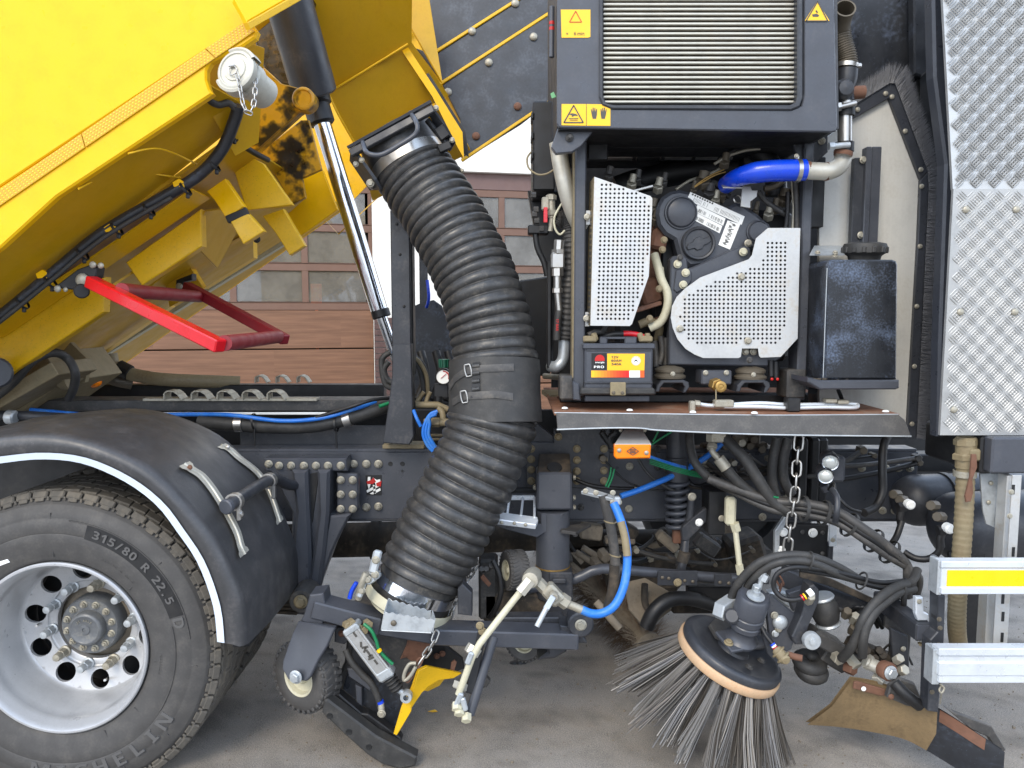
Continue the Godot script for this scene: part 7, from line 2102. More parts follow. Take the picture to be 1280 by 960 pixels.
	# the truck's tray and hold-down
	var tr = rail("battery_tray", M.black_dark, truck, 724, 820, 488, 494, 2.74, 0.22, 0.004)
	tag(tr, "black battery tray bar with a tan clamp")
	rail("tray_bar", M.rubber, tr, 726, 819, 485.5, 493.5, 2.70, 0.03, 0.008)
	rail("hold_down", M.hose_old, tr, 763, 782.5, 478, 494.5, 2.685, 0.012, 0.003)
	pbolt(tr, [[767, 491], [778, 491]], 2.683, 2.2, M.bellows_tan, 1)
	pl("tray_side", M.black_clean, tr, [[716, 477], [724, 480], [726, 501], [717, 500]], 2.74, 0.1, 0.004)
func _tube_of(px: Array, r: float) -> SurfaceTool:
	var st = ns()
	pt(st, px, r, 10, 5)
	return st

# ---------------------------------------------------------------- tank, sealing brush, tread plate, side rails
func build_right() -> void:
	# fluid tank
	var tk = ns()
	plate(tk, [[1033, 332], [1035, 327], [1040, 324.5], [1116, 324.5], [1121, 326.5], [1122.5, 331], [1121, 474], [1031, 474]], 2.68, 0.17, 0.006)
	var tank = obj("fluid_tank", tk, M.tank_worn, truck)
	tag(tank, "worn black fluid tank with screw cap beside the engine bay")
	rail("tank_edge", M.galvanised, tank, 1031.2, 1032.0, 335, 472, 2.677, 0.004, 0.0005)
	var tt = ns()
	plate(tt, [[1010, 478], [1026, 487.5], [1030, 487], [1120, 487], [1124.5, 485], [1124.5, 475], [1026, 475.5], [1010, 472]], 2.665, 0.2, 0.005)
	obj("tank_tray", tt, M.black_clean, tank)
	var dd = ns()
	for i in 30:
		var q = at(rng.randf_range(1012, 1060), 475.0, 2.67 + rng.randf_range(0.0, 0.16))
		bx(dd, q + Vector3(0, 0.004, 0.004), Vector3(0.02, 0.006, 0.014), Basis(Vector3.UP, rng.randf() * 3), 0.002)
	tag(obj("tray_dirt", dd, M.grime, tank), "", "", "", "stuff")
	var cp = ns()
	var cb = at(1080.5, 319, 2.77)
	var cf = facing(cb, Vector3(0, 1, 0.05))
	lathe(cp, [[0.052, -0.02], [0.056, -0.004], [0.06, 0.0], [0.073, 0.008], [0.074, 0.03], [0.07, 0.04], [0.05, 0.045], [0.046, 0.042], [0.0, 0.04]], cf, 36)
	for k in 14: bx(cp, cf * Vector3(cos(TAU * k / 14) * 0.072, sin(TAU * k / 14) * 0.072, 0.018), Vector3(0.014, 0.014, 0.022), cf.basis * Basis(Vector3.BACK, TAU * k / 14), 0.003)
	obj("tank_cap", cp, M.rubber, tank)
	var bk = ns()
	sheet(bk, w3([[1012, 318, 2.76], [1056, 318, 2.76], [1057, 307, 2.9], [1018, 307, 2.9]]), 0.004)
	obj("tank_bracket", bk, M.galvanised, tank)
	for q in [[1022, 316], [1044, 316], [1044, 320]]: bolt(tank, at(q[0], q[1], 2.755), 0.01, M.zinc, 1, Vector3(0, 0.8, 0.6))
	tb("tank_hose", M.black_dark, tank, [[1016, 488, 2.8], [1016, 505, 2.85]], 0.017, 12, 1)
	# ribs on the post behind
	var rib = rail("post_rail", M.black, truck, 1066, 1085, 197, 305, 2.87, 0.03, 0.003)
	tag(rib, "black slotted rail standing behind the tank")
	rail("rail_web", M.black_clean, rib, 1081, 1088, 183, 305, 2.85, 0.04, 0.003)
	rail("rail_web", M.black_clean, rib, 1088, 1100, 183, 305, 2.86, 0.02, 0.003)
	pbolt(rib, [[1079, 200], [1076, 294]], 2.862, 4.5, M.zinc, 1)
	# white partition panel
	var wp = pl("partition_panel", M.white_panel, truck, [[1024, 178], [1066, 148], [1111, 122], [1151, 222], [1148.5, 300], [1137, 463], [1134, 540], [1024, 540]], 2.95, 0.02, 0.002)
	tag(wp, "dirty white partition panel behind the tank with a bristle seal")
	# dark trim with bolts
	for q in [[[1064, 136], [1112, 104], [1114, 121], [1066, 149]], [[1113, 104], [1119, 104], [1160, 214], [1151, 224], [1112, 123]], [[1160, 215], [1160.5, 235], [1146, 548], [1134, 548], [1148, 300], [1151, 225]]]:
		pl("trim_strip", M.black_pillar, wp, q, 2.93, 0.018, 0.002)
	pbolt(wp, [[1072, 137], [1107, 117], [1115, 121], [1131.5, 164], [1151, 212], [1152, 233], [1150, 308], [1146, 383], [1143, 458], [1140, 530]], 2.927, 3.2, M.zinc, 2)
	# the bristle seal
	var br = ns()
	var path = [Vector2(1062, 134), Vector2(1112, 104), Vector2(1119, 104), Vector2(1160, 214), Vector2(1161, 236), Vector2(1146, 548)]
	var dirs = [Vector2(0.15, -1), Vector2(0.1, -1), Vector2(0.55, -0.75), Vector2(0.85, -0.6), Vector2(1, 0.0), Vector2(1, 0.08)]
	var lens = [24.0, 28.0, 29.0, 20.0, 19.0, 19.0]
	for s in path.size() - 1:
		var l: float = path[s].distance_to(path[s + 1])
		for i in int(l * 8.0):
			var t = rng.randf()
			var a: Vector2 = path[s].lerp(path[s + 1], t)
			var d: Vector2 = dirs[s].lerp(dirs[s + 1], t).normalized().rotated(rng.randf_range(-0.16, 0.16))
			var e: Vector2 = a + d * lerpf(lens[s], lens[s + 1], t) * rng.randf_range(0.8, 1.08)
			var z = 2.94 - rng.randf_range(0, 0.02)
			var p0 = at(a.x, a.y, z); var p1 = at(e.x, e.y, z - rng.randf_range(-0.01, 0.03))
			var w = Vector3(d.y, d.x, 0).normalized() * 0.0014
			var n = Vector3(w.y, -w.x, 0).normalized()
			tri(br, p0 - w, p0 + w, p1, (Vector3.BACK - w * 500).normalized(), (Vector3.BACK + w * 500).normalized(), Vector3.BACK)
			tri(br, p0 - w, p0 + Vector3(0, 0, -0.0015), p1, Vector3(-0.7, 0, 0.3).normalized(), Vector3(-0.7, 0, 0.3).normalized(), Vector3.BACK)
	tag(obj("seal_bristle", br, M.bristle_black, wp), "black bristle seal fringe", "", "", "stuff")
	# dark bodywork behind and right of the panel
	rail("body_wall", M.black_worn, truck, 1036, 1152, -140, 548, 3.05, 0.04)
	var ca = pl("body_pillar", M.black_worn, truck, [[1141, -140], [1165, -140], [1166, 84], [1152, 96], [1143, 92]], 2.98, 0.04, 0.006)
	tag(ca, "scuffed black body pillar left of the tread plate")
	pl("pillar_edge", M.black_pillar, ca, [[1163, -140], [1179, -140], [1180, 0], [1194, 238], [1180, 546], [1172, 546], [1174, 430], [1182, 205], [1168, 96]], 2.62, 0.05, 0.008)
	pl("pillar_back", M.black_dark, ca, [[1150, 90], [1215, -140], [1215, 546], [1150, 546]], 3.01, 0.03, 0.0)
	# tread plate: two flat faces meeting in a slight fold
	var tp = ns()
	var z0 = 2.5; var z1 = 2.42; var z2 = 2.46
	sheet(tp, w3([[1171, -140, z0 + 0.03], [1560, -140, z0 + 0.03], [1560, 236, z1], [1192, 236, z1], [1177, 0, z0]]), 0.012)
	sheet(tp, w3([[1192, 236, z1], [1560, 236, z1], [1560, 544, z2], [1175, 544, z2]]), 0.012)
	var plate_ = obj("tread_plate", tp, M.aluminium, truck)
	tag(plate_, "bright aluminium tread plate panel on the right")
	var tr = ns()
	var pA = Plane(at(1192, 236, z1), at(1560, 236, z1), at(1560, -140, z0 + 0.03)); var pB = Plane(at(1192, 236, z1), at(1560, 236, z1), at(1560, 544, z2))
	for j in range(-6, 46):
		for i in range(0, 30):
			var cx = 1177.0 + i * 11.6 + 3.0; var cy = j * 12.0 + 5.0
			for b in 5:
				var ang = PI / 4 if (i + j) % 2 == 0 else -PI / 4
				var dv = Vector2.from_angle(ang) * 7.3
				var off = Vector2.from_angle(ang + PI / 2) * (b - 2) * 3.25
				var sh2 = 1.0 - 0.12 * absf(b - 2)
				var c = Vector2(cx, cy) + off
				var edge = lerpf(1177.0, 1192.0, clampf(c.y / 236.0, 0, 1)) if c.y < 236 else lerpf(1192.0, 1175.0, (c.y - 236) / 308.0)
				if c.x - 6.5 < edge or c.y > 539 or absf(c.y - 236) < 5: continue
				var P: Plane = pA if c.y < 236 else pB
				var a = on_plane(c.x - dv.x * sh2, c.y - dv.y * sh2, P); var e = on_plane(c.x + dv.x * sh2, c.y + dv.y * sh2, P)
				var nrm = P.normal
				if nrm.z < 0: nrm = -nrm
				var m = (a + e) / 2
				var side = (e - a).cross(nrm).normalized() * 0.0024
				var q0 = (a + m) / 2; var q1 = (e + m) / 2
				var ht = nrm * 0.0024
				for s in [-1.0, 1.0]:
					var n2 = (nrm + side.normalized() * s * 1.1).normalized()
					tri(tr, a, q0 + side * s, q0 + ht, n2, n2, n2)
					quad(tr, q0 + side * s, q1 + side * s, q1 + ht, q0 + ht, n2)
					tri(tr, e, q1 + side * s, q1 + ht, n2, n2, n2)
	tag(obj("tread_bar", tr, M.aluminium, plate_), "", "", "", "stuff")
	for q in [[1207, 262], [1200, 390], [1192, 512], [1270, 262], [1268, 390]]:
		bolt(plate_, on_plane(q[0], q[1], pB) + Vector3(0, 0, 0.002), 0.0115, M.zinc, 2)
	rail("plate_backing", M.black_dark, plate_, 1196, 1560, -140, 540, 2.57, 0.03)
	# drain hose with valve, right of the air tanks
	var vp = ns()
	cyl(vp, at(1207, 586, 2.5), at(1208, 546, 2.5), 0.032, 20, 0.004)
	hexa(vp, at(1207, 574, 2.5), at(1207, 566, 2.5), 0.04, 6)
	hexa(vp, at(1207, 556, 2.5), at(1207, 548, 2.5), 0.036, 8)
	bx(vp, at(1216, 568, 2.48), Vector3(0.035, 0.04, 0.04), Basis(), 0.006)
	var dv2 = obj("drain_pipe", vp, M.hose_old, truck)
	tag(dv2, "dusty beige drain pipe with a pink lever valve")
	var hp = smooth(w3([[1207, 584, 2.5], [1205, 640, 2.5], [1201, 700, 2.5], [1197, 745, 2.52], [1196, 785, 2.55], [1199, 812, 2.6]]), 24)
	var hr = []
	for i in hp.size(): hr.append(0.0285 + 0.0012 * sin(i * TAU / 3.0))
	var hh = ns()
	tube(hh, hp, hr, 20)
	obj("drain_hose", hh, M.hose_old, dv2)
	var cl = ns()
	lathe(cl, [[0.031, -0.01], [0.035, -0.01], [0.035, 0.01], [0.031, 0.01]], facing(at(1206, 592, 2.5), Vector3.UP), 20)
	obj("hose_band", cl, M.zinc, dv2)
	pl("valve_lever", M.rust, dv2, [[1215, 568], [1221, 568], [1222, 584], [1216, 600], [1217, 616], [1214, 627], [1208, 628], [1207, 620], [1213, 596]], 2.44, 0.008, 0.002)
	tb("blue_air_line", M.blue_line, dv2, [[1176, 545, 2.8], [1181, 552, 2.8], [1194, 557, 2.8]], 0.008, 8)
	# box and bracket at the far right
	var bb = rail("step_box", M.black_clean, truck, 1240, 1420, 547, 592, 2.42, 0.4, 0.006)
	tag(bb, "black box beam under the tread plate")
	rail("step_box_side", M.black_dark, bb, 1226, 1242, 546, 592, 2.46, 0.34, 0.006)
	pl("rail_bracket", M.galvanised, bb, [[1225, 592], [1262, 592], [1262, 650], [1249, 662], [1233, 655], [1229, 640]], 2.5, 0.006, 0.001)
	pbolt(bb, [[1236, 628], [1239, 604], [1247, 650]], 2.495, 3.0, M.zinc, 2)
	pl("rust_streak", M.rust, bb, [[1248, 633], [1252, 634], [1251, 645], [1250, 658], [1246, 660], [1248, 648]], 2.4955, 0.001, 0.0)
	# slotted uprights carrying the side guard
	var up = ns()
	for q in [[1256, 1274, 594, 706], [1233, 1261, 740, 812]]:
		pb(up, q[0], q[2], q[0] + (q[1] - q[0]) * 0.36, q[3], 2.44, 0.05, 0.002)
		pb(up, q[0] + (q[1] - q[0]) * 0.36, q[2], q[1], q[3], 2.4, 0.006, 0.001)
	var ug = obj("guard_upright", up, M.guard_steel, truck)
	tag(ug, "slotted galvanised upright of the white side guard")
	for q in [[1267, 690], [1267, 612], [1254, 749], [1254, 771], [1253, 797]]: 
		var sl = ns()
		pb(sl, q[0] - 1.8, q[1] - 6, q[0] + 1.8, q[1] + 6, 2.398, 0.003, 0.0008)
		obj("upright_slot", sl, M.ink, ug)
	for q in [[1248, 615], [1246, 645]]: bolt(ug, at(q[0] + 16, q[1], 2.395), 0.009, M.zinc, 1)
	var r1 = ns()
	var W = at(1177, 722, 2.25)
	for q in [[702, 710, 0.03], [710, 735, 0.024], [735, 743, 0.03]]: pb(r1, 1177, q[0], 1560, q[1], 2.25 - (q[2] - 0.024), 0.034 + q[2] - 0.024, 0.002)
	var sg = obj("side_guard", r1, M.rail_white, truck)
	tag(sg, "white aluminium side guard rail with a yellow reflective band")
	var yb = ns()
	pb(yb, 1184, 713, 1560, 733, 2.248, 0.002, 0.0004)
	obj("yellow_band", yb, M.rail_yellow, sg)
	rail("rail_end", M.galvanised, sg, 1172, 1178, 701, 744, 2.256, 0.05, 0.002)
	var r2 = ns()
	for q in [[811, 820, 0.03], [820, 829, 0.022], [829, 845, 0.03], [845, 854, 0.026]]: pb(r2, 1174, q[0], 1560, q[1], 2.25 - (q[2] - 0.022), 0.034 + q[2] - 0.022, 0.002)
	obj("lower_rail", r2, M.rail_white, sg)
	rail("rail_end", M.galvanised, sg, 1166, 1175, 812, 856, 2.256, 0.05, 0.002)
	var post = rail("guard_post", M.black_clean, sg, 1174, 1180, 700, 745, 2.33, 0.06, 0.003)
	pl("guard_post", M.black, sg, [[1173, 745], [1182, 745], [1180, 812], [1173, 891], [1160, 889], [1163, 800], [1172, 790]], 2.35, 0.05, 0.003)
	pl("guard_post", M.black_dark, sg, [[1172, 735], [1178, 735], [1177, 775], [1170, 775]], 2.36, 0.03, 0.003)
	for q in [[1174, 774], [1175, 785], [1173, 806], [1159, 824], [1165, 865]]: bolt(sg, at(q[0], q[1], 2.347), 0.008, M.bellows_tan, 1)
	pl("front_tyre_plate", M.black_dark, sg, [[1186, 690], [1232, 690], [1233, 830], [1196, 832]], 2.75, 0.012, 0.002)  # flat dark plate put in for the front tyre between the rails
	rail("guard_bar_end", M.black, sg, 1145, 1166, 780, 802, 2.4, 0.3, 0.005)
	rail("guard_bar_face", M.black_clean, sg, 1147, 1164, 782, 800, 2.397, 0.004, 0.001)
	pl("bar_clip", M.rail_white, sg, [[1145, 747], [1154, 747], [1155, 765], [1161, 768], [1161, 776], [1148, 776], [1145, 768]], 2.42, 0.02, 0.003)
	bolt(sg, at(1149, 752, 2.417), 0.008, M.zinc, 1)
	bolt(sg, at(1152, 804, 2.42), 0.012, M.hose_old, 1, Vector3.DOWN)
	tb("split_hook", M.zinc, sg, [[1175, 855, 2.26], [1180, 860, 2.26], [1177, 866, 2.26], [1174, 862, 2.27], [1178, 856, 2.27]], 0.003, 6)
	tb("hook_wire", M.zinc, sg, [[1177, 866, 2.26], [1175, 880, 2.3]], 0.002, 6, 1)

# ---------------------------------------------------------------- suction nozzle, brush and skirt
func ring_of(st: SurfaceTool, c: Vector3, ax: Vector3, R: float, r: float, n := 32, m := 8) -> void:
	var xf = facing(c, ax)
	var pf = []
	for i in m + 1:
		var a = -PI / 2 + TAU * i / m
		pf.append([R + r * cos(a), r * sin(a)])
	lathe(st, pf, xf, n)
func caster(n: String, c: Vector3, ax: Vector3, R: float, w: float, par: Node, label := "") -> MeshInstance3D:
	var t = ns()
	var xf = facing(c, ax)
	lathe(t, [[R * 0.5, -w / 2], [R * 0.62, -w * 0.56], [R * 0.86, -w * 0.55], [R * 0.97, -w * 0.42], [R, -w * 0.2], [R, w * 0.2], [R * 0.97, w * 0.42], [R * 0.86, w * 0.55], [R * 0.62, w * 0.56], [R * 0.5, w / 2]], xf, 48)
	for k in 30:
		var a = TAU * k / 30
		for s in [-1, 1]:
			var b = xf.basis * Basis(Vector3.BACK, a + (0.1 if s > 0 else 0.0))
			bx(t, c + b * Vector3(R * 0.995, 0, s * w * 0.27), Vector3(R * 0.07, R * 0.12, w * 0.4), b * Basis(Vector3.RIGHT, 0.3 * s), 0.002)
			bx(t, c + b * Vector3(R * 0.93, 0, s * w * 0.5), Vector3(R * 0.1, R * 0.1, w * 0.1), b, 0.002)
	var o = obj(n, t, M.tyre, par)
	if label != "": tag(o, label)
	for s in [1.0, -1.0]:
		var h = ns()
		lathe(h, [[R * 0.54, w * 0.5 * s], [R * 0.52, w * 0.54 * s], [R * 0.46, w * 0.5 * s], [R * 0.42, w * 0.3 * s], [R * 0.2, w * 0.28 * s], [R * 0.16, w * 0.5 * s], [0.0, w * 0.5 * s]], xf, 32)
		obj("wheel_hub", h, M.cream, o)
	return o
func build_nozzle() -> void:
	# carrying frame
	var fr = ns()
	bar(fr, at(394, 756, 2.66), at(478, 778, 2.66), 0.1, 0.062, Vector3.UP, 0.005)
	bar(fr, at(474, 777, 2.67), at(545, 789, 2.67), 0.1, 0.058, Vector3.UP, 0.005)
	bar(fr, at(540, 790, 2.66), at(722, 796, 2.66), 0.1, 0.058, Vector3.UP, 0.005)
	var noz = obj("nozzle_frame", fr, M.black_clean, truck)
	tag(noz, "black bar frame carrying the suction nozzle")
	pl("frame_drop", M.black_clean, noz, [[387, 744], [404, 742], [409, 772], [398, 786], [376, 776], [380, 768]], 2.62, 0.09, 0.004)
	pl("frame_end", M.black, noz, [[700, 782], [719, 785], [732, 800], [734, 804], [716, 805], [702, 805]], 2.64, 0.1, 0.004)
	var eye = ns()
	lathe(eye, [[0.046, -0.08], [0.046, 0.0], [0.04, 0.006], [0.022, 0.006], [0.0, 0.004]], Transform3D(Basis(), at(726, 781, 2.62)), 28)
	obj("frame_eye", eye, M.black, noz)
	bolt(noz, at(726, 781, 2.612), 0.021, M.zinc, 1)
	pl("frame_upright", M.black, noz, [[572, 737], [578, 730], [590, 742], [590, 770], [572, 768]], 2.64, 0.05, 0.003)
	# front caster in its fork
	var fk = ns()
	sheet(fk, w3([[375, 776, 2.63], [417, 785, 2.56], [407, 808, 2.55], [396, 826, 2.545], [388, 846, 2.545], [383, 851, 2.545], [362, 849, 2.575], [353, 836, 2.59], [352, 826, 2.59], [358, 808, 2.6], [366, 790, 2.615]]), 0.012, 0.003)
	sheet(fk, w3([[377, 775, 2.64], [418, 784, 2.57], [424, 780, 2.66], [386, 770, 2.72]]), 0.01)
	obj("caster_fork", fk, M.black_clean, noz)
	var cst = caster("caster_wheel", at(384, 842, 2.66), Vector3(-0.5, 0.02, 0.87), 0.128, 0.085, truck, "small treaded rubber caster wheel left of the nozzle")
	bolt(cst, at(370, 846, 2.545), 0.024, M.galvanised, 1, Vector3(-0.3, 0, 0.95))
	# nozzle body
	var nb = ns()
	plate(nb, [[437, 762], [500, 764], [545, 780], [540, 805], [524, 838], [508, 872], [493, 917], [470, 905], [420, 872], [414, 862], [430, 830]], 2.72, 0.3, 0.01)
	var body = obj("suction_nozzle", nb, M.black_dusty, truck)
	tag(body, "black suction nozzle box with yellow flap and rubber skid")
	pl("worn_patch", M.rust, body, [[512, 786], [528, 786], [541, 792], [537, 808], [524, 834], [508, 822], [500, 824], [508, 806]], 2.708, 0.004, 0.001)
	pl("side_plate", M.black_worn, body, [[440, 808], [470, 832], [500, 870], [504, 880], [494, 912], [462, 890], [428, 862], [436, 836]], 2.695, 0.02, 0.004)
	pl("upper_lug", M.black, body, [[418, 784], [434, 784], [437, 800], [430, 806], [418, 803]], 2.66, 0.03, 0.004)
	bolt(body, at(427, 792, 2.655), 0.012, M.rust, 1)
	pl("slot_bracket", M.black_clean, body, [[434, 836], [440, 836], [462, 850], [466, 858], [462, 864], [454, 858], [436, 846]], 2.66, 0.02, 0.003)
	pl("slot_bracket", M.black_clean, body, [[444, 856], [452, 860], [452, 886], [446, 886]], 2.665, 0.02, 0.003)
	pl("back_skid", M.black_dark, body, [[418, 869], [424, 868], [452, 892], [460, 893], [500, 922], [502, 926], [499, 938], [494, 936], [456, 908], [419, 880]], 2.62, 0.04, 0.004)
	for q in [[468, 914], [480, 922], [485, 931]]: bolt(body, at(q[0], q[1], 2.615), 0.012, M.black_dark, 0)
	var sk = pl("rubber_skid", M.rubber, body, [[402, 891], [405, 876], [409, 874], [470, 920], [521, 947], [519, 958], [500, 962], [478, 956], [459, 944], [430, 918]], 2.56, 0.05, 0.006)
	for q in [[412, 895], [436, 915], [461, 934]]:
		var hl = ns()
		lathe(hl, [[0.011, 0.0], [0.01, 0.002], [0.0, 0.001]], Transform3D(Basis(), at(q[0], q[1], 2.559)), 16)
		obj("skid_hole", hl, M.ink, body)
	var fl = ns()
	sheet(fl, w3([[522, 837, 2.62], [536, 835, 2.62], [575, 839, 2.72], [565, 846, 2.7], [548, 850, 2.66], [536, 858, 2.64], [529, 868, 2.62], [514, 891, 2.6], [514, 876, 2.6]]), 0.012, 0.002)
	sheet(fl, w3([[514, 860, 2.61], [521, 838, 2.63], [514, 891, 2.6], [496, 919, 2.6], [492, 917, 2.6], [502, 884, 2.6]]), 0.012, 0.002)
	sheet(fl, w3([[530, 864, 2.66], [548, 851, 2.67], [556, 848, 2.69], [550, 858, 2.7], [534, 864, 2.68]]), 0.01, 0.002)
	obj("yellow_flap", fl, M.yellow_dirty, body)
	pl("flap_plate", M.black_dark, body, [[524, 832], [530, 812], [548, 800], [578, 824], [580, 836], [566, 842], [540, 836]], 2.85, 0.02, 0.003)
	pl("flap_plate", M.black_dusty, body, [[580, 846], [596, 836], [613, 852], [608, 860], [586, 862]], 2.9, 0.03, 0.004)
	for q in [[546, 820], [553, 817]]: bolt(body, at(q[0], q[1], 2.84), 0.012, M.rust, 1)
	pl("flap_tab", M.rust, body, [[564, 828], [568, 825], [571, 828], [566, 844], [562, 843]], 2.7, 0.006, 0.001)
	# pneumatic cylinder
	var dx = (at(486, 846, 2.58) - at(440, 784, 2.58)).normalized()
	var cy = ns()
	var ca = at(441, 786, 2.58); var cb = at(484, 843, 2.58)
	bar(cy, ca, cb, 0.05, 0.05, Vector3.BACK, 0.008)
	for s in [-1, 1]: tube(cy, [ca + dx.cross(Vector3.BACK) * 0.024 * s + Vector3(0, 0, 0.02), cb + dx.cross(Vector3.BACK) * 0.024 * s + Vector3(0, 0, 0.02)], 0.006, 8)
	var pn = obj("air_cylinder", cy, M.aluminium, body)
	for q in [[0.06, 0.03], [0.3, 0.02], [0.36, 0.024], [0.42, 0.02], [0.48, 0.026], [0.55, 0.018], [0.6, 0.022], [0.68, 0.02]]:
		var bl = ns()
		var c: Vector3 = ca.lerp(cb, q[0]) + Vector3(0.004 * sin(q[0] * 40), 0.004, 0.0254)
		bx(bl, c, Vector3(q[1], 0.008, 0.001), Basis(Vector3.BACK, 1.2 + sin(q[0] * 30)), 0.0003)
		obj("paint_scar", bl, M.ink_grey, body)
	var ce = ns()
	bar(ce, at(438, 781, 2.58), at(443, 788, 2.58), 0.06, 0.056, Vector3.BACK, 0.006)
	obj("cylinder_end", ce, M.galvanised, body)
	ce = ns()
	bar(ce, at(478, 834, 2.58), at(486, 846, 2.58), 0.06, 0.056, Vector3.BACK, 0.008)
	obj("cylinder_end", ce, M.galvanised, body)
	var bt = ns()
	var bp = []; var brr = []
	for i in 25:
		bp.append(at(487, 847, 2.58).lerp(at(498, 862, 2.58), i / 24.0)); brr.append(0.02 + 0.005 * sin(i * TAU / 6.0))
	tube(bt, bp, brr, 16)
	obj("rod_boot", bt, M.rubber, body)
	var re = ns()
	tube(re, [at(498, 862, 2.58), at(506, 868, 2.58)], 0.01, 12)
	lathe(re, [[0.01, -0.014], [0.02, -0.014], [0.022, 0.0], [0.02, 0.014], [0.01, 0.014]], Transform3D(Basis(), at(508, 870, 2.58)), 20)
	obj("rod_eye", re, M.galvanised, body)
	tb("green_line", M.green_line, body, [[455, 780, 2.56], [464, 788, 2.55], [470, 800, 2.55], [474, 812, 2.55], [482, 822, 2.55], [491, 830, 2.55]], 0.006, 8)
	var yc = ns()
	hexa(yc, at(473, 812, 2.54), at(475, 815, 2.54), 0.009)
	obj("line_union", yc, M.rail_yellow, body)
	for q in [[432, 780], [438, 777], [445, 782], [452, 786], [458, 778]]:
		var u = ns()
		hexa(u, at(q[0], q[1], 2.6), at(q[0] + 4, q[1] + 3, 2.57), 0.014)
		obj("air_union", u, M.hose_old, body)
	tb("nozzle_hose", M.rubber, body, [[432, 812, 2.63], [440, 828, 2.62], [452, 842, 2.62], [464, 854, 2.62], [471, 868, 2.62], [475, 882, 2.62]], 0.012, 10)
	tb("hose_end", M.blue, body, [[475, 876, 2.618], [476, 879, 2.618]], 0.013, 10, 1)
	tb("hose_end", M.zinc, body, [[476, 879, 2.618], [477, 890, 2.61]], 0.012, 10, 1)
	bolt(body, at(477, 892, 2.6), 0.015, M.zinc, 1)
	# clamps left of the collar
	for q in [[473, 688, 466, 716, 0.03], [464, 712, 474, 722, 0.026], [468, 722, 458, 728, 0.022], [458, 720, 449, 746, 0.02]]:
		var u = ns()
		bar(u, at(q[0], q[1], 2.6), at(q[2], q[3], 2.59), q[4], 0.03, Vector3.BACK, 0.006)
		obj("clamp_lever", u, M.galvanised, body)
	for q in [[470, 700], [469, 718], [460, 724], [452, 738]]: bolt(body, at(q[0], q[1], 2.58), 0.014, M.zinc, 1)
	tb("clamp_rod", M.zinc, body, [[458, 716, 2.58], [452, 730, 2.58], [448, 748, 2.6]], 0.012, 10)
	tb("blue_air_line", M.blue, body, [[446, 728, 2.62], [440, 738, 2.62], [437, 748, 2.62]], 0.008, 8)
	# chains and shackle
	chain("nozzle_chain", smooth(w3([[546, 790, 2.58], [540, 806, 2.57], [532, 818, 2.57], [524, 830, 2.56]]), 5), 0.034, 0.0038, M.stainless)
	chain("nozzle_chain", smooth(w3([[526, 824, 2.56], [518, 838, 2.56], [508, 851, 2.56]]), 5), 0.03, 0.0035, M.rust)
	chain("nozzle_chain", smooth(w3([[562, 772, 2.75], [568, 755, 2.8], [576, 738, 2.85], [586, 722, 2.9], [597, 706, 2.95]]), 5), 0.034, 0.0038, M.stainless)
	var sk2 = ns()
	tube(sk2, smooth(w3([[520, 829, 2.55], [512, 830, 2.55], [506, 840, 2.55], [505, 850, 2.55], [512, 846, 2.55], [520, 833, 2.55]]), 5), 0.0065, 10)
	obj("shackle", sk2, M.zinc, body)
	# serrated galvanised step
	var gs = ns()
	var bw = [[479, 787], [486, 748]]
	for i in 13: bw.append([486 + i * 4.4, 748 + i * 1.25 + (2.2 if i % 2 == 1 else 0.0)])
	bw.append([538, 790])
	plate(gs, bw, 2.57, 0.003)
	var fw = [[477, 787], [481, 766]]
	for i in 14: fw.append([481 + i * 4.85, 764 + i * 0.75 + (2.2 if i % 2 == 1 else 0.0)])
	fw.append([539, 790.5])
	plate(gs, fw, 2.45, 0.003)
	sheet(gs, [at(477, 787, 2.452), at(539, 790.5, 2.452), at(536, 788.5, 2.57), at(479, 785.5, 2.57)], 0.003)
	for q in [[[477, 787, 2.452], [481, 766, 2.452], [486, 748, 2.57], [480, 785, 2.57]], [[539, 790.5, 2.452], [544.5, 773, 2.452], [539, 763, 2.57], [537, 788, 2.57]]]:
		sheet(gs, w3(q), 0.003)
	var st = obj("serrated_step", gs, M.galvanised, truck)
	tag(st, "galvanised step with serrated edges on the nozzle frame")
	bolt(st, at(492, 779, 2.447), 0.01, M.bellows_tan, 2)
	# small wheels behind
	var w2 = caster("guide_wheel", at(643, 712, 2.9), Vector3(-0.93, 0.05, 0.36), 0.075, 0.07, truck, "small guide wheel seen edge-on below the white step")
	var hbw = ns()
	pb(hbw, 598, 700, 622, 775, 2.95, 0.1, 0.01)
	for q in [[602, 712], [608, 712], [614, 708]]: hexa(hbw, at(q[0], q[1], 2.93), at(q[0], q[1] - 1, 2.88), 0.012)
	obj("wheel_bracket", hbw, M.black_dusty, w2)
	tb("bracket_cable", M.black_dark, w2, [[616, 700, 2.86], [624, 718, 2.85], [626, 740, 2.85], [620, 760, 2.86], [612, 772, 2.88]], 0.011, 10)
	tb("green_end", M.green_line, w2, [[621, 713, 2.85], [624, 720, 2.85]], 0.007, 8, 1)
	pl("rusty_clip", M.rust, w2, [[600, 722], [604, 718], [614, 730], [611, 734], [603, 726]], 2.86, 0.006, 0.001)
	rail("brake_box", M.grime, w2, 604, 690, 742, 780, 2.95, 0.2, 0.012)
	var w3_ = caster("trailing_wheel", at(658, 800, 2.85), Vector3(-0.35, 0.1, 0.93), 0.075, 0.07, truck, "worn trailing wheel under the nozzle frame's right end")
	pl("wheel_cover", M.black, w3_, [[683, 803], [712, 804], [708, 816], [694, 824], [672, 826], [684, 816]], 2.7, 0.1, 0.01)
	rail("frame_skirt", M.black, w3_, 620, 704, 772, 803, 2.72, 0.06, 0.004)
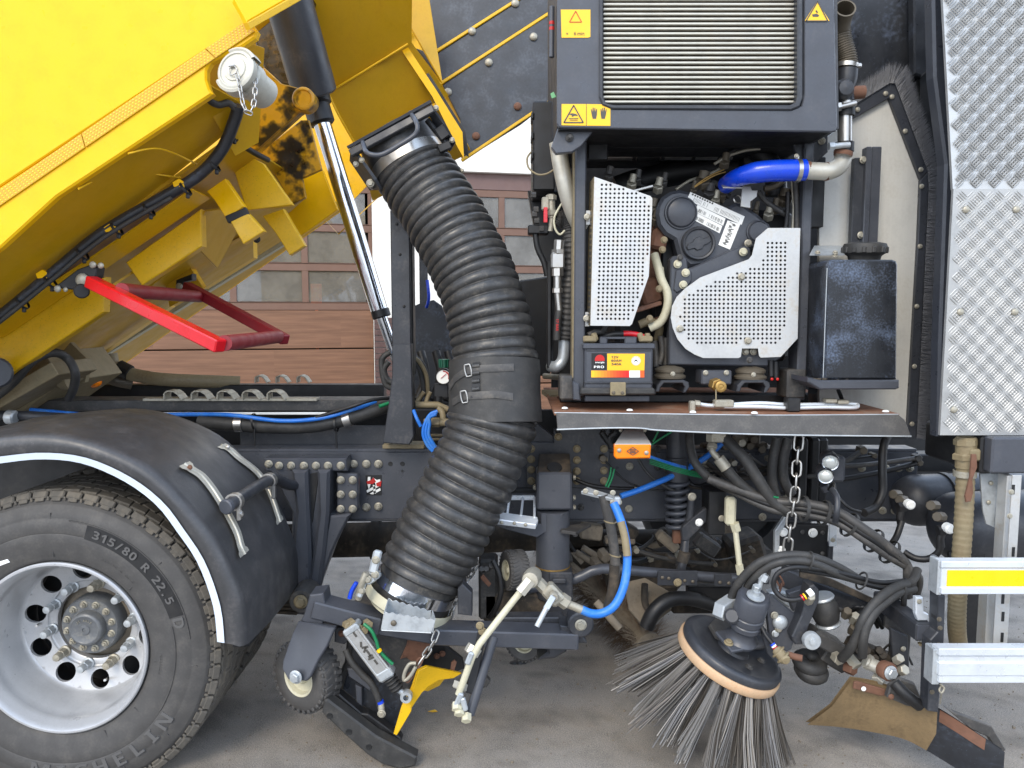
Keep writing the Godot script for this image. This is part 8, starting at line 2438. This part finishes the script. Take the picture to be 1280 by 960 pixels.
	# pale rod with ball valve and the blue hose
	var rod = tb("valve_rod", M.cream, truck, [[660, 729, 2.5], [644, 748, 2.48], [600, 804, 2.42], [590, 822, 2.42], [578, 855, 2.42], [573, 868, 2.42]], 0.0115, 14, 1)
	tag(rod, "pale pipe with ball valve and lever running down from the blue hose")
	for q in [[663, 725, 650, 741, 0.02], [594, 808, 588, 818, 0.026], [577, 853, 574, 862, 0.025]]:
		var u = ns()
		hexa(u, at(q[0], q[1], 2.46), at(q[2], q[3], 2.45), q[4], 6)
		obj("pipe_union", u, M.tube_metal, rod)
	var bv = ns()
	lathe(bv, [[0.0, -0.05], [0.026, -0.046], [0.03, -0.02], [0.03, 0.02], [0.026, 0.04], [0.0, 0.044]], facing(at(665, 722, 2.5), Vector3(-0.2, 0.1, 1)), 22)
	hexa(bv, at(672, 727, 2.5), at(682, 737, 2.5), 0.02, 6)
	bar(bv, at(682, 733, 2.5), at(700, 752, 2.5), 0.05, 0.05, Vector3.BACK, 0.008)
	hexa(bv, at(700, 748, 2.5), at(710, 755, 2.5), 0.024, 6)
	tube(bv, [at(708, 754, 2.5), at(729, 763, 2.5)], 0.014, 14)
	lathe(bv, [[0.016, 0.0], [0.016, 0.02], [0.012, 0.026], [0.0, 0.026]], Transform3D(Basis(), at(692, 744, 2.47)), 16)
	obj("ball_valve", bv, M.zinc, rod)
	var lvr = ns()
	bar(lvr, at(692, 745, 2.44), at(682, 762, 2.42), 0.02, 0.01, Vector3.BACK, 0.004)
	tube(lvr, [at(683, 760, 2.42), at(671, 783, 2.4)], 0.009, 10)
	obj("valve_lever", lvr, M.galvanised, rod)
	for q in [[590, 815, 584, 830], [577, 866, 569, 884], [578, 872, 582, 888]]:
		var u = ns()
		bar(u, at(q[0], q[1], 2.41), at(q[2], q[3], 2.41), 0.018, 0.018, Vector3.BACK, 0.005)
		obj("lever_arm", u, M.galvanised, rod)
	var fo = ns()
	for q in [[571, 884], [574, 890], [583, 898]]: hexa(fo, at(q[0], q[1] - 5, 2.42), at(q[0], q[1] + 4, 2.4), 0.017)
	obj("rod_foot", fo, M.cream, rod)
	tb("grey_bar", M.black_clean, rod, [[617, 796, 2.52], [604, 838, 2.48], [587, 893, 2.44]], 0.017, 12, 1)
	var rb2 = ns()
	bar(rb2, at(604, 784, 2.5), at(587, 866, 2.46), 0.03, 0.02, Vector3.BACK, 0.003)
	obj("grey_bar", rb2, M.black_dark, rod)
	for q in [[600, 782], [603, 789]]: bolt(rod, at(q[0], q[1], 2.47), 0.014, M.hose_old, 1)
	var bh = tb("blue_hose", M.blue_line, truck, [[767, 629, 2.62], [774, 645, 2.6], [780, 664, 2.58], [784, 690, 2.56], [783, 716, 2.54], [778, 738, 2.52], [768, 757, 2.5], [754, 766, 2.5], [740, 767, 2.5], [727, 762, 2.5]], 0.0145, 14)
	tag(bh, "blue water hose looping down to the ball valve")
	tb("worn_stretch", M.hose_old, bh, [[776, 652, 2.578], [781, 672, 2.562], [784, 695, 2.545]], 0.0135, 12)
	tb("black_hose", M.black_dusty, bh, [[754, 619, 2.7], [759, 640, 2.7], [764, 662, 2.7], [768, 690, 2.7], [769, 715, 2.7], [765, 740, 2.7], [760, 760, 2.72]], 0.018, 14)
	tb("black_hose", M.grime, bh, [[768, 706, 2.695], [767, 728, 2.695], [763, 750, 2.7]], 0.0185, 12)
	for q in [[762, 652], [769, 694]]:
		var c = ns()
		ring_of(c, at(q[0], q[1], 2.7), Vector3(0.2, 1, 0), 0.019, 0.003, 18, 6)
		obj("cable_tie", c, M.hose_old, bh)
	var cb2 = ns()
	sheet(cb2, w3([[726, 612, 2.75], [734, 610, 2.78], [776, 621, 2.66], [776, 626, 2.64], [740, 618, 2.72]]), 0.012, 0.002)
	pb(cb2, 768, 622, 776, 632, 2.62, 0.03, 0.004)
	obj("hose_bracket", cb2, M.galvanised, bh)
	for q in [[732, 614], [745, 616], [766, 616], [766, 628], [774, 628]]: bolt(bh, at(q[0], q[1], 2.64), 0.01, M.zinc, 1)
	# cross tube behind with drilled bars
	var ct = tb("cross_tube", M.black_clean, truck, [[660, 736, 2.95], [718, 724, 2.95], [752, 711, 2.95], [820, 716, 2.98], [900, 722, 3.0], [960, 724, 3.0]], 0.02, 16, 3)
	tag(ct, "bent black cross tube in front of the broom")
	var db = ns()
	pb(db, 822, 714, 872, 732, 2.92, 0.012, 0.002)
	pb(db, 893, 718, 915, 733, 2.9, 0.012, 0.002)
	obj("drilled_bar", db, M.black, ct)
	for q in [[828, 722], [836, 723], [856, 726], [866, 727], [900, 728], [911, 729]]: bolt(ct, at(q[0], q[1], 2.915 if q[0] < 880 else 2.895), 0.007, M.bellows_tan, 2)
	rail("rear_bar", M.black_dark, ct, 860, 928, 734, 750, 3.05, 0.05)
	bolt(ct, at(847, 728, 2.9), 0.016, M.hose_old, 1)
	# transverse broom under the truck
	var b0 = on_ground(812, 808, 0.17); var b1 = on_ground(730, 722, 0.2)
	b1 = b0 + (b1 - b0).normalized() * 1.9
	var ax = (b1 - b0).normalized()
	var bs = ns()
	tube(bs, [b0, b1], 0.06, 20)
	var broom = obj("cylinder_broom", bs, M.dried_mud, truck)
	tag(broom, "dirty brown cylindrical broom lying under the truck")
	var bt2 = ns()
	var xf = facing(b0, ax)
	for i in 5200:
		var a = rng.randf() * TAU; var t = rng.randf() * 1.9
		var d = xf.basis * Vector3(cos(a), sin(a), 0)
		var p0 = b0 + ax * t + d * 0.055
		var p1 = b0 + ax * (t + rng.randf_range(-0.03, 0.03)) + d.rotated(ax, rng.randf_range(-0.1, 0.1)) * rng.randf_range(0.135, 0.165)
		if p1.y < 0.004: p1.y = 0.004
		var w = ax * 0.0022
		tri(bt2, p0 - w, p0 + w, p1, d.cross(ax), d, d)
	tag(obj("broom_bristle", bt2, M.bristle_brown, broom), "", "", "", "stuff")
	sh("broom_cover", M.dried_mud, broom, [[779, 726, 3.2], [806, 722, 3.2], [842, 742, 3.1], [838, 760, 3.05], [806, 784, 3.0], [786, 762, 3.1]], 0.0, 0.02, 0.004)
	tb("broom_rubber", M.black_dark, broom, [[808, 784, 2.95], [818, 764, 2.95], [836, 750, 2.97], [858, 748, 3.0], [880, 752, 3.05], [905, 760, 3.1]], 0.03, 10)
	tb("broom_rod", M.dried_mud, broom, [[745, 752, 3.0], [775, 786, 2.95]], 0.016, 12, 1)
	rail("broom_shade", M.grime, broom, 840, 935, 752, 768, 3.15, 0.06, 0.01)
	tb("broom_strap", M.grime, broom, [[806, 730, 3.1], [806, 752, 3.05], [812, 762, 3.02], [826, 756, 3.02]], 0.014, 8)
	bolt(broom, at(827, 757, 3.0), 0.02, M.dried_mud, 0)
func build_brush() -> void:
	var c = at(916, 811, 2.62)
	var v = (EYE - c).normalized()
	var rt = v.cross(Vector3.UP).normalized() * -1.0
	var upv = v.cross(rt) * -1.0
	if upv.y < 0: upv = -upv
	if rt.x < 0: rt = -rt
	var n = (v * 0.40 + (rt * 0.45 + upv * 0.89).normalized() * 0.917).normalized()
	var xf = facing(c, n, v)
	var R = 0.185
	var d = ns()
	lathe(d, [[R - 0.004, -0.02], [R - 0.002, 0.0], [R - 0.008, 0.008], [R - 0.02, 0.012], [R - 0.03, 0.01], [R - 0.045, 0.004], [0.06, 0.002], [0.055, 0.012], [0.0, 0.012]], xf, 72)
	var br = obj("side_brush", d, M.black, truck)
	tag(br, "round side brush with grey steel bristles and wooden rim")
	var wd = ns()
	lathe(wd, [[R - 0.03, -0.055], [R - 0.002, -0.055], [R + 0.002, -0.05], [R + 0.004, -0.026], [R, -0.021], [R - 0.01, -0.02]], xf, 72)
	obj("wooden_rim", wd, M.beech, br)
	for q in [[950, 828], [908, 790], [935, 836]]: bolt(br, on_plane(q[0], q[1], Plane(n, c)) + n * 0.006, 0.014, M.black_dusty, 1, n)
	# bundles of flat wire
	for ring in 2:
		var cnt = 27 if ring == 0 else 20
		for k in cnt:
			var a = TAU * (k + 0.5 * ring) / cnt
			var rad = xf.basis * Vector3(cos(a), sin(a), 0)
			var tang = xf.basis * Vector3(-sin(a), cos(a), 0)
			var root = c + rad * (R - 0.02 - 0.045 * ring) - n * 0.05
			var st = ns()
			for i in 26:
				var o = rad * rng.randf_range(-0.008, 0.008) + tang * rng.randf_range(-0.009, 0.009)
				var flare = rng.randf_range(0.56, 0.74) - 0.2 * ring + 0.09 * sin(k * 2.7)
				var dir = (-n + rad * flare + tang * (rng.randf_range(-0.035, 0.035) + 0.07 * sin(k * 1.9 + ring))).normalized()
				var L = rng.randf_range(0.225, 0.285) + 0.015 * sin(k * 4.1)
				var p0 = root + o
				var bend = (rad * 0.02 + Vector3(0, -0.02, 0)) * rng.randf_range(-0.2, 1.5) + tang * 0.018 * sin(k * 3.3 + ring * 2.0)
				var p1 = p0 + dir * L * 0.55 + o * 0.8 + bend * 0.2
				var p2 = p0 + dir * L + o * 1.3 + bend
				if p2.y < 0.005: p2.y = 0.005
				var w = tang.rotated(dir, rng.randf() * PI) * 0.0025
				var w2 = dir.cross(w).normalized() * 0.0009
				for pr in [[p0, p1], [p1, p2]]:
					var A: Vector3 = pr[0]; var B: Vector3 = pr[1]
					for q in [[w, w2], [w2, -w], [-w, -w2], [-w2, w]]:
						var nn: Vector3 = ((q[0] as Vector3).normalized() + (q[1] as Vector3).normalized()).normalized()
						quad(st, A + q[0], A + q[1], B + q[1], B + q[0], nn)
			obj("bristle_bundle", st, M[["bristle", "bristle_pale", "bristle_dark"][(k * 7 + ring) % 3]], br)
	# drive motor on its plate
	var bp = ns()
	sheet(bp, [on_plane(884, 786, Plane(n, c)) + n * 0.02, on_plane(893, 776, Plane(n, c)) + n * 0.02, on_plane(925, 772, Plane(n, c)) + n * 0.02, on_plane(956, 800, Plane(n, c)) + n * 0.02, on_plane(956, 814, Plane(n, c)) + n * 0.02, on_plane(925, 815, Plane(n, c)) + n * 0.02, on_plane(893, 801, Plane(n, c)) + n * 0.02], 0.012, 0.002)
	var mo = obj("brush_motor", bp, M.black_dusty, truck)
	tag(mo, "ribbed black hydraulic motor standing on the brush plate")
	var m0 = at(926, 800, 2.56); var m1 = at(943, 744, 2.5)
	var md = (m1 - m0).normalized()
	var ml = m0.distance_to(m1)
	var ms = ns()
	lathe(ms, [[0.0, 0.0], [0.056, 0.0], [0.058, 0.01], [0.05, 0.018], [0.042, 0.03], [0.042, 0.05], [0.046, 0.056], [0.054, 0.064], [0.054, 0.08], [0.051, 0.083], [0.051, 0.087], [0.054, 0.09], [0.054, 0.11], [0.051, 0.113], [0.051, 0.117], [0.054, 0.12], [0.054, ml - 0.008], [0.048, ml], [0.0, ml]], facing(m0, md), 40)
	bx(ms, m0 + md * 0.004, Vector3(0.15, 0.1, 0.014), facing(m0, md).basis, 0.006)
	obj("motor_body", ms, M.black_clean, mo)
	bolt(mo, m0 + md * 0.012 + Vector3(-0.055, -0.005, 0.035), 0.016, M.hose_old, 1, md)
	var cpn = ns()
	lathe(cpn, [[0.0, 0.0], [0.03, 0.0], [0.03, 0.004], [0.012, 0.006], [0.012, 0.02], [0.0, 0.02]], facing(m1 + md * 0.001 + Vector3(0.0, 0, 0.012), md), 24)
	hexa(cpn, m1 + md * 0.01, m1 + md * 0.04, 0.014)
	tube(cpn, smooth([m1 + md * 0.03, at(949, 735, 2.5), at(952, 724, 2.5), at(955, 715, 2.5)], 3), 0.009, 12)
	hexa(cpn, at(953, 726, 2.5), at(957, 718, 2.5), 0.016)
	obj("motor_fitting", cpn, M.galvanised, mo)
	var wb = ns()
	sheet(wb, w3([[901, 772, 2.52], [906, 758, 2.52], [921, 747, 2.56], [926, 752, 2.58], [912, 764, 2.54], [908, 778, 2.52]]), 0.04, 0.004)
	obj("pale_bracket", wb, M.galvanised, mo)
	bolt(mo, at(903, 755, 2.6), 0.022, M.hose_old, 1)
	var pk = ns()
	cyl(pk, at(915, 770, 2.6), at(915, 770, 2.5), 0.026, 20, 0.006)
	obj("motor_port", pk, M.black, mo)
	# arm plates, air bellows and joints
	var ap = pl("brush_arm", M.black_clean, truck, [[956, 745], [962, 743], [996, 769], [1000, 775], [999, 784], [989, 812], [984, 815], [970, 808], [962, 796]], 2.55, 0.02, 0.003)
	tag(ap, "black brush arm plates with bellows and joints")
	pbolt(ap, [[975, 778]], 2.545, 10.0, M.galvanised, 2)
	pbolt(ap, [[968, 769], [973, 786]], 2.545, 5.0, M.zinc, 1)
	pbolt(ap, [[969, 792]], 2.545, 4.8, M.galvanised, 1)
	pl("arm_plate", M.black, ap, [[1012, 733], [1018, 731], [1024, 738], [1024, 752], [1013, 778], [1003, 806], [994, 806], [990, 796], [1002, 770]], 2.5, 0.06, 0.004)
	pl("arm_plate", M.black_clean, ap, [[985, 742], [1012, 733], [1006, 748], [992, 765]], 2.6, 0.03, 0.003)
	pl("arm_cover", M.galvanised, ap, [[962, 742], [975, 738], [995, 744], [994, 757], [985, 760], [970, 750]], 2.66, 0.04, 0.008)
	var as_ = ns()
	var ac = at(1031, 763, 2.62)
	var axd = (at(1024, 742, 2.62) - at(1035, 784, 2.62)).normalized()
	lathe(as_, [[0.0, -0.054], [0.028, -0.052], [0.042, -0.034], [0.048, -0.012], [0.048, 0.012], [0.042, 0.034], [0.028, 0.052], [0.0, 0.054]], facing(ac, axd), 36)
	obj("air_bellows", as_, M.rubber, ap)
	for q in [[1.0, 0.05], [-1.0, 0.058]]:
		var e = ns()
		lathe(e, [[0.0, -0.006], [0.04, -0.006], [0.044, 0.0], [0.04, 0.006], [0.0, 0.006]], facing(ac + axd * q[0] * 0.05, axd), 32)
		obj("bellows_cap", e, M.galvanised, ap)
	var wz = ns()
	lathe(wz, [[0.029, -0.02], [0.029, 0.0], [0.027, 0.003], [0.012, 0.003], [0.011, 0.01], [0.0, 0.011]], Transform3D(Basis(), at(1015.6, 802, 2.46)), 28)
	obj("pivot_washer", wz, M.galvanised, ap)
	var lb = ns()
	for q in [[1012, 828, 0.06], [1014, 838, 0.058]]: ring_of(lb, at(q[0], q[1], 2.66), Vector3(0.1, 1, 0.3), 0.035, 0.026, 32, 10)
	obj("lower_bellows", lb, M.rubber, ap)
	pl("arm_lever", M.black, ap, [[953, 793], [959, 788], [970, 812], [980, 826], [972, 832], [960, 818]], 2.5, 0.02, 0.003)
	var gl2 = ns()
	cyl(gl2, at(971, 812, 2.46), at(982, 826, 2.42), 0.018, 18, 0.003)
	ring_of(gl2, at(973, 815, 2.455), Vector3(0.6, -0.6, 0.4), 0.022, 0.004, 22, 6)
	ring_of(gl2, at(979, 822, 2.43), Vector3(0.6, -0.6, 0.4), 0.022, 0.004, 22, 6)
	lathe(gl2, [[0.016, 0.0], [0.012, 0.006], [0.0, 0.006]], facing(at(982, 825, 2.41), Vector3(0.1, -0.2, 1)), 16)
	obj("grease_nipple", gl2, M.hose_old, ap)
	tb("grease_line", M.black_dark, ap, [[952, 784, 2.5], [958, 795, 2.48], [966, 805, 2.46]], 0.007, 8)
	for q in [[965, 804.5, M.blue], [966.5, 806.5, M.paper], [968, 808.5, M.red]]:
		var e = ns()
		cyl(e, at(q[0], q[1], 2.46), at(q[0] + 1.4, q[1] + 1.9, 2.458), 0.009, 12)
		obj("line_sleeve", e, q[2], ap)
	tb("rusty_tip", M.rust, ap, [[984, 818, 2.45], [994, 821, 2.44], [1003, 823, 2.43]], 0.011, 10, 1)
	var jb = ns()
	bx(jb, at(1030, 800, 2.62), Vector3(0.12, 0.05, 0.08), Basis(Vector3.BACK, -0.5), 0.006)
	bx(jb, at(1050, 812, 2.62), Vector3(0.13, 0.045, 0.08), Basis(Vector3.BACK, -0.55), 0.006)
	bx(jb, at(1040, 820, 2.68), Vector3(0.1, 0.06, 0.08), Basis(Vector3.BACK, -0.55), 0.006)
	obj("arm_joint", jb, M.black_dusty, ap)
	var beam = ns()
	bar(beam, at(975, 718, 2.8), at(1108, 772, 2.72), 0.06, 0.07, Vector3.UP, 0.006)
	obj("arm_beam", beam, M.black, ap)
	pl("arm_rail", M.grime, ap, [[1000, 712], [1040, 724], [1100, 752], [1100, 760], [1040, 734], [1000, 722]], 2.69, 0.01, 0.002)
	pl("upright_plate", M.black_dusty, ap, [[1108, 752], [1122, 755], [1141, 768], [1139, 796], [1136, 832], [1126, 832], [1112, 820], [1114, 790], [1106, 784]], 2.62, 0.012, 0.003)
	pl("upright_plate", M.black, ap, [[1113, 785], [1135, 795], [1137, 836], [1130, 840], [1116, 826]], 2.58, 0.012, 0.003)
	pbolt(ap, [[1129, 811]], 2.577, 3.6, M.zinc, 2)
	var jt = ns()
	for q in [[1082, 812], [1098, 812], [1102, 818], [1092, 822], [1072, 812]]: hexa(jt, at(q[0], q[1], 2.6), at(q[0] + 2, q[1] + 1, 2.55), 0.014)
	bx(jt, at(1092, 820, 2.64), Vector3(0.2, 0.06, 0.08), Basis(Vector3.BACK, -0.4), 0.008)
	obj("joint_hardware", jt, M.grime, ap)
	var cv = ns()
	tube(cv, [at(1086, 829, 2.54), at(1106, 838, 2.5)], 0.022, 16)
	hexa(cv, at(1083, 826, 2.54), at(1089, 830, 2.54), 0.026)
	obj("clevis", cv, M.tube_metal, ap)
	for q in [[1100, 846, 1096, 853, 0.022], [1120, 826, 1126, 822, 0.016], [1126, 838, 1132, 837, 0.018]]:
		var cn = ns()
		hexa(cn, at(q[0], q[1], 2.53), at(q[2], q[3], 2.51), q[4])
		obj("clevis_nut", cn, M.tube_metal, ap)
	var wsh = ns()
	lathe(wsh, [[0.03, -0.03], [0.032, 0.0], [0.028, 0.005], [0.02, 0.005], [0.0, 0.004]], facing(at(1112, 840, 2.47), Vector3(0.25, 0.1, 1)), 28)
	obj("pivot_washer", wsh, M.rust, ap)
	bolt(ap, at(1113, 841, 2.462), 0.024, M.galvanised, 1, Vector3(0.25, 0.1, 1))
	for q in [[1044, 820, 1050, 826], [1062, 822, 1072, 834], [1058, 834, 1068, 838]]:
		var u = ns()
		hexa(u, at(q[0], q[1], 2.58), at(q[2], q[3], 2.55), 0.02)
		obj("hose_end", u, M.rust if q[0] == 1058 else M.zinc, ap)
	for q in [[1012, 748, 2.48], [1068, 772, 2.6], [1066, 786, 2.62], [1073, 780, 2.6], [1058, 766, 2.6], [1084, 778, 2.6]]:
		var u = ns()
		hexa(u, at(q[0] - 2, q[1] + 4, q[2]), at(q[0] + 2, q[1] - 3, q[2] - 0.03), 0.015)
		obj("arm_bolt", u, M.bellows_tan if q[0] % 4 else M.zinc, ap)
	# hoses over the arm
	var hz = 2.5
	var hb = tb("brush_hose", M.rubber, truck, [[913, 752, 2.58], [920, 734, 2.55], [936, 714, 2.52], [952, 702, 2.5], [975, 695, 2.5], [1000, 694, 2.5], [1022, 698, 2.5], [1050, 710, 2.52], [1080, 727, 2.55], [1110, 733, 2.58], [1138, 728, 2.6], [1147, 712, 2.64]], 0.0145, 14)
	tag(hb, "black hoses arching over the side brush")
	tb("brush_hose", M.rubber, hb, [[931, 742, 2.56], [938, 728, 2.53], [954, 712, 2.5], [975, 703, 2.48], [1000, 701, 2.48], [1022, 706, 2.48], [1055, 720, 2.5], [1099, 732, 2.56], [1130, 732, 2.6]], 0.0135, 14)
	tb("brush_hose", M.black_dark, hb, [[1012, 744, 2.46], [1002, 748, 2.45], [988, 750, 2.45], [976, 746, 2.46], [968, 736, 2.47], [968, 724, 2.47], [976, 714, 2.47], [995, 709, 2.47], [1030, 712, 2.48], [1065, 720, 2.5], [1100, 728, 2.55], [1130, 726, 2.6]], 0.0085, 10)
	tb("brush_hose", M.black_dark, hb, [[1000, 712, 2.5], [1040, 719, 2.5], [1075, 728, 2.52], [1110, 737, 2.56], [1135, 735, 2.6]], 0.008, 10)
	tb("brush_hose", M.rubber, hb, [[1140, 728, 2.62], [1120, 734, 2.55], [1104, 744, 2.5], [1090, 758, 2.48], [1079, 774, 2.47], [1071, 796, 2.48], [1062, 812, 2.5], [1052, 823, 2.54]], 0.016, 14)
	tb("brush_hose", M.rubber, hb, [[1142, 736, 2.62], [1124, 741, 2.55], [1108, 752, 2.5], [1093, 766, 2.47], [1083, 784, 2.46], [1079, 802, 2.46], [1078, 820, 2.48]], 0.015, 14)
	for q in [[1011, 701, 2.49, 0.3], [1077, 726, 2.53, 0.45], [1126, 738, 2.58, 0.2]]:
		var e = ns()
		ring_of(e, at(q[0], q[1], q[2]), Vector3(1, -q[3], 0), 0.03, 0.0035, 20, 6)
		obj("cable_tie", e, M.rubber, hb)
	var rgx = ns()
	ring_of(rgx, at(1130, 744, 2.6), Vector3(0.9, 0.0, 0.45), 0.052, 0.009, 30, 8)
	obj("hose_ring", rgx, M.black_dark, hb)
	var wf = ns()
	hexa(wf, at(1010, 743, 2.45), at(1016, 739, 2.45), 0.013)
	obj("white_union", wf, M.paper, hb)
	for q in [[1002, 747.5, M.red], [1005, 746, M.rail_yellow]]:
		var e = ns()
		cyl(e, at(q[0], q[1], 2.45), at(q[0] + 1.6, q[1] - 0.9, 2.45), 0.011, 12)
		obj("line_sleeve", e, q[2], hb)
	chain("arm_chain", smooth(w3([[972, 722, 2.7], [976, 730, 2.68], [974, 740, 2.66]]), 4), 0.034, 0.0035, M.rust)
	# mud skirt on the right
	var top = [[1065, 849, 2.5], [1090, 853, 2.5], [1120, 862, 2.48], [1150, 874, 2.44], [1172, 886, 2.4], [1195, 900, 2.36], [1222, 918, 2.33], [1256, 940, 2.3]]
	var bot = [[1009, 906, 2.62], [1050, 909, 2.6], [1095, 916, 2.55], [1130, 924, 2.5], [1158, 938, 2.44], [1178, 950, 2.4], [1205, 966, 2.36], [1240, 980, 2.33]]
	var ta = smooth(w3(top), 5); var ba = smooth(w3(bot), 5)
	var k1 = 20
	for half in 2:
		var rows = [[], [], []]
		for i in range(0 if half == 0 else k1, (k1 + 1) if half == 0 else ta.size()):
			rows[0].append(ta[i]); rows[1].append((ta[i] + ba[i]) / 2 + Vector3(0, 0, 0.025)); rows[2].append(ba[i])
		var ss = ns()
		strip(ss, rows)
		for r in rows:
			for i in r.size(): r[i] += Vector3(-0.002, 0.004, -0.012)
		strip(ss, rows)
		var o = obj("mud_skirt", ss, M.mud_rubber if half == 0 else M.black_worn, truck)
		tag(o, "sand-coloured rubber skirt, near half" if half == 0 else "black scuffed far half of the rubber skirt")
		if half == 1:
			var rs = ns()
			var rw = [[], []]
			for i in range(k1, ta.size() - 4):
				rw[0].append(ta[i] + Vector3(0, 0.004, 0.014)); rw[1].append(ta[i].lerp(ba[i], 0.22) + Vector3(0, 0, 0.022))
			strip(rs, rw)
			obj("rusty_edge_bar", rs, M.rust, o)
			pl("skirt_end", M.black_dusty, o, [[1180, 882], [1192, 890], [1240, 908], [1258, 938], [1250, 944], [1236, 922], [1214, 912]], 2.34, 0.02, 0.003)
		else:
			pl("skirt_bar", M.rust, o, [[1068, 853], [1072, 852], [1107, 862], [1108, 870], [1100, 870], [1067, 861]], 2.47, 0.008, 0.002)
			bolt(o, at(1079.5, 861, 2.465), 0.008, M.paper, 1)
			pl("skirt_clamp", M.black_dusty, o, [[1109, 872], [1113, 858], [1126, 849], [1144, 855], [1152, 872], [1150, 885], [1134, 883]], 2.43, 0.02, 0.004)
			bolt(o, at(1114, 871, 2.425), 0.01, M.rust, 2)
			var hv = ns()
			tube(hv, smooth(w3([[1118, 853, 2.42], [1132, 868, 2.4], [1150, 882, 2.4]]), 4), 0.02, 8)
			obj("skirt_clamp", hv, M.black_dark, o)
func build_litter() -> void:
	# grit and a few leaves on the asphalt
	var st = ns()
	for i in 1400:
		var px = rng.randf_range(280, 1280); var py = rng.randf_range(660, 958)
		var p = on_ground(px, py)
		var s = rng.randf_range(0.002, 0.006)
		if rng.randf() < 0.03: s = rng.randf_range(0.006, 0.011)
		bx(st, p + Vector3(0, s * 0.3, 0), Vector3(s, s * 0.7, s * rng.randf_range(0.6, 1.3)), Basis(Vector3.UP, rng.randf() * 3), s * 0.25)
	tag(obj("loose_grit", st, M.dried_mud, self), "loose grit scattered over the asphalt", "", "", "stuff")
	var k = 0
	for q in [[643, 829, "dark wet clod left of two on the asphalt under the nozzle frame", 0.02, "grime"], [650, 828, "larger dark clod on the asphalt under the nozzle frame", 0.03, "grime"], [541, 891, "small dry yellow leaf on the asphalt right of the yellow flap", 0.025, "sticker"]]:
		var s2 = ns()
		var p = on_ground(q[0], q[1])
		if q[4] == "grime":
			lathe(s2, [[q[3], 0.0], [q[3] * 0.9, q[3] * 0.3], [q[3] * 0.5, q[3] * 0.5], [0.0, q[3] * 0.55]], Transform3D(Basis(Vector3.RIGHT, -PI / 2) * Basis.from_scale(Vector3(1.2, 0.8, 1)), p), 9)
			tag(obj("mud_clod", s2, M.black_dark, self), q[2], "clod")
		else:
			sheet(s2, [p + Vector3(-0.02, 0.004, 0), p + Vector3(0.0, 0.01, 0.008), p + Vector3(0.02, 0.005, 0.004), p + Vector3(0.008, 0.012, -0.01)], 0.001)
			tag(obj("dry_leaf", s2, M.sticker, self), q[2], "leaf")
func build_clutter() -> void:
	# finer cables, clips and unions along the frame and axle
	var r2 = RandomNumberGenerator.new()
	r2.seed = 88
	var mats = [M.black_dark, M.black_dusty, M.grime, M.rubber, M.black_dark]
	for i in 22:
		var x0 = r2.randf_range(700, 1060); var x1 = x0 + r2.randf_range(50, 150)
		var y0 = r2.randf_range(548, 600); var y1 = r2.randf_range(556, 640)
		var z = r2.randf_range(3.08, 3.21)
		if i > 14: # lower down, between the rails
			x0 = r2.randf_range(700, 900); x1 = x0 + r2.randf_range(30, 110); y0 = r2.randf_range(655, 690); y1 = r2.randf_range(670, 715); z = r2.randf_range(3.3, 3.6)
		var sag = r2.randf_range(4, 22)
		var c = tb("frame_cable", mats[i % 5], truck, [[x0, y0, z], [lerpf(x0, x1, 0.3), lerpf(y0, y1, 0.3) + sag, z - 0.03], [lerpf(x0, x1, 0.65), lerpf(y0, y1, 0.65) + sag * 0.8, z - 0.02], [x1, y1, z]], r2.randf_range(0.004, 0.012), 8)
		for t in [0.0, 1.0]:
			var u = ns()
			var p = at(lerpf(x0, x1, t), lerpf(y0, y1, t), z)
			hexa(u, p + Vector3(0, 0, -0.03), p + Vector3(0, 0, 0.014), r2.randf_range(0.01, 0.018))
			obj("cable_union", u, [M.zinc, M.bellows_tan, M.black_dusty][(i + int(t)) % 3], c)
	for i in 14:
		var x = r2.randf_range(705, 935); var y = r2.randf_range(655, 712)
		var b = ns()
		bx(b, at(x, y, r2.randf_range(3.3, 3.6)), Vector3(r2.randf_range(0.04, 0.14), r2.randf_range(0.02, 0.07), 0.06), Basis(Vector3.BACK, r2.randf_range(-0.8, 0.8)), 0.008)
		obj("axle_bracket", b, [M.grime, M.dried_mud, M.black_dusty][i % 3], truck)
	for i in 6:
		var x = r2.randf_range(1000, 1130); var y = r2.randf_range(770, 830)
		tb("arm_cable", mats[i % 5], truck, [[x, y, 2.66], [x + 14, y - 12, 2.62], [x + 30, y - 4, 2.63], [x + 40, y + 14, 2.66]], r2.randf_range(0.004, 0.008), 8)
func build_all() -> void:
	build_hopper()
	build_wheel()
	build_mudguard()
	build_chassis()
	build_underframe()
	build_radiator()
	build_engine()
	build_battery()
	build_right()
	build_nozzle()
	build_brush()
	build_clutter()
	build_litter()
